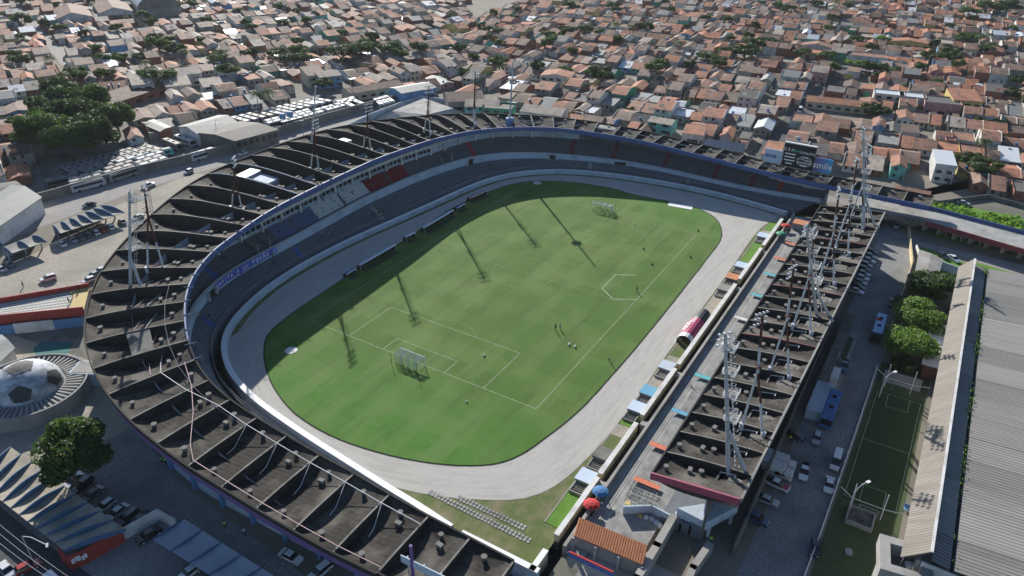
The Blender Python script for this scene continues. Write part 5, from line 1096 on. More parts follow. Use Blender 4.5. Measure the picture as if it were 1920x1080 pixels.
# tunnel ramp (left) ------------------------------------------------
R0_ = [at(*p, 4.0)[:2] for p in ((-60, 577), (168, 538), (157, 582), (-60, 604))]
o = empty('pedestrian_ramp'); tag(o, 'sunlit pedestrian ramp with white dots and red side walls entering the stadium at the left', 'ramp')
A, B, C_, D_ = R0_
mb = MB(); mb.hexa([p3(A, 3.4), p3(B, 3.4), p3(C_, 3.4), p3(D_, 3.4), p3(A, 3.7), p3(B, 4.0), p3(C_, 4.0), p3(D_, 3.7)]); mb.build('deck', 'gold_paint' if 0 else 'canopy_old', o)
Bf = B+(A-B)*.13; Cf = C_+(D_-C_)*.13; mb = MB(); mb.poly([p3(Bf, 4.02), p3(B, 4.04), p3(C_, 4.04), p3(Cf, 4.02)][::-1]); mb.build('yellow_landing', 'gold_paint', o)
dm = MB()
for r in range(7):
    for q in range(26):
        f = .16+.8*q/26+(r % 2)*.014; g_r = .12+.13*r; p = (B+(A-B)*f)*(1-g_r)+(C_+(D_-C_)*f)*g_r; zz = 4.0-.3*f+.02
        dm.poly([(p[0]+.42*math.cos(t)*1.1, p[1]+.3*math.sin(t), zz) for t in np.linspace(0, 2*math.pi, 9)[:-1]])
stuff(dm.build('dot', 'wall_yellow' if 0 else 'wall_white', o))
for nm, p, q, m, z0, h in (('side_wall', A, B, 'red_paint', 0, 5.2), ('side_wall', D_, C_, 'red_paint', 2.4, 2.7)):
    d = un(q-p); c = (p+q)/2; mb = MB(); mb.box(*c, z0, np.hypot(*(q-p)), .3, h, math.atan2(d[1], d[0])); mb.build(nm, m, o)
d = un(C_-D_); n_ = np.array([d[1], -d[0]]); c = (C_+D_)/2+n_*1.0; mb = MB(); mb.box(*c, 0, np.hypot(*(C_-D_)), .3, 2.6, math.atan2(d[1], d[0]), 0); mb.build('blue_wall', 'blue_light', o); mb = MB(); c2 = D_+(C_-D_)*.55+n_*1.2; mb.box(*c2, .0, 9, .2, 2.9, math.atan2(d[1], d[0])); mb.build('white_panel', 'wall_white', o)
psheet('paved_ground', [(-40, 640), (150, 610), (160, 690), (60, 670), (-40, 700)], .028, 'concrete_dark')
psheet('court', [(62, 655), (78, 640), (140, 642), (118, 675), (70, 672)], .04, 'teal_court')
# football dome ------------------------------------------------------
dc = at(60, 742, 2.6); o = empty('dome_building'); tag(o, 'white dome painted like a football on a round concrete base at the left', 'building')
dcx, dcy = -108.5, 62.5
mb = MB(); mb.lathe(dcx, dcy, [(12.0, 0), (12.0, 3.5), (11.6, 3.5), (11.6, 2.9), (7.2, 2.9)], 48); mb.build('base', 'concrete', o)
for q in range(60):
    t = 2*math.pi*q/60; mb = MB(); mb.box(dcx+9.4*math.cos(t), dcy+9.4*math.sin(t), 2.92, 3.6, .40, .38, t); mb.build('slat', 'terrace_pale', o)
RD, nlat, nlon = 7.2, 9, 30; HD = 5.6
mb = MB(); mb.v = [(dcx, dcy, 2.9+HD)]
for a in range(1, nlat+1):
    th = a/nlat*math.pi/2
    for q in range(nlon): t = 2*math.pi*q/nlon; mb.v.append((dcx+RD*math.sin(th)*math.cos(t), dcy+RD*math.sin(th)*math.sin(t), 2.9+HD*math.cos(th)))
for q in range(nlon): mb.f.append((0, 1+q, 1+(q+1) % nlon)); mb.m.append(0)
for a in range(nlat-1):
    for q in range(nlon): i0 = 1+a*nlon+q; i1 = 1+a*nlon+(q+1) % nlon; mb.f.append((i0, i0+nlon, i1+nlon, i1)); mb.m.append(0)
mat('dome_white', (.58, .61, .64), .75, (.36, .41, .46), .6, .4, col3=(.20, .22, .24), scale3=.3)
mb.build('shell', 'dome_white', o, True)
def dpt(th, t, e=.05): return (dcx+(RD+e)*math.sin(th)*math.cos(t), dcy+(RD+e)*math.sin(th)*math.sin(t), 2.9+(HD+e)*math.cos(th))
for th0, t0__, m in [(.0, 0, 'concrete_dark')]+[(1.12, math.pi*2*k/5-2.2, 'asphalt') for k in range(5)]:
    mb = MB(); rad = .40 if th0 == 0 else .33; c = np.array([math.sin(th0)*math.cos(t0__), math.sin(th0)*math.sin(t0__), math.cos(th0)]); e1 = np.cross(c, [0, 0, 1] if th0 else [1, 0, 0]); e1 /= np.linalg.norm(e1); e2 = np.cross(e1, c)
    def sp_(a, rr): v = c*math.cos(rr)+(e1*math.cos(a)+e2*math.sin(a))*math.sin(rr); return (dcx+(RD+.08)*v[0], dcy+(RD+.08)*v[1], 2.9+(HD+.08)*v[2])
    for s in range(5):
        a0 = 2*math.pi*s/5+math.pi/2; a1 = a0+2*math.pi/5
        mid0 = sp_(a0, rad*.5); mid1 = sp_(a1, rad*.5); P0 = sp_(a0, rad); P1 = sp_(a1, rad); am = (a0+a1)/2; Pm = sp_(am, rad*.84); mm_ = sp_(am, rad*.42)
        mb.poly([sp_(0, 0), mid0, mm_]); mb.poly([sp_(0, 0), mm_, mid1]); mb.quad(mid0, P0, Pm, mm_); mb.quad(mm_, Pm, P1, mid1)
    mb.build('pentagon', m, o)
mb = MB(); mb.box(-97.5, 57.5, 0, 5, 6.5, 3.4, .5, 0); mb.box(-97.5, 57.5, 3.41, 4.2, 5.6, .05, .5, 1); mb.build('entrance_block', ['wall_bluewhite', 'concrete'], o)
shed([at(*p, 3.5) for p in ((-25, 700), (24, 652), (0, 630), (-50, 640))], 3.4, .5, 'small pale walled building with light roof left of the football dome', 'bench_blue' if 0 else 'sheet_grey', 'wall_white', 'kiosk', cat='building')
# ================================================================== RIGHT SIDE
sheet('parking_lot', [(-100, -84.8, 0), (98, -84.8, 0), (96, -96.2, 0), (60, -97, 0), (-100, -94.6, 0), (-130, -90, 0), (-130, -80, 0)], .02, 'lot_grey')
lp = [at(*p, .05)[:2] for p in ((1668, 465), (1718, 467), (1697, 525), (1657, 501))]
wallseg([(95, -92), (66, -96.3), (50, -96.2), (17, -95.9)], 0, 2.2, .25, 'wall_yellow', 'cream wall on the right side of the car park in the sun')
o = wallseg([(4, -95.6), (-25, -95.4), (-56, -94.9), (-78, -94.2)], 0, .5, .25, 'wall_white', 'low kerb with pale rail between the car park and the small turf pitch')
mb = MB(); mb.path([(4, -95.6, 1.3), (-25, -95.4, 1.3), (-56, -94.9, 1.3), (-70, -94.5, 1.3)], .07, 4); 
for x in np.linspace(4, -70, 24): mb.tube((x, -95.6+(4-x)*.0135, .4), (x, -95.6+(4-x)*.0135, 1.3), .05, n=4)
stuff(mb.build('rail', 'paint_white', o))
# service building behind the stand
o = empty('service_building'); tag(o, 'low flat roofed service building with a planted strip behind the covered stand', 'building')
def wb(name, x0, x1, y0, y1, z0, z1, m, par): mb = MB(); mb.box((x0+x1)/2, (y0+y1)/2, z0, abs(x1-x0), abs(y1-y0), z1-z0); return mb.build(name, m, par)
wb('wall', 3, 21, -87.0, -84.9, 0, 2.9, 'wall_bluewhite', o); wb('roof', 2.6, 21.4, -87.3, -84.9, 2.9, 3.15, 'concrete_dark', o); wb('wall', -12, 2.4, -86.6, -84.9, 0, 3.1, 'wall_white', o); wb('roof', -12.3, 2.7, -86.9, -84.9, 3.1, 3.35, 'concrete_dark', o)
wb('wall', -24, -12.5, -88.4, -84.9, 0, 2.7, 'wall_bluewhite', o); wb('roof', -24.3, -12.3, -88.7, -84.9, 2.7, 2.95, 'wall_bluewhite', o); wb('paving', -24, 20, -89.4, -87.4, 0, .18, 'concrete', o); wb('planter', 4, 15, -88.6, -87.5, .18, .3, 'rough_grass', o); wb('tank_box', -9, -4, -88.6, -87.0, 0, 2.4, 'wall_white', o)
# small turf pitch
sheet('turf_ground', [(8, -96.2, 0), (8, -107, 0), (-85, -107, 0), (-85, -95.2, 0)], .03, 'rough_grass')
tf = sheet('turf_pitch', [(-4, -96.8, 0), (-4, -106.6, 0), (-44.5, -106.2, 0), (-44.5, -96.4, 0)], .05, 'turf_dark')
def tl(a, b): m_ = ln(a, b, .12); m_.build('court_line', 'line_white', tf)
for a, b in (((-5, -97.2), (-5, -106.2)), ((-43.6, -96.8), (-43.6, -105.8)), ((-5, -97.2), (-43.6, -96.8)), ((-5, -106.2), (-43.6, -105.8)), ((-24.3, -97), (-24.3, -106)), ((-10, -99.5), (-10, -104)), ((-5, -99.5), (-10, -99.5)), ((-5, -104), (-10, -104)), ((-38.6, -99.5), (-38.6, -103.6)), ((-43.6, -99.5), (-38.6, -99.5)), ((-43.6, -103.6), (-38.6, -103.6))): tl(a, b)
def netpost(x, label):
    o = empty('net_frame'); tag(o, label, 'frame', 'net frames of the small turf pitch')
    for y in (-98.2, -103.6): mb = MB(); mb.tube((x, y, 0), (x, y, 6.2), .1, n=5); mb.build('post', 'paint_white', o)
    mb = MB(); mb.path([(x, -95.8, 4.2), (x, -98.2, 2.6), (x, -103.6, 2.6), (x, -107, 3.2)], .07, 4); mb.build('rail', 'paint_white', o)
    g0 = MB(); g0.path([(x-.5, -99.7, 0), (x-.5, -99.7, 2.2), (x-.5, -102.9, 2.2), (x-.5, -102.9, 0)], .06, 4); g0.build('goal_frame', 'galv', o)
netpost(-46.5, 'white net posts at the near end of the small turf pitch'); netpost(-2.5, 'white net posts at the far end of the small turf pitch')
def lamp(x, y, h, label, arm=(2.2, -1.6), grp='curved lamp posts'):
    o = empty('street_lamp'); o.location = (x, y, 0); tag(o, label, 'street lamp', grp); mb = MB(); A_ = [(0, 0, 0), (0, 0, h*.75)]+[(arm[0]*(1-math.cos(t)), arm[1]*(1-math.cos(t)), h*.75+h*.25*math.sin(t)) for t in (.5, 1.0, 1.4)]; mb.path(A_, .1, 5); mb.build('pole', 'paint_white', o); e = A_[-1]; mb = MB(); mb.box(e[0]+.2, e[1]-.2, e[2]-.12, .9, .5, .2, -.6); mb.build('lamp', 'paint_white', o)
for p, b, lab in (((1610, 905), (1592, 958), 'curved white lamp post at the near end of the small turf pitch'), ((1665, 700), (1648, 745), 'curved white lamp post at the far end of the small turf pitch'), ((1705, 560), (1690, 610), 'curved pale lamp post among the trees right of the car park')):
    q = at(*b); lamp(q[0], q[1], 6.5, lab)
o = empty('bleacher'); tag(o, 'small concrete bleacher at the far end of the turf pitch', 'bleacher')
for q in range(4): wb('step', -.5+.8*q, .3+.8*q, -105.5, -97.5, 0, .4+.35*q, 'concrete', o)
c = at(1612, 975); o = empty('concrete_pit'); tag(o, 'open concrete box pit on the dark grass at the near end of the turf pitch', 'pit')
for dx, dy, lx, ly in ((0, 2.2, 4.6, .3), (0, -2.2, 4.6, .3), (-2.2, 0, .3, 4.1), (2.2, 0, .3, 4.1)): mb = MB(); mb.box(c[0]+dx, c[1]+dy, 0, lx, ly, .9); mb.build('rim', 'concrete', o)
mb = MB(); mb.box(c[0], c[1], .0, 4, 4, .3); mb.box(c[0], c[1], .3, 1.1, 1.1, .45); mb.build('floor', 'concrete_dark', o)
c = at(1591, 1036); mb = MB(); mb.box(c[0], c[1], 0, 1.4, 1.2, .3, .3); tag(mb.build('concrete_block', 'terrace_pale'), 'small white concrete block on the dark grass at the bottom right', 'block')
c = at(1698, 957); o = empty('plastic_chair'); tag(o, 'blue plastic chair at the near corner of the small turf pitch', 'chair'); mb = MB(); mb.box(c[0], c[1], .45, .9, .9, .1); mb.build('seat', 'blue_light', o); mb = MB(); mb.box(c[0]+.4, c[1], .5, .1, .9, .8); mb.build('backrest', 'blue_light', o)
for dx in (-.38, .38):
    for dy in (-.38, .38): mb = MB(); mb.box(c[0]+dx, c[1]+dy, 0, .08, .08, .45); mb.build('leg', 'blue_light', o)
# big hall ------------------------------------------------------------
hall = empty('big_hall'); tag(hall, 'huge hall with corrugated grey roof filling the right edge of the photo', 'hall')
HX0, HX1 = -67.0, 46.0
wb('wall', HX0, HX1, -109.2, -108.6, 0, 13.0, 'concrete', hall)
mb = MB(); mb.hexa([(HX0, -106.5, 12.2), (HX1, -107.0, 12.2), (HX1, -107.3, 12.2), (HX0, -106.8, 12.2), (HX0, -109.9, 15.4), (HX1, -109.9, 15.4), (HX1, -110.2, 15.4), (HX0, -110.2, 15.4)]); mb.build('screen', 'hall_screen', hall)
wb('screen_cap', HX0, HX1, -110.25, -109.85, 15.4, 15.55, 'wall_white', hall)
def hroof(ya, za, yb, zb):
    # sheeting laid in bays so the joints show
    n = 16
    for q in range(n):
        x0_ = HX0+(HX1-HX0)*q/n+.04; x1_ = HX0+(HX1-HX0)*(q+1)/n-.04; dz = random.uniform(-.03, .03)
        mb = MB(); mb.hexa([(x0_, yb, zb-.2+dz), (x1_, yb, zb-.2+dz), (x1_, ya, za-.2+dz), (x0_, ya, za-.2+dz), (x0_, yb, zb+dz), (x1_, yb, zb+dz), (x1_, ya, za+dz), (x0_, ya, za+dz)]); mb.build('roof_sheet', ['hall_roof', 'hall_roof_b', 'hall_roof_c'][random.choice([0, 0, 1, 2])], hall)
hroof(-110.4, 13.9, -113.0, 13.5)
wb('gutter', HX0, HX1, -113.5, -113.02, 13.0, 13.2, 'moat_dark', hall)
hroof(-113.5, 13.5, -124.9, 14.1); hroof(-125.0, 14.12, -136.9, 14.8); hroof(-137.0, 14.82, -150, 15.4); hroof(-150.05, 15.4, -190, 13)
wb('end_wall', HX1-.4, HX1-.1, -190, -109.3, 0, 12.8, 'wall_white', hall); wb('end_wall', HX0+.1, HX0+.4, -190, -109.3, 0, 12.8, 'wall_white', hall)
mb = MB()
for q in range(300):
    x = random.choice([random.gauss(20, 4), random.gauss(2, 3), random.gauss(-20, 4), random.gauss(-42, 4), random.uniform(HX0, HX1), random.gauss(43, 2)])
    if not HX0 < x < HX1: continue
    y = -113.2+random.gauss(0, .3); z = 13.4+random.uniform(0, .5); a = random.uniform(0, 3.1); s_ = random.uniform(.12, .38); mb.quad((x, y, z), (x+s_*math.cos(a), y+s_*math.sin(a), z+.1), (x+s_*1.2, y+s_, z+.35), (x, y+s_*.4, z+.3))
stuff(mb.build('weeds', 'lush_grass', hall))
# square tower at the bottom right
o = empty('water_tower'); tag(o, 'square concrete tower with an open top at the bottom right corner', 'tower')
cx_, cy_ = -66.5, -107.3
mb = MB(); mb.box(cx_, cy_, 0, 5.8, 5.8, 9.6, .15, 0); mb.build('shaft', 'terrace_pale', o)
c_, s_ = math.cos(.15), math.sin(.15)
for dx, dy, lx, ly in ((0, 2.95, 7.4, 1.5), (0, -2.95, 7.4, 1.5), (-2.95, 0, 1.5, 4.38), (2.95, 0, 1.5, 4.38)): mb = MB(); mb.box(cx_+dx*c_-dy*s_, cy_+dx*s_+dy*c_, 9.6, lx, ly, 2.4, .15); mb.build('parapet', 'concrete', o)
mb = MB(); mb.box(cx_, cy_, 9.6, 4.2, 4.2, .15, .15); mb.build('roof_floor', 'concrete_dark', o); mb = MB(); mb.box(cx_+.8, cy_-.9, 9.8, 1.2, 1.2, .5, .3); mb.build('white_box', 'paint_white', o)
mb = MB(); mb.path([(cx_+.3, cy_+.4, 9.8), (cx_+.2, cy_+.3, 11.6)], .08, 5); mb.build('pipe', 'steel_white', o)
# white roofed block by the hall, small sheds
o = empty('changing_block'); tag(o, 'low brick block with a white roof squeezed between the trees and the hall', 'building'); wb('wall', 6.5, 27, -107.9, -104.9, 0, 3.6, 'brick', o); wb('roof', 6, 27.5, -108.1, -104.6, 3.6, 3.85, 'roof_white', o); wb('parapet', 6, 27.5, -104.6, -104.3, 3.6, 4.2, 'wall_white', o)
shed([(72, -97.5), (52, -98.2), (51.5, -103), (69, -103.5)], 3.2, .3, 'flat grey roofed shed beside the trees and the sunlit wall', 'concrete', 'wall_bluewhite', cat='shed')
wallseg([(71, -98), (66, -114)], 0, 2.6, .25, 'wall_bluewhite', 'pale wall along the side road in front of the big hall')
wallseg([(78.5, -96), (71, -98)], 0, 2.2, .25, 'wall_white', 'short white wall end at the side road by the car park')
psheet('street', [(1722, 452), (1760, 462), (1860, 483), (1990, 515), (1990, 535), (1900, 512), (1830, 492), (1800, 480), (1740, 466), (1715, 462)], .03, 'road_pale')
psheet('lush_verge', [(1722, 462), (1740, 468), (1815, 495), (1830, 490), (1990, 530), (1990, 560), (1800, 530), (1715, 500)], .02, 'lush_grass')
psheet('ditch_grass', [(1752, 388), (1800, 383), (1860, 398), (1990, 425), (1990, 500), (1900, 478), (1740, 440), (1700, 420), (1730, 400)], .02, 'lush_grass')
psheet('scrub_ground', [(1700, 420), (1990, 505), (1990, 490), (1740, 425)], .035, 'rough_grass')
# elevated ramp on the right
E_ = [at(*p, 4.5)[:2] for p in ((1590, 356), (1750, 394), (1990, 457), (1990, 492), (1735, 418), (1620, 398))]
o = empty('elevated_ramp'); tag(o, 'elevated concrete ramp with blue parapet running off to the right edge', 'ramp')
for (a, b, c, d) in ((E_[0], E_[1], E_[4], E_[5]), (E_[1], E_[2], E_[3], E_[4])): mb = MB(); mb.hexa([p3(d, 3.6), p3(c, 3.6), p3(b, 3.6), p3(a, 3.6), p3(d, 4.5), p3(c, 4.5), p3(b, 4.5), p3(a, 4.5)]); mb.build('deck', 'wall_yellow' if 0 else 'terrace_pale', o)
for p, q, m in ((E_[0], E_[1], 'blue_fascia'), (E_[1], E_[2], 'blue_fascia'), (E_[5], E_[4], 'concrete_dark'), (E_[4], E_[3], 'maroon')):
    c = (p+q)/2; d = q-p; mb = MB(); mb.box(*c, 3.7, np.hypot(*d)+.2, .3, 1.9 if m == 'blue_fascia' else 1.6, math.atan2(d[1], d[0])); mb.build('parapet', m, o)
for f in np.linspace(0, 1, 9):
    p = E_[4]+(E_[3]-E_[4])*f; p2 = E_[1]+(E_[2]-E_[1])*f; mb = MB(); mb.box(*((p+p2)/2), 0, .7, 5, 3.6, 1.2); mb.build('pier', 'concrete', o)
for f in (.1, .45, .8): p = E_[5]+(E_[4]-E_[5])*f; p2 = E_[0]+(E_[1]-E_[0])*f; mb = MB(); mb.box(*((p+p2)/2), 0, .8, 7, 3.6, .2); mb.build('pier', 'concrete', o)
wallseg([at(*p)[:2] for p in ((1712, 372), (1757, 384), (1850, 372), (1990, 410))], 0, 1.6, .3, 'concrete_dark', 'low wall along the far bank of the green ditch')
for j, (p, q, m) in enumerate([((1777, 425), (1812, 440), 'blue_light'), ((1810, 432), (1836, 452), 'roof_white')]):
    a = at(*p, 2.6); b = at(*q, 2.6); c = (a+b)/2; o = empty('lean_to'); tag(o, ['blue sheet roofed shelter under the elevated ramp', 'white sheet roofed shelter beside the blue one under the ramp'][j], 'shelter'); mb = MB(); mb.box(c[0], c[1], 2.5, 3.2, 6.0, .15, .1); mb.build('roof', m, o)
    for dx in (-1.4, 1.4):
        for dy in (-2.7, 2.7): mb = MB(); mb.box(c[0]+dx, c[1]+dy, 0, .15, .15, 2.5); mb.build('post', 'galv', o)
# ================================================================== BOTTOM RIGHT OF THE BOWL
o = empty('tiled_kiosk'); tag(o, 'long kiosk with a corrugated orange tile roof at the bottom of the terrace', 'kiosk')
K = [at(*p, 3.6)[:2] for p in ((1076, 1001), (1206, 1056), (1224, 1031), (1086, 974))]
d = un(K[1]-K[0]); Lk = np.hypot(*(K[1]-K[0])); nn = un(K[3]-K[0]); Wk = np.hypot(*(K[3]-K[0])); rz = math.atan2(d[1], d[0])
c = sum(K)/4; mb = MB(); mb.box(*c, 0, Lk-.6, Wk-.7, 2.9, rz); mb.build('wall', 'concrete', o)
mb = MB(); n = int(Lk/.45)
for q in range(n):
    p = K[0]+d*(Lk*(q+.5)/n); a = p3(p, 3.1); b = p3(p+nn*Wk, 4.0); mb.tube(a, b, Lk/n*.58, n=6)
stuff(mb.build('roof_tiles', 'tile_orange', o))
for q in range(4): p = K[0]+d*(Lk*q/3)-nn*.3; mb = MB(); mb.box(*p, 0, .5, .5, 3.1, rz); mb.build('pillar', 'terrace_pale', o)
K2 = [at(*p, 3.0)[:2] for p in ((1484, 423), (1528, 430), (1534, 414), (1491, 405))]; o = empty('tiled_kiosk'); tag(o, 'small kiosk with an orange roof at the far end of the terrace', 'kiosk'); c = sum(K2)/4
mb = MB(); mb.box(*c, 0, 3.4, 6.4, 2.7, 0); mb.build('wall', 'terrace_pale', o); mb = MB(); mb.box(*c, 2.7, 4.2, 7.2, .25, 0, 0, .1); mb.build('roof', 'tile_orange', o)
def wlp(px, z0, h, th, m, lab, name='parapet_wall', zs=None): return wallseg([at(*p, z0+h if zs is None else zs)[:2] for p in px], z0, h, th, m, lab, name=name)
sheet('paved_ground', [(-100, -61.5, 0), (-78, -61.5, 0), (-78, -84, 0), (-100, -84, 0)], .03, 'concrete')
wlp([(1170, 949), (1222, 947), (1262, 968), (1260, 975)], 0, 2.6, .3, 'wall_bluewhite', 'grey blue retaining wall of the sunken yard behind the benches')
wlp([(1262, 968), (1232, 1020), (1195, 1082), (1178, 1110)], 0, 2.9, 1.3, 'concrete', 'thick sloping concrete wall right of the orange tiled kiosk')
wlp([(1330, 1020), (1300, 1062), (1286, 1095)], 0, 2.2, 1.2, 'concrete', 'thick concrete wall at the foot of the blue gate building')
o = empty('gate_building'); tag(o, 'pale blue gate building tucked under the end of the covered stand', 'building')
G_ = [at(*p, 4.6)[:2] for p in ((1270, 952), (1325, 980), (1385, 948), (1350, 940))]; mb = MB(); mb.hexa([*[p3(p, 2.6) for p in G_], *[p3(p, 4.6) for p in G_]]); mb.build('wall', 'wall_bluewhite', o)
for p in ((1270, 962), (1330, 985), (1372, 962)): q = at(*p, 2.6); mb = MB(); mb.box(q[0], q[1], 0, .6, .6, 2.7, .4); mb.build('pillar', 'wall_white', o)
o = empty('waste_bin'); c = at(1176, 952); tag(o, 'yellow bin at the corner of the sunken yard', 'bin'); mb = MB(); mb.box(c[0], c[1], 0, .9, .9, 1.2, .3); mb.build('bin_body', 'wall_yellow', o); mb = MB(); mb.box(c[0], c[1], 1.2, 1.0, 1.0, .12, .3); mb.build('lid', 'gold_paint', o)
for q, (x, y) in enumerate([(1180, 961), (1192, 965), (1200, 972), (1211, 975), (1222, 978), (1230, 985), (1236, 989)]):
    c = at(x, y); m = ['bench_blue', 'lime_vest', 'gold_paint', 'wall_white', 'wall_white', 'board_pale', 'wall_white'][q]; o = empty('sack'); tag(o, f'{ordw(q)} from the left of the bags and drums lined up in the sunken yard', 'sack', 'bags and drums in the sunken yard'); mb = MB(); mb.lathe(c[0], c[1], [(.45, 0), (.62, .4), (.5, .85), (.2, 1.0)], 9); mb.build('sack_body', m, o); mb = MB(); mb.lathe(c[0], c[1], [(.2, 1.0), (.26, 1.12)], 7); mb.build('tie', m, o)
person(1197, 957, 'steward in a lime vest standing in the sunken yard', 'lime_vest'); person(1332, 1018, 'steward in a lime vest on the steps by the blue gate building', 'lime_vest', z=1.4); 
# bench rows on the terrace
def benches(px, m, label, n=1):
    c = at(*px, 1.0); o = empty('metal_bench'); o.location = (c[0], c[1], .68); tag(o, label, 'bench', 'metal benches on the sunny terrace')
    mb = MB(); mb.box(0, 0, .5, 1.25, 5.2, .07) if m != 'galv' else mb.path([(-.5, -2.6, .52), (.5, -2.6, .52), (.5, 2.6, .52), (-.5, 2.6, .52), (-.5, -2.6, .52)], .05, 4); mb.build('seat', m, o); mb = MB()
    for y in (-2.3, -1.2, 0, 1.2, 2.3): mb.path([(-.55, y, 0), (-.6, y, .45), (-.2, y, .5), (.5, y, .48), (.6, y, .8)], .04, 4)
    mb.build('frame', 'black_iron', o); return o
for px, m, lab in [((1213, 907), 'bench_orange', 'orange bench nearest the camera behind three bare frames'), ((1241, 840), 'bench_orange', 'orange bench beside the near corner of the covered roof'), ((1281, 776), 'bench_blue', 'pale blue bench second up the terrace from the orange ones'), ((1323, 709), 'bench_teal', 'teal bench in the middle of the terrace'), ((1396, 600), 'wall_white', 'white bench in the middle of the terrace'), ((1425, 556), 'bench_teal', 'teal bench below the small lamp cluster'), ((1450, 517), 'bench_teal', 'teal bench farther up the terrace'), ((1468, 487), 'bench_orange', 'orange bench second from the far end of the terrace'), ((1488, 459), 'bench_orange', 'orange bench at the far end of the terrace')]: benches(px, m, lab)
for j, px in enumerate([(1207, 918), (1201, 931), (1196, 944)]): benches(px, 'galv', ['first bare bench frame below the near orange bench', 'second bare bench frame below the near orange bench', 'third bare bench frame below the near orange bench'][j])
c = at(1462, 468, 1.2); mb = MB()
o = empty('market_stall'); c = at(1110, 1060, 1.5); tag(o, 'blue and red painted gate fence at the very bottom by the kiosk', 'gate')
a = at(1065, 1045, 2.0)[:2]; b = at(1150, 1085, 2.0)[:2]; d = un(b-a); L_ = np.hypot(*(b-a)); n = int(L_/.28)
for q in range(n): p = a+d*(q*.28); mb = MB(); mb.tube(p3(p, 0), p3(p, 2.4), .035, n=4); mb.build('bar', 'steel_white', o)
mb = MB(); cc_ = (a+b)/2; mb.box(*cc_, 2.4, L_, .25, 1.0, math.atan2(d[1], d[0])); mb.build('sign_band', 'blue_paint', o); mb = MB(); mb.box(*cc_, 3.4, L_*.96, .3, .2, math.atan2(d[1], d[0])); mb.build('trim', 'cloth_red', o)
# ================================================================== TREES
def leaf_mat(name, c1, c2):
    m = mat(name, c1, .65, c2, 1.2, .6, spec=.25); b = m.node_tree.nodes['Principled BSDF']; b.inputs['Transmission Weight'].default_value = 0
    nt = m.node_tree; tr = nt.nodes.new('ShaderNodeBsdfTranslucent'); tr.inputs[0].default_value = (c2[0]*1.6, c2[1]*1.8, c2[2], 1); mx = nt.nodes.new('ShaderNodeMixShader'); mx.inputs[0].default_value = .3
    nt.links.new(b.outputs[0], mx.inputs[1]); nt.links.new(tr.outputs[0], mx.inputs[2]); nt.links.new(mx.outputs[0], nt.nodes['Material Output'].inputs[0])
leaf_mat('leaf_dark', (.018, .04, .015), (.038, .07, .024)); leaf_mat('leaf_mid', (.03, .062, .018), (.062, .105, .03)); leaf_mat('leaf_bright', (.09, .17, .03), (.15, .24, .06)); leaf_mat('leaf_palm', (.04, .075, .03), (.09, .13, .05))
def crown_mesh(seed, n, rad=1.0, hz=.85, lobes=14, leaf=.10):
    r = np.random.default_rng(seed); L_ = []
    for q in range(lobes):
        a = r.uniform(0, 2*math.pi); e = r.uniform(-.35, 1); rr = r.uniform(.35, .78); L_.append((rr*math.cos(a)*math.sqrt(1-e*e*.6), rr*math.sin(a)*math.sqrt(1-e*e*.6), e*.62*hz, r.uniform(.24, .42)))
    L_ = np.array(L_); k = r.integers(0, lobes, n); d = r.normal(size=(n, 3)); d /= np.linalg.norm(d, axis=1)[:, None]; rad_ = L_[k, 3]*(.62+.42*r.random(n)**.6)
    c = L_[k, :3]+d*rad_[:, None]*np.array([1, 1, .8]); nrm = d+r.normal(size=(n, 3))*.55; nrm /= np.linalg.norm(nrm, axis=1)[:, None]
    t = np.cross(nrm, r.normal(size=(n, 3))); t /= np.linalg.norm(t, axis=1)[:, None]; b = np.cross(nrm, t); s = leaf*r.uniform(.6, 1.3, n)[:, None]
    V = np.stack([c-t*s, c-b*s*.6, c+t*s, c+b*s*.6], 1).reshape(-1, 3)
    me = bpy.data.meshes.new('crown'); me.vertices.add(len(V)); me.vertices.foreach_set('co', V.astype('f').ravel()); me.loops.add(4*n); me.loops.foreach_set('vertex_index', np.arange(4*n, dtype='i')); me.polygons.add(n); me.polygons.foreach_set('loop_start', np.arange(0, 4*n, 4, dtype='i')); me.polygons.foreach_set('loop_total', np.full(n, 4, dtype='i')); me.update(); me.validate(); me.materials.append(MATS['leaf_dark']); return me, L_
def trunk_mesh(L_, seed):
    r = random.Random(seed); mb = MB(); mb.tube((0, 0, -1.2), (.02, .02, -.45), .07, .05, 7)
    for l in L_[:7]: mb.tube((.02, .02, -.5), (l[0]*.7, l[1]*.7, l[2]*.8), .04, .015, 5)
    return mb.mesh('trunk', 'bark')
CR = []
for s, (n, lf, lob) in enumerate([(9000, .055, 26), (7000, .060, 22), (2600, .085, 15), (2200, .09, 13), (1100, .12, 10), (900, .13, 9)]):
    me, L_ = crown_mesh(100+s, n, leaf=lf, lobes=lob); CR.append((me, trunk_mesh(L_, s)))
def tree(px, py, w, h, label, m='leaf_mid', lod=2, name='leafy_tree', grp='trees among the houses', zc=None, world=None):
    """w: crown width, h: total height; px,py at the trunk foot"""
    c = world if world is not None else at(px, py, 0); me, tk = CR[lod]
    o = empty(name, (c[0], c[1], 0), random.uniform(0, 6.28)); tag(o, label, 'tree', grp); ch = h*(.72 if grp == 'trees among the houses' else .84)
    k = link('crown', me, o); k.location = (0, 0, h-ch*.5); k.scale = (w/2*1.02, w/2*1.02, ch/2*1.35); setmat(k, m)
    t = link('trunk', tk, o); t.location = (0, 0, h*.5); t.scale = (w/2, w/2, h*.5/1.2*1.0); return o
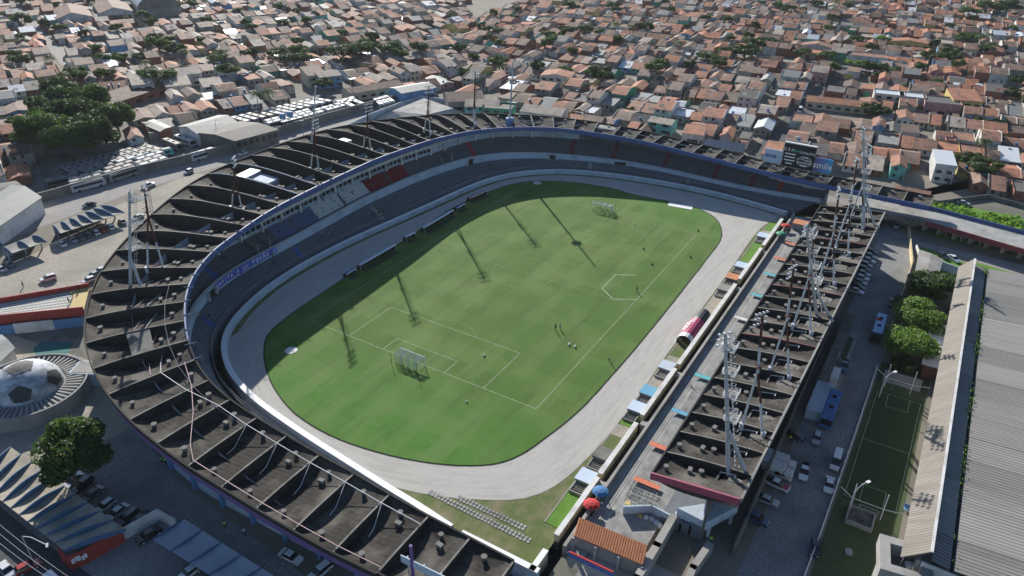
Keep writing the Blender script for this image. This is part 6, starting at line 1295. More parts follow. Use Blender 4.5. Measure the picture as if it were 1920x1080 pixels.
def palm_meshes():
    mb = MB(); r = random.Random(5)
    for q in range(26):
        a = 2*math.pi*q/26+r.uniform(-.1, .1); up = r.uniform(-.2, 1.0); L_ = r.uniform(2.6, 3.6); pts = []
        for s in range(6): u = s/5; pts.append((L_*u*math.cos(a)*(1-.12*up), L_*u*math.sin(a)*(1-.12*up), up*1.7*u-2.3*u*u+.2))
        t = np.array([-math.sin(a), math.cos(a), 0])
        for s in range(5):
            p, q2 = np.array(pts[s]), np.array(pts[s+1])
            for f in (0, .33, .66):
                c = p+(q2-p)*f; ln_ = .62*(1-abs(s/5+f/5-.4))*1.2; w = (q2-p)*.16
                for sd in (-1, 1): mb.poly([c-w*.6, c+w, c+w*1.6+t*sd*ln_+np.array([0, 0, -.28])])
        
    fr = mb.mesh('fronds', 'leaf_palm'); mb = MB(); pts = [(0, 0, 0), (.15, 0, .33), (.2, .05, .66), (.1, .05, 1)]
    for i in range(3): mb.tube(pts[i], pts[i+1], .05-.008*i, .045-.008*i, 7)
    return fr, mb.mesh('trunk', 'bark')
PF, PT = palm_meshes()
def palm(px, py, h, label, s=1.0, grp='coconut palms'):
    c = at(px, py, 0); o = empty('palm_tree', (c[0], c[1], 0), random.uniform(0, 6)); tag(o, label, 'palm', grp); t = link('trunk', PT, o); t.scale = (4, 4, h); k = link('crown', PF, o); k.location = (.4, .2, h); k.scale = (s, s, s)
tree(150, 920, 14.5, 15, 'large round dark green tree at the left by the finned canopy', 'leaf_mid', 0, grp=None)
tree(1697, 672, 14, 8.0, 'bright green leafy tree nearest the blue bus, lower one of the right hand trees', 'leaf_bright', 0, grp=None)
tree(1716, 622, 15, 8.0, 'bright green tree between the blue bus and the white roofed block', 'leaf_bright', 1, grp=None)
tree(1742, 566, 15, 8, 'darker olive tree at the top of the group beside the big hall', 'leaf_mid', 1, grp=None)
tree(1690, 590, 7, 5.5, 'small olive tree by the curved lamp post right of the car park', 'leaf_mid', 2, grp=None)
tree(1768, 545, 9, 6, 'small dark tree at the far right of the group beside the big hall', 'leaf_dark', 2, grp=None)
tree(1690, 700, 6, 4, 'low bush at the foot of the bright trees by the turf pitch', 'leaf_mid', 2, grp=None)
for j, (x, y, w, h, m) in enumerate([(92, 292, 22, 17, 'leaf_mid'), (140, 300, 22, 16, 'leaf_mid'), (180, 292, 20, 16, 'leaf_dark'), (200, 268, 18, 15, 'leaf_dark'), (225, 255, 17, 14, 'leaf_mid'), (95, 250, 18, 16, 'leaf_dark'), (140, 240, 20, 18, 'leaf_dark'), (178, 238, 20, 18, 'leaf_mid'), (120, 215, 15, 17, 'leaf_dark'), (110, 265, 18, 16, 'leaf_dark'), (160, 265, 20, 18, 'leaf_dark')]):
    tree(x, y, w, h, f'{["pale topped tree at the lower left","wide tree at the bottom middle","dark tree at the lower right","dark tree at the right below the roofs","rightmost rounded tree","dark tree at the left middle","dark tree in the middle","mid green tree right of the middle","dark narrow tree at the top left","shaded tree behind the lower left one","tall dark tree at the heart"][j]} of the big grove beside the buses', m, 1, grp='trees of the big grove')
PALX = [410, 280, 575, 1150, 1270, 1830, 1850, 1838, 1845, 1690, 660, 690, 425, 100, 290, 350, 1560, 1180]
for j, (x, y, h) in enumerate([(128, 215, 17), (142, 220, 20), (152, 232, 18), (485, 208, 9), (505, 205, 9), (410, 150, 13), (280, 150, 10), (575, 130, 11), (1150, 78, 12), (1270, 110, 10), (1830, 110, 14), (1850, 118, 12), (1838, 298, 8), (1845, 100, 12), (1690, 30, 12), (660, 125, 12), (690, 120, 12), (425, 145, 12), (100, 140, 10), (290, 160, 9), (350, 128, 10), (1560, 30, 12), (1180, 80, 10), (810, 345, 0)]):
    if h: palm(x, y, h, f'{["leftmost tall palm rising out of the big grove","tallest palm rising out of the big grove","rightmost palm of the big grove","left palm beside the parked buses","right palm beside the parked buses"][j] if j < 5 else "tall palm among the houses, "+ordw(sorted(PALX).index(x))+" palm from the left beyond the grove"}', 1.25, grp='palms rising among the houses' if j > 4 else None)
TREES = [(300, 105, 16, 12), (335, 112, 12, 10), (318, 95, 12, 9), (298, 165, 20, 11), (430, 150, 14, 9), (415, 118, 10, 8), (40, 128, 13, 8), (195, 122, 9, 7), (150, 160, 14, 10), (200, 155, 11, 8), (45, 60, 16, 12), (405, 125, 9, 7), (470, 118, 12, 9), (520, 118, 14, 9), (545, 128, 14, 9), (560, 112, 12, 9), (640, 122, 20, 12), (665, 115, 18, 12), (690, 108, 14, 10), (730, 112, 16, 11), (750, 118, 12, 9), (785, 108, 12, 10), (700, 90, 10, 10), (612, 172, 9, 7), (1125, 165, 17, 12), (1228, 152, 16, 12), (1065, 75, 13, 9), (1098, 70, 12, 8), (1030, 82, 12, 8), (1395, 118, 18, 11), (1408, 100, 16, 9), (1360, 112, 12, 8), (1440, 95, 12, 8), (1322, 45, 10, 7), (1500, 112, 12, 7), (1548, 118, 12, 7), (1600, 130, 12, 6), (1630, 138, 10, 5), (1655, 140, 11, 5), (1680, 142, 9, 5), (1745, 120, 14, 8), (1780, 112, 14, 9), (1815, 92, 18, 11), (1845, 32, 24, 12), (1880, 28, 22, 12), (1815, 38, 20, 10), (1820, 45, 10, 7), (1645, 225, 11, 7), (1630, 220, 9, 7), (1560, 45, 12, 7), (1750, 165, 9, 5), (1900, 190, 10, 7), (1905, 165, 9, 7), (1812, 318, 10, 7), (1840, 335, 13, 8), (1790, 318, 8, 6), (1835, 240, 7, 5), (1870, 245, 8, 5), (1480, 30, 14, 9), (1455, 22, 12, 8), (1530, 20, 14, 8), (560, 95, 10, 8), (282, 55, 10, 7), (240, 45, 8, 6), (850, 45, 9, 8), (30, 240, 8, 5), (1400, 80, 9, 7), (1370, 85, 9, 7), (900, 60, 9, 7), (970, 30, 8, 7), (1780, 60, 9, 6), (360, 22, 12, 9), (1510, 165, 5, 4), (1365, 222, 5, 3), (1180, 215, 5, 4), (1245, 222, 5, 4), (1705, 148, 9, 6), (1700, 172, 7, 4)]
rt = random.Random(11); TREES += [(rt.randint(10, 1910), int(8+150*rt.random()**1.3), rt.uniform(7, 13), rt.uniform(6, 9)) for _ in range(110)]
for j, (x, y, w, h) in enumerate(TREES):
    reg = 'left' if x < 640 else 'middle' if x < 1280 else 'right'; row = 'far' if y < 80 else 'middle distance' if y < 160 else 'near'
    peers = sorted([(a, b) for a, b, _, _ in TREES if (b < 80) == (y < 80) and (b < 160) == (y < 160) and a//320 == x//320])
    tree(x, y, w, h, f'leafy tree, {ordw(peers.index((x, y)))} from left of trees {"far off" if y < 80 else "halfway back" if y < 160 else "nearer"} in the {["far left", "left", "centre left", "centre right", "right", "far right"][x//320]} district', random.choice(['leaf_dark', 'leaf_mid', 'leaf_mid']) if x not in (1600, 1655, 1705) else 'leaf_bright', 2 if y > 100 else 4, zc=1)
# scrub along the ditch
r_ = random.Random(3)
mb = MB()
for q in range(420):
    f = r_.random(); x = 1745+f*250; y = 388+f*45+r_.uniform(-6, 14+20*f); c = at(x, y); z0 = 0; s = r_.uniform(.3, .9)
    for k in range(4):
        a = r_.uniform(0, 6.28); t = np.array([math.cos(a), math.sin(a), 0]); p = np.array([c[0]+r_.gauss(0, .6), c[1]+r_.gauss(0, .6), r_.uniform(0, 1.2)]); mb.quad(p-t*s, p+np.array([0, 0, s*.9]), p+t*s, p-np.array([0, 0, s*.2]))
stuff(mb.build('ditch_scrub', 'leaf_bright'))
# ================================================================== HOUSES
TIL = ['tile_a', 'tile_b', 'tile_c', 'tile_d']
def tilemat(name, c, c2, c3):
    m = mat(name, c, .78, c2, .9, .55, bump=.0, col3=c3, scale3=.25, spec=.3)
    nt = m.node_tree; N = nt.nodes; L = nt.links; b = N['Principled BSDF']; tc = N.new('ShaderNodeTexCoord'); w = N.new('ShaderNodeTexWave'); w.bands_direction = 'X'; w.inputs['Scale'].default_value = 1.1; w.inputs['Distortion'].default_value = .4; L.new(tc.outputs['Object'], w.inputs['Vector'])
    n = N.new('ShaderNodeTexNoise'); n.inputs['Scale'].default_value = 2.2; n.inputs['Detail'].default_value = 4; L.new(tc.outputs['Object'], n.inputs['Vector']); ad = N.new('ShaderNodeMath'); L.new(w.outputs[1], ad.inputs[0]); L.new(n.outputs[0], ad.inputs[1])
    bp = N.new('ShaderNodeBump'); bp.inputs['Strength'].default_value = .7; bp.inputs['Distance'].default_value = .12; L.new(ad.outputs[0], bp.inputs['Height']); L.new(bp.outputs[0], b.inputs['Normal'])
tilemat('tile_a', (.24, .11, .07), (.42, .21, .135), (.13, .075, .055)); tilemat('tile_b', (.20, .125, .09), (.34, .225, .17), (.12, .09, .075)); tilemat('tile_c', (.36, .13, .065), (.52, .23, .13), (.22, .10, .065)); tilemat('tile_d', (.10, .06, .045), (.17, .105, .08), (.06, .045, .038))
tilemat('tile_e', (.33, .27, .22), (.47, .40, .34), (.21, .18, .155))
WALLS = {'house_white': (.62, .61, .58), 'house_cream': (.52, .47, .36), 'house_grey': (.30, .29, .27), 'house_aqua': (.16, .46, .42), 'house_blue': (.16, .33, .55), 'house_yellow': (.60, .48, .18), 'house_pink': (.52, .28, .28), 'house_green': (.08, .32, .20)}
for k, c in WALLS.items(): mat(k, c, .85, tuple(x*.78 for x in c), .6, .5, col3=tuple(x*.55+.03 for x in c), scale3=.3)
WN = ['house_white']*9+['house_cream']*3+['house_grey']*4+['brick']*6+['house_aqua', 'house_blue', 'house_yellow', 'house_pink', 'house_green']
RN = ['tile_a']*6+['tile_b']*6+['tile_c']*6+['tile_d']*3+['tile_e']*3+['sheet_grey', 'sheet_dark', 'roof_white']
CNAME = {'house_white': 'white', 'house_cream': 'cream', 'house_grey': 'grey', 'house_aqua': 'aqua', 'house_blue': 'blue', 'house_yellow': 'yellow', 'house_pink': 'pink', 'house_green': 'green', 'brick': 'bare brick', 'wall_white': 'white'}
RNAME = {'tile_a': 'brown orange tile', 'tile_b': 'faded brown tile', 'tile_c': 'orange tile', 'tile_d': 'dark brown tile', 'tile_e': 'pale tile', 'sheet_grey': 'grey sheet', 'sheet_dark': 'dark sheet', 'roof_white': 'white sheet', 'tile_orange': 'bright orange tile'}
def house_geo(w, d, h, kind, rh, mbw, mbr, tf=lambda p: p, ov=.35, jit=None, mbp=None):
    """kind: gable (ridge along x), side (ridge along y), mono, flat"""
    x0, x1, y0, y1 = -w/2, w/2, -d/2, d/2
    def W_(pts): mbw.poly([tf(p) for p in pts])
    def Rf(P, th=.16):
        n = len(mbr.v); T = [tf(p) for p in P]; B = [tf((p[0], p[1], p[2]-th)) for p in P]; mbr.hexa([*B, *T])
    if kind == 'gable':
        rz = h+rh; ym = d*.06
        for q in ([(x0, y0, 0), (x1, y0, 0), (x1, y0, h), (x0, y0, h)], [(x1, y1, 0), (x0, y1, 0), (x0, y1, h), (x1, y1, h)]): W_(q)
        W_([(x1, y0, 0), (x1, y1, 0), (x1, y1, h), (x1, ym, rz), (x1, y0, h)]); W_([(x0, y1, 0), (x0, y0, 0), (x0, y0, h), (x0, ym, rz), (x0, y1, h)])
        k = rh/(ym-y0); k2 = rh/(y1-ym); o = .12
        Rf([(x0-o, y0-ov, h-k*ov+.1), (x1+o, y0-ov, h-k*ov+.1), (x1+o, ym, rz+.1), (x0-o, ym, rz+.1)]); Rf([(x0-o, ym, rz+.1), (x1+o, ym, rz+.1), (x1+o, y1+ov, h-k2*ov+.1), (x0-o, y1+ov, h-k2*ov+.1)])
        for sd in (-1, 1):
            if jit and jit.random() < .4:
                X = (x1 if sd > 0 else x0)+sd*.02
                for (ya, za, yb, zb) in ((y0-.1, h-.1, ym, rz), (y1+.1, h-.1, ym, rz)):
                    P = [(X-.13, ya, za), (X+.13, ya, za), (X+.13, yb, zb), (X-.13, yb, zb)]; mbw.hexa([*[tf(p) for p in P], *[tf((p[0], p[1], p[2]+.42)) for p in P]])
        if jit and mbp is not None:
            for _ in range(jit.choice([0, 1, 1, 2, 3] if jit is random else [0, 1])):
                f0 = jit.uniform(.05, .7); g0 = jit.uniform(.05, .6); fw = jit.uniform(.15, .4); gw = jit.uniform(.2, .4); fr = jit.random() < .6; Y0, Z0 = (y0, h) if fr else (y1, h)
                xa, xb = x0+(x1-x0)*f0, x0+(x1-x0)*min(1, f0+fw); ta, tb_ = g0, min(.97, g0+gw); P = [(xa, Y0+(ym-Y0)*ta, Z0+(rz-Z0)*ta+.13), (xb, Y0+(ym-Y0)*ta, Z0+(rz-Z0)*ta+.13), (xb, Y0+(ym-Y0)*tb_, Z0+(rz-Z0)*tb_+.13), (xa, Y0+(ym-Y0)*tb_, Z0+(rz-Z0)*tb_+.13)]
                mbp.poly([tf(p) for p in (P if fr else P[::-1])])
    elif kind == 'side':
        rz = h+rh
        for q in ([(x1, y0, 0), (x1, y1, 0), (x1, y1, h), (x1, y0, h)], [(x0, y1, 0), (x0, y0, 0), (x0, y0, h), (x0, y1, h)]): W_(q)
        W_([(x0, y0, 0), (x1, y0, 0), (x1, y0, h), (0, y0, rz), (x0, y0, h)]); W_([(x1, y1, 0), (x0, y1, 0), (x0, y1, h), (0, y1, rz), (x1, y1, h)])
        k = rh/(w/2)
        Rf([(x0-ov, y0-.2, h-k*ov+.1), (0, y0-.2, rz+.1), (0, y1+.2, rz+.1), (x0-ov, y1+.2, h-k*ov+.1)]); Rf([(0, y0-.2, rz+.1), (x1+ov, y0-.2, h-k*ov+.1), (x1+ov, y1+.2, h-k*ov+.1), (0, y1+.2, rz+.1)])
    elif kind == 'mono':
        W_([(x0, y0, 0), (x1, y0, 0), (x1, y0, h), (x0, y0, h)]); W_([(x1, y1, 0), (x0, y1, 0), (x0, y1, h+rh), (x1, y1, h+rh)]); W_([(x1, y0, 0), (x1, y1, 0), (x1, y1, h+rh), (x1, y0, h)]); W_([(x0, y1, 0), (x0, y0, 0), (x0, y0, h), (x0, y1, h+rh)])
        Rf([(x0-.1, y0-.3, h), (x1+.1, y0-.3, h), (x1+.1, y1+.2, h+rh+.12), (x0-.1, y1+.2, h+rh+.12)])
    else:
        for a, b in (((x0, y0), (x1, y0)), ((x1, y0), (x1, y1)), ((x1, y1), (x0, y1)), ((x0, y1), (x0, y0))): W_([(*a, 0), (*b, 0), (*b, h+.7), (*a, h+.7)])
        Rf([(x0+.1, y0+.1, h+.15), (x1-.1, y0+.1, h+.15), (x1-.1, y1-.1, h+.15), (x0+.1, y1-.1, h+.15)])
# templates for the individual houses
TPL = []
for s in range(22):
    r = random.Random(500+s); two = s % 6 == 1; w = r.choice([5.2, 5.8, 6.4, 7.0, 7.8, 8.8]); d = r.choice([12, 13.5, 15, 16.5]); h = r.uniform(4.9, 5.7) if two else r.uniform(2.4, 3.0); kind = ['gable', 'gable', 'side', 'gable', 'side', 'gable', 'mono', 'gable', 'gable', 'side', 'flat'][s % 11]; rh = r.uniform(1.5, 2.5) if kind == 'gable' else r.uniform(1.0, 1.5) if kind == 'side' else .9
    mw = MB(); mr = MB(); mp_ = MB(); house_geo(w, d, h, kind, rh, mw, mr, jit=r, mbp=mp_); t = dict(patch=mp_.mesh('roof_patch', 'tile_e') if mp_.f else None, w=w, d=d, h=h, kind=kind, rh=rh, two=two, wall=mw.mesh('wall', 'house_white'), roof=mr.mesh('roof', 'tile_a'), parts=[])
    for fl in range(2 if two else 1):
        nwin = 2 if w > 6 else 1
        for q in range(nwin): t['parts'].append(('window', (-w/2+w*(q+.6+(0 if not fl else .0))/(nwin+.9), -d/2, 1.15+2.75*fl), (1.1, .14, 1.1)))
    t['parts'].append(('door', (w/2-.9, -d/2, 0), (.95, .14, 2.1))); 
    if r.random() < .5: t['parts'].append(('window', (w*.1, d/2, 1.2), (1.1, .14, 1.0)))
    if kind in ('gable', 'side'): pass
    TPL.append(t)
ub = MB(); ub.box(0, 0, 0, 1, 1, 1); BOXM = {'window': ub.mesh('window', 'glass_dark'), 'door': ub.mesh('door', 'bark')}
tb = MB(); tb.lathe(0, 0, [(.5, 0), (.62, .8), (.62, .9), (.15, 1.05)], 10); TANK = tb.mesh('water_tank', 'tank_blue')
# distant mass of houses, far wall and roof colours collected in one mesh
mass = {}
def massmb(m):
    if m not in mass: mass[m] = MB()
    return mass[m]
slots = []   # every house: (dist, x, y, rz, template)
GRID_A = R(0)   # right part
BHK = [(1240,  248,  11,  8), (1045,  160,  16,  12), (1760,  330,  7,  16), (1800,  205,  13,  16), (1662,  195,  14,  10), (1705,  200,  12,  10), (1760,  210,  16,  14), (1570,  205,  30,  9), (1700,  88,  26,  10), (1530,  96,  18,  10), (1625,  120,  22,  12), (355,  155,  12,  16), (335,  172,  12,  14), (270,  175,  10,  16), (400,  175,  10,  12), (615,  160,  12,  12), (590,  158,  10,  14), (230,  195,  46,  14), (700,  178,  30,  10), (775,  185,  20,  12), (905,  215,  16,  12), (935,  222,  14,  10), (1020,  225,  20,  11), (870,  200,  18,  16), (1355,  290,  16,  9), (1300,  265,  9,  9), (1700,  395,  11,  10)]
BHW = [(at(a, b)[0], at(a, b)[1], (w_+d_)/4+5.5) for a, b, w_, d_ in BHK]
def blocked(x, y):
    for a, b, r_2 in BHW:
        if (x-a)**2+(y-b)**2 < r_2*r_2: return True
    if x < 112.5 and y < 60 and x > -300 and y > -85: return True
    if y < 188 and x < 128 and y > 60: return True
    if x < 131 and 60 <= y < 140: return True
    if y < -70 and x < 126.5+(-70-y)*.12: return True
    px, py, w = topx((x, y, 0))
    if w < 20 or px < -90 or px > 2010 or py < -45 or py > 1150: return True
    if x < 60 and y < 190+max(0, (x-40))*-.0: return True
    if -35 < y < -26.5 and 108 < x < 330: return True
    if 316 < x+(y*.0) < 331 and y < 32: return True
    d1 = abs((x-104)*math.sin(R(38))-(y-110)*math.cos(R(38)))*0+99
    # street beside the corner house, running off to the upper right
    if abs((y-102)-(x-150)*-.55) < 5 and 148 < x < 232: return True
    if 20 < px < 135 and abs((x-74)*.92-(y-345)*.38) < 5: return True
    if 45 < px < 250 and 175 < py < 305: return True
    if 250 < px < 345 and -20 < py < 45: return True
    if 1440 < px < 1600 and 0 and 1: return True
    return False
def lay(zone, ang, origin, row_gap, u0, u1, v0, v1, cross):
    ca, sa = math.cos(ang), math.sin(ang); v = v0; row = 0; r = random.Random(zone)
    while v < v1:
        depth = r.choice([12.5, 13.5, 14.5]); facing = row % 2; u = u0+r.uniform(0, 5); k = 0; nxt = u+r.uniform(60, 100)
        while u < u1:
            t = r.choice(TPL); sx = r.uniform(.92, 1.08); w = t['w']*sx
            if u > nxt: u += cross; nxt = u+r.uniform(60, 100)
            uc = u+w/2; vc = v+t['d']/2+(r.uniform(-.5, .9)); wob = 3.0*math.sin(uc*.013+row)+2.0*math.sin(uc*.031); vc += wob
            x = origin[0]+uc*ca-vc*sa; y = origin[1]+uc*sa+vc*ca
            if zone_of(x, y) == zone and not blocked(x, y) and r.random() > .045:
                slots.append([math.hypot(x-CX, y-CY), x, y, ang+(0 if facing == 0 else math.pi)+r.uniform(-.02, .02), t, sx, zone, row])
            u += w+(.05 if r.random() < .82 else r.uniform(.8, 3)); k += 1
        v += 15.8+(4.6 if row % 2 else .6); row += 1
def zone_of(x, y):
    return 2 if y > 118+(x-125)*.62 else 1
# zone 1: rows run across the view (along y); zone 2: rows turned
lay(1, R(-84), (112, 150), 0, -60, 420, 3, 620, 6.5)
lay(2, R(-24), (-60, 215), 0, -320, 640, -40, 620, 6.5)
slots.sort(key=lambda s: s[0])
hand = []
def in_frame(s):
    px, py, w = topx((s[1], s[2], 3)); return -20 < px < 1940 and -20 < py < 1100
NEAR = [s for s in slots if in_frame(s)][:292]; ids = set(id(s) for s in NEAR); FAR = [s for s in slots if id(s) not in ids]
def rname(px, py): 
    return ('left' if px < 640 else 'middle' if px < 1280 else 'right')
rowcount = {}
for s in NEAR:
    px, py, w_ = topx((s[1], s[2], 3)); s.append(px); s.append(py)
def bandname(py): return int(py//26)
groups_ = {}
for s in NEAR: groups_.setdefault((s[6], s[7]), []).append(s)
rowkeys = sorted(groups_, key=lambda k: -np.mean([q[9] for q in groups_[k]]))
def house(s, roof, wall, label, grp='houses beyond the stadium'):
    _, x, y, rz, t, sx = s[:6]; o = empty('terraced_house', (x, y, 0), rz); o.scale = (sx, 1, 1); tag(o, label, 'house', grp)
    a = link('wall', t['wall'], o); setmat(a, wall); b = link('roof', t['roof'], o); setmat(b, roof)
    if t['patch']: c = link('roof_patch', t['patch'], o); setmat(c, random.choice(['tile_c', 'tile_e', 'tile_a', 'tile_d', 'tile_orange']) if 'tile' in roof else 'sheet_grey')
    for nm, loc, sc in t['parts']:
        if s[0] > 430 and nm == 'door': continue
        c = link(nm, BOXM[nm], o); c.location = loc; c.scale = sc
    if random.random() < .33:
        c = link('water_tank', TANK, o); c.location = (random.uniform(-1.5, 1.5), t['d']*.35, t['h']+(t['rh']*.45 if t['kind'] != 'flat' else .2)); setmat(c, random.choice(['tank_blue', 'bus_white', 'tank_blue']))
    return o
for ri, k in enumerate(rowkeys):
    L_ = sorted(groups_[k], key=lambda q: q[8])
    for j, s in enumerate(L_):
        roof = random.choice(RN if s[8] > 700 else RN+['tile_b', 'tile_e', 'tile_e', 'tile_d', 'tile_b']); wall = random.choice(WN); t = s[4]  # more pale and greyish tiles at the left, standing for sun glare
        if t['kind'] in ('mono', 'flat') and random.random() < .6: roof = random.choice(['sheet_grey', 'sheet_dark', 'roof_white', 'tile_d'])
        lab = f"{'tall' if t['two'] else 'low'} {CNAME[wall].replace('bare ', '')} house, {RNAME[roof]} roof, {ordw(j)} from left in the {ordw(ri)} row back"
        house(s, roof, wall, lab)
print('slots', len(slots), 'near', len(NEAR))
allm = sorted(set(RN+WN+['glass_dark', 'tile_e', 'tank_blue', 'wall_white'])); MI = {m: i for i, m in enumerate(allm)}
MM = MB()
for s in FAR:
    _, x, y, rz, t, sx = s[:6]; c, sn = math.cos(rz), math.sin(rz); mw = MB(); mr = MB(); mp_ = MB()
    tf = lambda p: (x+(p[0]*c-p[1]*sn), y+(p[0]*sn+p[1]*c), p[2])
    house_geo(t['w']*sx, t['d'], t['h'], t['kind'], t['rh'], mw, mr, tf, jit=random, mbp=mp_); left = topx((x, y, 3))[0] < 750; roof = random.choice(RN+(['tile_e', 'tile_e', 'tile_b'] if left else [])); wall = random.choice(WN)  # extra pale roofs on the left put the sun glare into the colour
    for m_, mm in ((mw, wall), (mr, roof), (mp_, random.choice(['tile_a', 'tile_c', 'tile_e', 'tile_d']))):
        o_ = len(MM.v); MM.v += m_.v; MM.f += [tuple(i+o_ for i in f) for f in m_.f]; MM.m += [MI[mm]]*len(m_.f)
    for q in (-1, 1):
        if s[0] < 620 or random.random() < .3:
            P = [(q*t['w']*.22-.45, -t['d']/2-.05, 1.1), (q*t['w']*.22+.45, -t['d']/2-.05, 1.1), (q*t['w']*.22+.45, -t['d']/2-.05, 2.1), (q*t['w']*.22-.45, -t['d']/2-.05, 2.1)]; MM.poly([tf(p) for p in P], MI['glass_dark'])
# yard annexes and lean-tos between the rows
for s in slots:
    if random.random() < .62:
        _, x, y, rz, t, sx = s[:6]; w = random.uniform(2.5, 4.5); d = random.uniform(2.5, 4.5); h = random.uniform(2.2, 3.4); lx = random.uniform(-t['w']/2+1, t['w']/2-1); ly = t['d']/2+d/2+.1; c, sn = math.cos(rz), math.sin(rz); X = x+lx*c-ly*sn; Y = y+lx*sn+ly*c
        if blocked(X, Y): continue
        mw = MB(); mr = MB(); tf = lambda p: (X+(p[0]*c-p[1]*sn), Y+(p[0]*sn+p[1]*c), p[2]); house_geo(w, d, h, random.choice(['mono', 'flat', 'mono']), .5, mw, mr, tf)
        for m_, mm in ((mw, random.choice(WN)), (mr, random.choice(['tile_a', 'tile_b', 'tile_d', 'sheet_grey', 'sheet_dark', 'roof_white', 'tile_c']))):
            o_ = len(MM.v); MM.v += m_.v; MM.f += [tuple(i+o_ for i in f) for f in m_.f]; MM.m += [MI[mm]]*len(m_.f)
hm = MM.build('distant_houses', allm); stuff(hm)
# streets between the houses
def band(a, b, w, m, z=.03): 
    a = np.array(a, float); b = np.array(b, float); d = un(b-a); t = np.array([-d[1], d[0]])*w/2; mb = MB(); mb.poly([p3(a-t, z), p3(a+t, z), p3(b+t, z), p3(b-t, z)][::-1]); return struct(mb.build('street', m))
band((106, -31), (330, -31), 8.5, 'asphalt'); band((323, 32), (323, -90), 9, 'road_pale', .035); band((148, 103), (232, 57), 8, 'road_pale'); band((60, 310), (160, 552), 8, 'road_pale'); band((104, 95), (108, -75), 6, 'road_pale', .025); band((60, 176), (140, 138), 9, 'asphalt', .025); band((128, 138), (136, 62), 7, 'asphalt', .036)
# ------------------------------------------------ larger houses one can tell apart
def bighouse(px, py, w, d, h, rz, kind, rh, roof, wall, label, win=3, floors=1, name='house', cat='house', accents=None):
    c = at(px, py, 0); o = empty(name, (c[0], c[1], 0), R(rz)); tag(o, label, cat); mw = MB(); mr = MB(); house_geo(w, d, h, kind, rh, mw, mr); mw.build('wall', wall, o); mr.build('roof', roof, o)
    for fl in range(floors):
        for q in range(win):
            b = link('window', BOXM['window'], o); b.location = (-w/2+w*(q+.5)/win, -d/2, 1.0+2.8*fl); b.scale = (w/win*.5, .16, 1.2)
    b = link('door', BOXM['door'], o); b.location = (w/2-.9, -d/2, 0); b.scale = (1, .18, 2.1)
    if accents: b = link('painted_band', BOXM['door'], o); b.location = (0, -d/2-.05, 0); b.scale = (w, .1, 2.6); setmat(b, accents)
    return o
bighouse(1240, 248, 11, 8, 5.2, -88, 'gable', 1.2, 'tile_e', 'house_aqua', 'aqua two storey house right behind the curved roof', 2, 2)
bighouse(1045, 160, 16, 12, 6, -75, 'side', 1.4, 'tile_c', 'house_white', 'white and yellow corner building with an orange roof above the far curve', 4, 2, accents='house_yellow')
bighouse(1760, 330, 7, 16, 7.5, -80, 'mono', .3, 'roof_white', 'house_white', 'tall narrow white roofed house right of the rusty floodlight', 2, 2)
bighouse(1800, 205, 13, 16, 6.5, -72, 'mono', 1.6, 'tile_c', 'house_yellow', 'bright yellow house with an orange roof in the upper right', 3, 2)
bighouse(1662, 195, 14, 10, 5.5, -80, 'flat', .5, 'roof_white', 'house_white', 'white flat roofed warehouse with blue doors in the upper right', 3, 2, 'warehouse', 'warehouse')
bighouse(1705, 200, 12, 10, 5.5, -80, 'flat', .5, 'roof_white', 'house_white', 'white warehouse with red and yellow front in the upper right', 3, 1, 'warehouse', 'warehouse', accents='house_yellow')
bighouse(1760, 210, 16, 14, 5.5, -80, 'flat', .5, 'sheet_dark', 'house_pink', 'dark roofed shed with pink side wall beside the white warehouses', 3, 1, 'warehouse', 'warehouse')
bighouse(1570, 205, 30, 9, 3.6, -80, 'gable', 1.6, 'tile_c', 'house_cream', 'long cream house with a bright orange roof behind the billboards', 7)
bighouse(1700, 88, 26, 10, 3.6, -80, 'side', 1.6, 'tile_c', 'house_yellow', 'yellow house with an orange hipped roof in the far upper right', 5)
bighouse(1530, 96, 18, 10, 3.8, -85, 'side', 1.8, 'tile_a', 'house_white', 'bright white house beside the tree lined avenue at the upper right', 3)
bighouse(1625, 120, 22, 12, 5, -85, 'flat', .4, 'tile_a', 'house_white', 'white blocky building beside the tree lined avenue', 4)
bighouse(355, 155, 12, 16, 6.2, -30, 'gable', 1.6, 'tile_e', 'house_white', 'tall pale house with a pinkish roof, middle of three behind the depot', 2, 2)
bighouse(335, 172, 12, 14, 4.8, -30, 'mono', 1.4, 'tile_e', 'house_white', 'white house with pale roof facing the depot hall', 2, 1)
bighouse(270, 175, 10, 16, 6.4, -30, 'mono', 1.8, 'tile_e', 'house_white', 'tall pale roofed house left of the three behind the depot', 2, 2)
bighouse(400, 175, 10, 12, 5, -30, 'mono', 1.4, 'tile_e', 'house_white', 'small pale house right of the three behind the depot', 2, 2)
bighouse(615, 160, 12, 12, 6, -28, 'gable', 1.2, 'tile_e', 'house_blue', 'bright blue fronted house above the bus depot', 3, 2)
bighouse(590, 158, 10, 14, 6.5, -28, 'mono', 1.5, 'tile_b', 'house_cream', 'cream two storey house left of the blue fronted one', 2, 2)
bighouse(230, 195, 46, 14, 4, 10, 'mono', 1.2, 'tile_d', 'brick', 'long low brick shed right of the big grove', 6, 1, 'shed', 'shed')
bighouse(700, 178, 30, 10, 4, -22, 'gable', 1.4, 'tile_b', 'house_cream', 'long cream walled house behind the right end of the depot', 6)
bighouse(775, 185, 20, 12, 5.5, -22, 'gable', 1.0, 'sheet_grey', 'house_blue', 'grey roofed building with a blue painted end at the street corner', 4, 1, 'building', 'building')
bighouse(905, 215, 16, 12, 5.5, -60, 'gable', 1.6, 'tile_e', 'house_aqua', 'aqua walled house with a pale roof above the far curve', 3, 2)
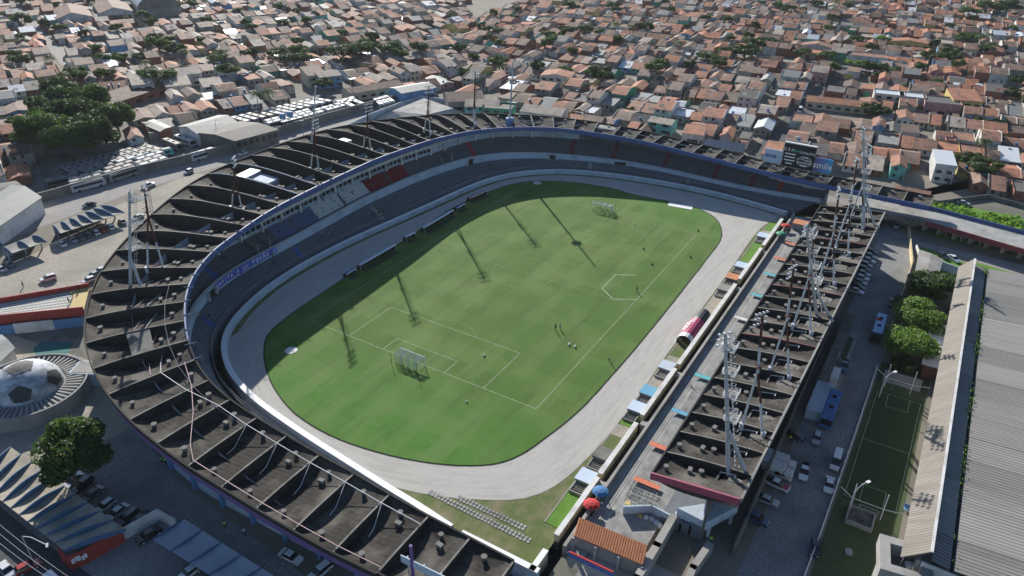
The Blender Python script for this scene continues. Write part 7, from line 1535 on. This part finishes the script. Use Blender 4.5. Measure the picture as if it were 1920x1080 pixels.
bighouse(935, 222, 14, 10, 5.5, -70, 'flat', 1, 'sheet_dark', 'house_green', 'green walled house with cluttered roof above the far curve', 3, 2)
bighouse(1020, 225, 20, 11, 4.5, -80, 'gable', 1.8, 'tile_e', 'house_white', 'white house with pale pinkish roof touching the far curve', 4)
bighouse(870, 200, 18, 16, 5, -45, 'gable', 2.2, 'tile_b', 'house_grey', 'large brown roofed house behind the floodlight at the far left curve', 2)
bighouse(1355, 290, 16, 9, 3.6, -80, 'mono', .6, 'glass_dark', 'brick', 'brick house roofed with dark solar panels behind the far curve', 3)
bighouse(1300, 265, 9, 9, 4.6, -80, 'mono', 1.2, 'tile_c', 'house_white', 'small white sided house with orange roof left of the solar panels', 1)
bighouse(1700, 395, 11, 10, 6.5, -88, 'gable', 1.6, 'tile_a', 'house_white', 'white two storey house with green door at the end of the curved roof', 2, 2, accents='house_green')
# barrel roofed hall at the top left
c = at(293, 22, 0); o = empty('barrel_hall', (c[0], c[1], 0), R(62)); tag(o, 'large hall with a curved blue grey metal roof at the top left', 'hall')
mb = MB(); n = 12
for q in range(n):
    a0 = math.pi*q/n; a1 = math.pi*(q+1)/n; mb.quad((-24, -15*math.cos(a0), 6+9*math.sin(a0)), (24, -15*math.cos(a0), 6+9*math.sin(a0)), (24, -15*math.cos(a1), 6+9*math.sin(a1)), (-24, -15*math.cos(a1), 6+9*math.sin(a1)))
mat('barrel_metal', (.33, .37, .42), .4, (.26, .30, .35), .2, .4, spec=.6, metal=.3); mb.build('roof', 'barrel_metal', o)
mb = MB(); mb.box(0, 0, 0, 47.5, 29.5, 6.0); mb.build('wall', 'house_grey', o)
for s in (-1, 1):
    mb = MB(); mb.poly([(s*23.6, -14.7*math.cos(t), 6+8.6*math.sin(t)) for t in np.linspace(0, math.pi, 14)]); mb.build('end_wall', 'concrete_dark', o)
for j, (px, py, rz_) in enumerate([(140, 40, 62), (215, 30, 62)]):
    c = at(px, py, 0); o = empty('long_shed', (c[0], c[1], 0), R(rz_)); tag(o, ['long brown roofed shed at the top left, left of two', 'long brown roofed shed at the top left, beside the curved hall'][j], 'shed'); mw = MB(); mr = MB(); house_geo(44, 22, 6, 'gable', 3.4, mw, mr); mw.build('wall', 'house_white', o); mr.build('roof', 'tile_b', o)
# concrete street poles with lamps
cm = MB(); cm.tube((0, 0, 0), (0, 0, 9), .16, .1, 6); PM_ = cm.mesh('shaft', 'terrace_pale'); cm = MB(); cm.box(0, 0, 8.2, 1.8, .1, .1); cm.tube((0, 0, 8.6), (1.8, 0, 9.3), .05, n=4); CM_ = cm.mesh('crossarm', 'galv'); cm = MB(); cm.box(1.9, 0, 9.2, .7, .25, .14); LM_ = cm.mesh('lamp', 'steel_white')
PO = [(740, 90), (855, 60), (1135, 30), (1110, 60), (1305, 85), (1350, 105), (1170, 165), (1275, 195), (1240, 145), (1545, 165), (1640, 85), (1735, 135), (1820, 165), (1790, 205), (1830, 270), (1420, 210), (1500, 270), (965, 75), (1082, 152), (520, 145), (790, 165), (660, 180), (420, 200), (1710, 25), (1680, 60), (1610, 55), (1805, 30), (1860, 15), (1580, 25), (470, 60), (240, 95), (150, 75), (1865, 60), (1485, 55), (1640, 260), (1395, 240), (1755, 60), (1335, 38), (1020, 128), (570, 262), (410, 265)]
for j, (x, y) in enumerate(PO):
    c = at(x, y); o = empty('utility_pole', (c[0], c[1], 0), random.uniform(0, 6.28)); tag(o, f'thin concrete street pole among the houses, {ordw(sorted(PO).index((x, y)))} pole from the left', 'pole', 'street poles among the houses'); k = 1.0 if y > 120 else 1.2; o.scale = (k, k, k)
    link('shaft', PM_, o); link('crossarm', CM_, o); link('lamp', LM_, o)
# ================================================================== VEHICLES
def car_parts(L_, Wd_, kind):
    y = Wd_/2; d = {}
    if kind == 'hatch': prof = [(-L_/2, .35), (-L_/2, .75), (-L_/2+.12, .95), (-L_/2+.35, 1.0), (L_/2-1.15, .95), (L_/2-.25, .78), (L_/2, .6), (L_/2, .35)]; cab = [(-L_/2+.12, .98), (-L_/2+.45, 1.42), (-L_/2+1.1, 1.5), (.35, 1.47), (L_/2-1.05, .97)]
    elif kind == 'sedan': prof = [(-L_/2, .35), (-L_/2, .85), (-L_/2+.2, .98), (-L_/2+.9, 1.0), (L_/2-1.2, .96), (L_/2-.25, .8), (L_/2, .6), (L_/2, .35)]; cab = [(-L_/2+.75, .98), (-L_/2+1.35, 1.4), (-.3, 1.46), (.45, 1.42), (L_/2-1.1, .97)]
    elif kind == 'suv': prof = [(-L_/2, .42), (-L_/2, .95), (-L_/2+.1, 1.1), (-L_/2+.5, 1.12), (L_/2-1.1, 1.08), (L_/2-.2, .98), (L_/2, .75), (L_/2, .42)]; cab = [(-L_/2+.08, 1.1), (-L_/2+.35, 1.65), (-L_/2+1.1, 1.72), (.3, 1.7), (L_/2-1.1, 1.08)]
    elif kind == 'pickup': prof = [(-L_/2, .45), (-L_/2, 1.0), (-L_/2+.05, 1.05), (-.5, 1.05), (L_/2-1.2, 1.08), (L_/2-.2, .98), (L_/2, .75), (L_/2, .45)]; cab = [(-.75, 1.04), (-.6, 1.62), (0, 1.72), (.55, 1.68), (L_/2-1.15, 1.08)]
    else: prof = [(-L_/2, .35), (-L_/2, 1.0), (-L_/2+.02, 1.1), (-L_/2+.2, 1.1), (L_/2-.8, 1.1), (L_/2-.1, 1.0), (L_/2, .7), (L_/2, .35)]; cab = [(-L_/2+.02, 1.09), (-L_/2+.12, 2.1), (-L_/2+.5, 2.25), (L_/2-1.6, 2.22), (L_/2-.7, 1.1)]
    mb = MB()
    n = len(prof); ys = []
    for x, z in prof: ys.append(y-(.10 if abs(x) > L_/2-.15 else 0)-(.04 if z > .9 else 0))
    A = [(x, -w, z) for (x, z), w in zip(prof, ys)]; B = [(x, w, z) for (x, z), w in zip(prof, ys)]; mb.poly(A); mb.poly(B[::-1])
    for i in range(n): j = (i+1) % n; mb.quad(A[j], A[i], B[i], B[j])
    d['body'] = mb.mesh('body', 'paint_white')
    mb = MB(); yi = y-.06; yt = y-.24; A = [(x, -(yi if k in (0, 4) else yt), z) for k, (x, z) in enumerate(cab)]; B = [(x, -p, z) for x, p, z in A]; mb.poly(A); mb.poly(B[::-1])
    for i in range(4): mb.quad(A[i+1], A[i], B[i], B[i+1])
    d['glasshouse'] = mb.mesh('glasshouse', 'glass_dark')
    r = [(x, z) for x, z in cab[1:4]]; mb = MB(); yr = yt-.02; mb.hexa([(r[0][0]-.02, -yr, r[0][1]+.0), (r[2][0], -yr, r[2][1]), (r[2][0], yr, r[2][1]), (r[0][0]-.02, yr, r[0][1]), (r[0][0]+.1, -yr+.05, r[1][1]+.05), (r[2][0]-.12, -yr+.05, r[1][1]+.04), (r[2][0]-.12, yr-.05, r[1][1]+.04), (r[0][0]+.1, yr-.05, r[1][1]+.05)])
    d['roof'] = mb.mesh('roof', 'paint_white')
    mb = MB(); mb.tube((0, -.11, 0), (0, .11, 0), .33, n=12); mb.tube((0, -.115, 0), (0, .115, 0), .2, n=10, mi=1); d['wheel'] = mb.mesh('wheel', ['tyre', 'steel_white'])
    if kind == 'pickup': mb = MB(); mb.box(-L_/2+.95, 0, .98, 1.7, Wd_-.3, .09); d['load_bed'] = mb.mesh('load_bed', 'tyre')
    mb = MB(); mb.box(L_/2-.02, -y+.3, .62, .08, .32, .16); d['headlight'] = mb.mesh('headlight', 'roof_white' if 'roof_white' in MATS else 'paint_white')
    return d, L_, y
KINDS = {'hatch': car_parts(3.9, 1.7, 'hatch'), 'sedan': car_parts(4.5, 1.78, 'sedan'), 'suv': car_parts(4.4, 1.82, 'suv'), 'pickup': car_parts(5.2, 1.85, 'pickup'), 'van': car_parts(5.3, 2.0, 'van')}
def carmat(n, c, r=.28, m=0): mm = mat(n, c, r, spec=.6, metal=m); mm.node_tree.nodes['Principled BSDF'].inputs['Coat Weight'].default_value = .5
for n, c in (('car_white', (.68, .69, .70)), ('car_silver', (.36, .38, .40)), ('car_grey', (.14, .15, .16)), ('car_black', (.018, .019, .022)), ('car_red', (.38, .045, .03)), ('car_blue', (.04, .07, .16))): carmat(n, c)
def car(px, py, hx, hy, kind, m, label, grp='parked cars', rz=None, name='parked_car', cat='car', z=.0):
    c = at(px, py, .7); q = at(hx, hy, .7); a = rz if rz is not None else math.atan2(q[1]-c[1], q[0]-c[0]); D, L_, y = KINDS[kind]
    o = link(name, D['body']); setmat(o, m); o.location = (c[0], c[1], z); o.rotation_euler = (0, 0, a); tag(o, label, cat, grp)
    for k in ('glasshouse', 'roof', 'load_bed'):
        if k in D:
            x = link(k, D[k], o)
            if k == 'roof': setmat(x, m)
    for wx in (-L_/2+.8, L_/2-.85):
        for s in (-y+.1, y-.1): w = link('wheel', D['wheel'], o); w.location = (wx, s, .33)
    for s in (0, 1): h = link('headlight', D['headlight'], o); h.location = (0, s*(2*y-.6), 0)
    return o
G1 = 'cars under the finned canopy'; G2 = 'cars in the car park behind the covered stand'; G3 = 'cars at the bottom left'
CARS = [(90, 522, 75, 526, 'suv', 'car_white', 'white car parked alone on the sandy lot', None),
 (115, 457, 104, 450, 'sedan', 'car_white', 'white car, first from the left in the row by the finned canopy', G1), (136, 449, 126, 442, 'sedan', 'car_silver', 'second car from the left in the row by the finned canopy', G1), (151, 445, 142, 437, 'sedan', 'car_grey', 'grey car, third from the left by the finned canopy', G1), (165, 440, 157, 432, 'hatch', 'car_grey', 'fourth car from the left by the finned canopy', G1), (180, 435, 172, 427, 'hatch', 'car_white', 'fifth car from the left by the finned canopy', G1), (193, 430, 186, 423, 'hatch', 'car_red', 'small red car by the finned canopy', G1), (207, 425, 199, 418, 'suv', 'car_white', 'white car with dark windows right of the red one', G1), (229, 415, 221, 408, 'sedan', 'car_grey', 'dark car in the shade right of the white one by the canopy', G1), (258, 407, 248, 412, 'sedan', 'car_silver', 'silver car half hidden by the roof edge right of the canopy', G1),
 (16, 495, 6, 490, 'sedan', 'car_grey', 'dark car under the short canopy at the left edge', G1), (1, 504, -8, 500, 'sedan', 'car_silver', 'silver car cut off by the left edge by the short canopy', G1),
 (166, 525, 152, 530, 'hatch', 'car_white', 'white car nearest the red ramp wall by the roof edge', G1), (176, 515, 164, 520, 'sedan', 'car_silver', 'silver car behind the white one by the roof edge', G1), (188, 507, 176, 511, 'hatch', 'car_white', 'white car mostly hidden by the roof edge', G1),
 (5, 432, -10, 438, 'van', 'car_white', 'white minibus on the street at the left edge', 'vehicles on the west street'), (167, 383, 155, 387, 'sedan', 'car_black', 'black car on the street by the depot wall', 'vehicles on the west street'), (353, 321, 340, 326, 'hatch', 'car_silver', 'silver car on the street beside the depot wall', 'vehicles on the west street'), (278, 347, 290, 343, 'pickup', 'car_white', 'white and blue pickup on the street behind the left roof', 'vehicles on the west street'), (455, 287, 443, 291, 'hatch', 'car_white', 'small white car on the street by the garage', 'vehicles on the west street'),
 (545, 1043, 562, 1052, 'sedan', 'car_white', 'white car in the shade below the bottom stand', None), (600, 1072, 588, 1082, 'suv', 'car_white', 'white car at the bottom edge below the stand', None), (355, 1073, 343, 1082, 'hatch', 'car_white', 'white car beside the bottom canopy at the photo edge', None),
 (138, 900, 124, 912, 'sedan', 'car_white', 'white car first from the left behind the long blue finned canopy', G3), (155, 909, 141, 921, 'suv', 'car_black', 'black car second from the left behind the long canopy', G3), (174, 926, 160, 937, 'sedan', 'car_grey', 'grey car third from the left behind the long canopy', G3), (197, 948, 183, 959, 'hatch', 'car_white', 'white car fourth from the left behind the long canopy', G3), (220, 960, 206, 971, 'sedan', 'car_white', 'white car fifth from the left behind the long canopy', G3), (240, 970, 226, 981, 'suv', 'car_grey', 'dark car sixth from the left behind the long canopy', G3), (262, 974, 248, 985, 'sedan', 'car_black', 'black car seventh from the left behind the long canopy', G3), (278, 1002, 262, 1012, 'sedan', 'car_black', 'black car in the corner of the short white wall', G3),
 (12, 1068, 24, 1080, 'sedan', 'car_white', 'white car on the street at the bottom left corner', None), (52, 1062, 66, 1055, 'hatch', 'car_red', 'red car on the street at the bottom left', None), (107, 1098, 120, 1110, 'van', 'car_white', 'white van at the bottom left edge', None),
 (1490, 815, 1508, 822, 'sedan', 'car_black', 'black sedan parked alone behind the covered stand', G2), (1532, 821, 1528, 838, 'hatch', 'car_silver', 'silver car in the lane right of the black sedan', G2), (1568, 864, 1562, 884, 'van', 'car_white', 'white minibus with dark rear window in the car park', G2), (1555, 908, 1552, 925, 'sedan', 'car_white', 'white sedan parked behind the white minibus', G2), (1508, 883, 1505, 900, 'pickup', 'car_white', 'white pickup with a black load bed in the lane', G2), (1460, 888, 1476, 894, 'pickup', 'car_white', 'white pickup with red bonnet, upper of two side by side', G2), (1455, 907, 1470, 914, 'pickup', 'car_white', 'white pickup with pink bonnet, lower of two side by side', G2), (1438, 937, 1455, 944, 'sedan', 'car_silver', 'silver sedan below the pair of pickups', G2), (1420, 972, 1436, 980, 'suv', 'car_blue', 'dark blue car in deep shade below the silver sedan', G2), (1529, 1025, 1526, 1044, 'sedan', 'car_black', 'black car alone at the bottom of the car park', G2),
 (1583, 685, 1579, 705, 'pickup', 'car_blue', 'dark pickup beside the low service building', G2), (1673, 567, 1670, 580, 'sedan', 'car_black', 'black car behind the pale blue bus under the trees', G2), (1681, 422, 1680, 430, 'hatch', 'car_silver', 'small silver car alone at the far end of the car park', G2), (1645, 420, 1642, 436, 'van', 'car_white', 'white minibus parked at the far corner by the stand', G2),
 (1632, 470, 1645, 474, 'sedan', 'car_black', 'black car, first in the far row behind the covered stand', G2)]
cl = ['car_silver', 'car_white', 'car_silver', 'car_black', 'car_silver', 'car_white', 'car_silver', 'car_black', 'car_white', 'car_grey']
for j in range(9):
    x = 1630-j*3.2+random.uniform(-.5, .5); y = 479+j*8.2; CARS.append((x, y, x+13, y+4, random.choice(['sedan', 'hatch', 'sedan']), cl[j], f'{ordw(j+1)} car from the far end of the tight row behind the covered stand', G2))
CARS += [(1788, 484, 1796, 489, 'sedan', 'car_white', 'white car parked on the grass of the side road', None), (1768, 479, 1776, 484, 'hatch', 'car_black', 'dark car beside the white one on the side road', None), (1806, 380, 1820, 383, 'sedan', 'car_silver', 'silver car parked above the green ditch', None), (1500, 207, 1497, 215, 'van', 'car_white', 'white van in the street behind the billboards', 'cars in the streets'), (1515, 160, 1518, 152, 'hatch', 'car_grey', 'grey car on the wide street upper right', 'cars in the streets'), (1535, 160, 1538, 152, 'hatch', 'car_white', 'white car on the wide street upper right', 'cars in the streets'), (1065, 155, 1072, 152, 'hatch', 'car_silver', 'silver car beside the yellow corner building', 'cars in the streets'), (1283, 198, 1293, 200, 'hatch', 'car_white', 'white car in the narrow street behind the far curve', 'cars in the streets'), (1845, 178, 1860, 180, 'sedan', 'car_silver', 'silver car at the upper right by the green shutters', 'cars in the streets'), (1825, 176, 1838, 178, 'sedan', 'car_white', 'white car beside the silver one at the upper right', 'cars in the streets')]
for c in CARS:
    o = car(*c[:7], grp=c[7])
    if 'bonnet' in c[6]:
        mb = MB(); mb.box(1.95, 0, 1.03, 1.0, 1.5, .08); mb.build('bonnet', 'cloth_red' if 'red' in c[6] else 'pink_tunnel', o)
def busat(p, q, body, roof, label, z=3): 
    a = at(*p, z); b = at(*q, z); bus((a[0]+b[0])/2, (a[1]+b[1])/2, angle(a, b), label, body, roof, None)
busat((1573, 722), (1547, 795), 'bus_blue', 'bus_blue', 'dark blue coach parked behind the covered stand'); 
mat('bus_sky', (.22, .42, .70), .45, spec=.5); mat('bus_black', (.02, .02, .025), .35, spec=.6)
busat((1659, 576), (1640, 640), 'bus_black', 'bus_sky', 'coach with pale blue roof and black front beside the trees')
c = at(1649, 598, 3.3); mb = MB(); mb.box(c[0], c[1], 3.2, 1.6, 1.3, .06); tag(mb.build('roof_crest', 'cloth_red'), 'small red crest painted on the pale blue coach roof', 'crest')
for j, (p, q) in enumerate([((1447, 853), (1482, 866)), ((1443, 866), (1474, 880))]):
    a = at(*p, 2.2); b = at(*q, 2.2); o = empty('box_truck', ((a[0]+b[0])/2, (a[1]+b[1])/2, 0), angle(a, b)); tag(o, ['white box truck nearer the stand wall above the pickups', 'white box truck right of the other above the pickups'][j], 'truck')
    mb = MB(); mb.box(-.6, 0, .8, 4.2, 2.1, 2.1, 0, 0, .05); mb.build('cargo_box', 'wall_white', o); mb = MB(); mb.box(2.3, 0, .5, 1.5, 1.9, 1.6, 0, 0, .12); mb.build('cab', 'wall_white', o)
    for wx in (-1.8, 2.1):
        for s in (-.9, .9): w = link('wheel', KINDS['van'][0]['wheel'], o); w.location = (wx, s, .36)
for j, (x, y, lab) in enumerate([(44, 538, 'steward in a lime vest walking on the sandy lot'), (130, 568, 'person at the lower left of the ramp landing group'), (137, 556, 'person in the middle of the ramp landing group'), (148, 545, 'person at the upper right of the ramp landing group'), (304, 868, 'steward in a lime vest under the bottom left roof edge'), (312, 870, 'second steward beside the one under the bottom left roof edge'), (423, 990, 'steward in a lime vest on the dark paving below the stand'), (459, 1003, 'person in white on the dark paving below the stand'), (1511, 776, 'person at the left of three behind the dark blue coach'), (1518, 778, 'person in the middle of three behind the dark blue coach'), (1526, 775, 'person at the right of three behind the dark blue coach'), (1515, 888, 'person in yellow beside the white pickup in the lane'), (1480, 828, 'person in lime beside the black sedan')]):
    on = 'ramp landing' in lab; person(x, y, lab, 'lime_vest' if 'lime' in lab or 'steward' in lab or on and j == 2 else 'gold_paint' if 'yellow' in lab else 'cloth_white' if 'white' in lab else 'cloth_dark', z=4.0 if on else 0, pose='walk' if j % 2 else 'stand')
# street lamps and wires at the bottom left
o = empty('street_lamp'); b = at(62, 1052); tag(o, 'curved street lamp over the road at the bottom left', 'street lamp'); T = at(88, 1022, 7.5); mb = MB(); mb.path([(b[0], b[1], 0), (b[0], b[1], 6.0), (b[0]+(T[0]-b[0])*.4, b[1]+(T[1]-b[1])*.4, 7.2), tuple(T)], .09, 5); mb.build('pole', 'steel_white', o); mb = MB(); mb.box(T[0], T[1], 7.35, .9, .35, .18, 1.0); mb.build('lamp', 'steel_white', o)
for j, (p, q) in enumerate([((-20, 968), (140, 1090)), ((-20, 1003), (100, 1090)), ((-20, 985), (118, 1090))]):
    a = at(*p, 8.0); b = at(*q, 8.0); mb = MB(); mb.path([tuple(a+(b-a)*f+np.array([0, 0, -.6*math.sin(math.pi*f)])) for f in np.linspace(0, 1, 8)], .035, 4); tag(mb.build('overhead_wire', 'galv'), ['uppermost pale wire over the street at the bottom left', 'lowest pale wire over the street at the bottom left', 'middle pale wire over the street at the bottom left'][j], 'wire')
# ================================================================== AIR
hb = MB(); hb.box(0, 0, -3.4, 3400, 3400, 113); hz = hb.mesh('haze', 'earth'); hz.materials.clear(); hm_ = bpy.data.materials.new('air'); hm_.use_nodes = True; hn = hm_.node_tree.nodes; hn.remove(hn['Principled BSDF']); pv = hn.new('ShaderNodeVolumePrincipled'); pv.inputs['Color'].default_value = (.86, .93, 1, 1); pv.inputs['Density'].default_value = .00004; pv.inputs['Anisotropy'].default_value = .3
hm_.node_tree.links.new(pv.outputs[0], hn['Material Output'].inputs['Volume']); hz.materials.append(hm_); stuff(link('haze', hz))
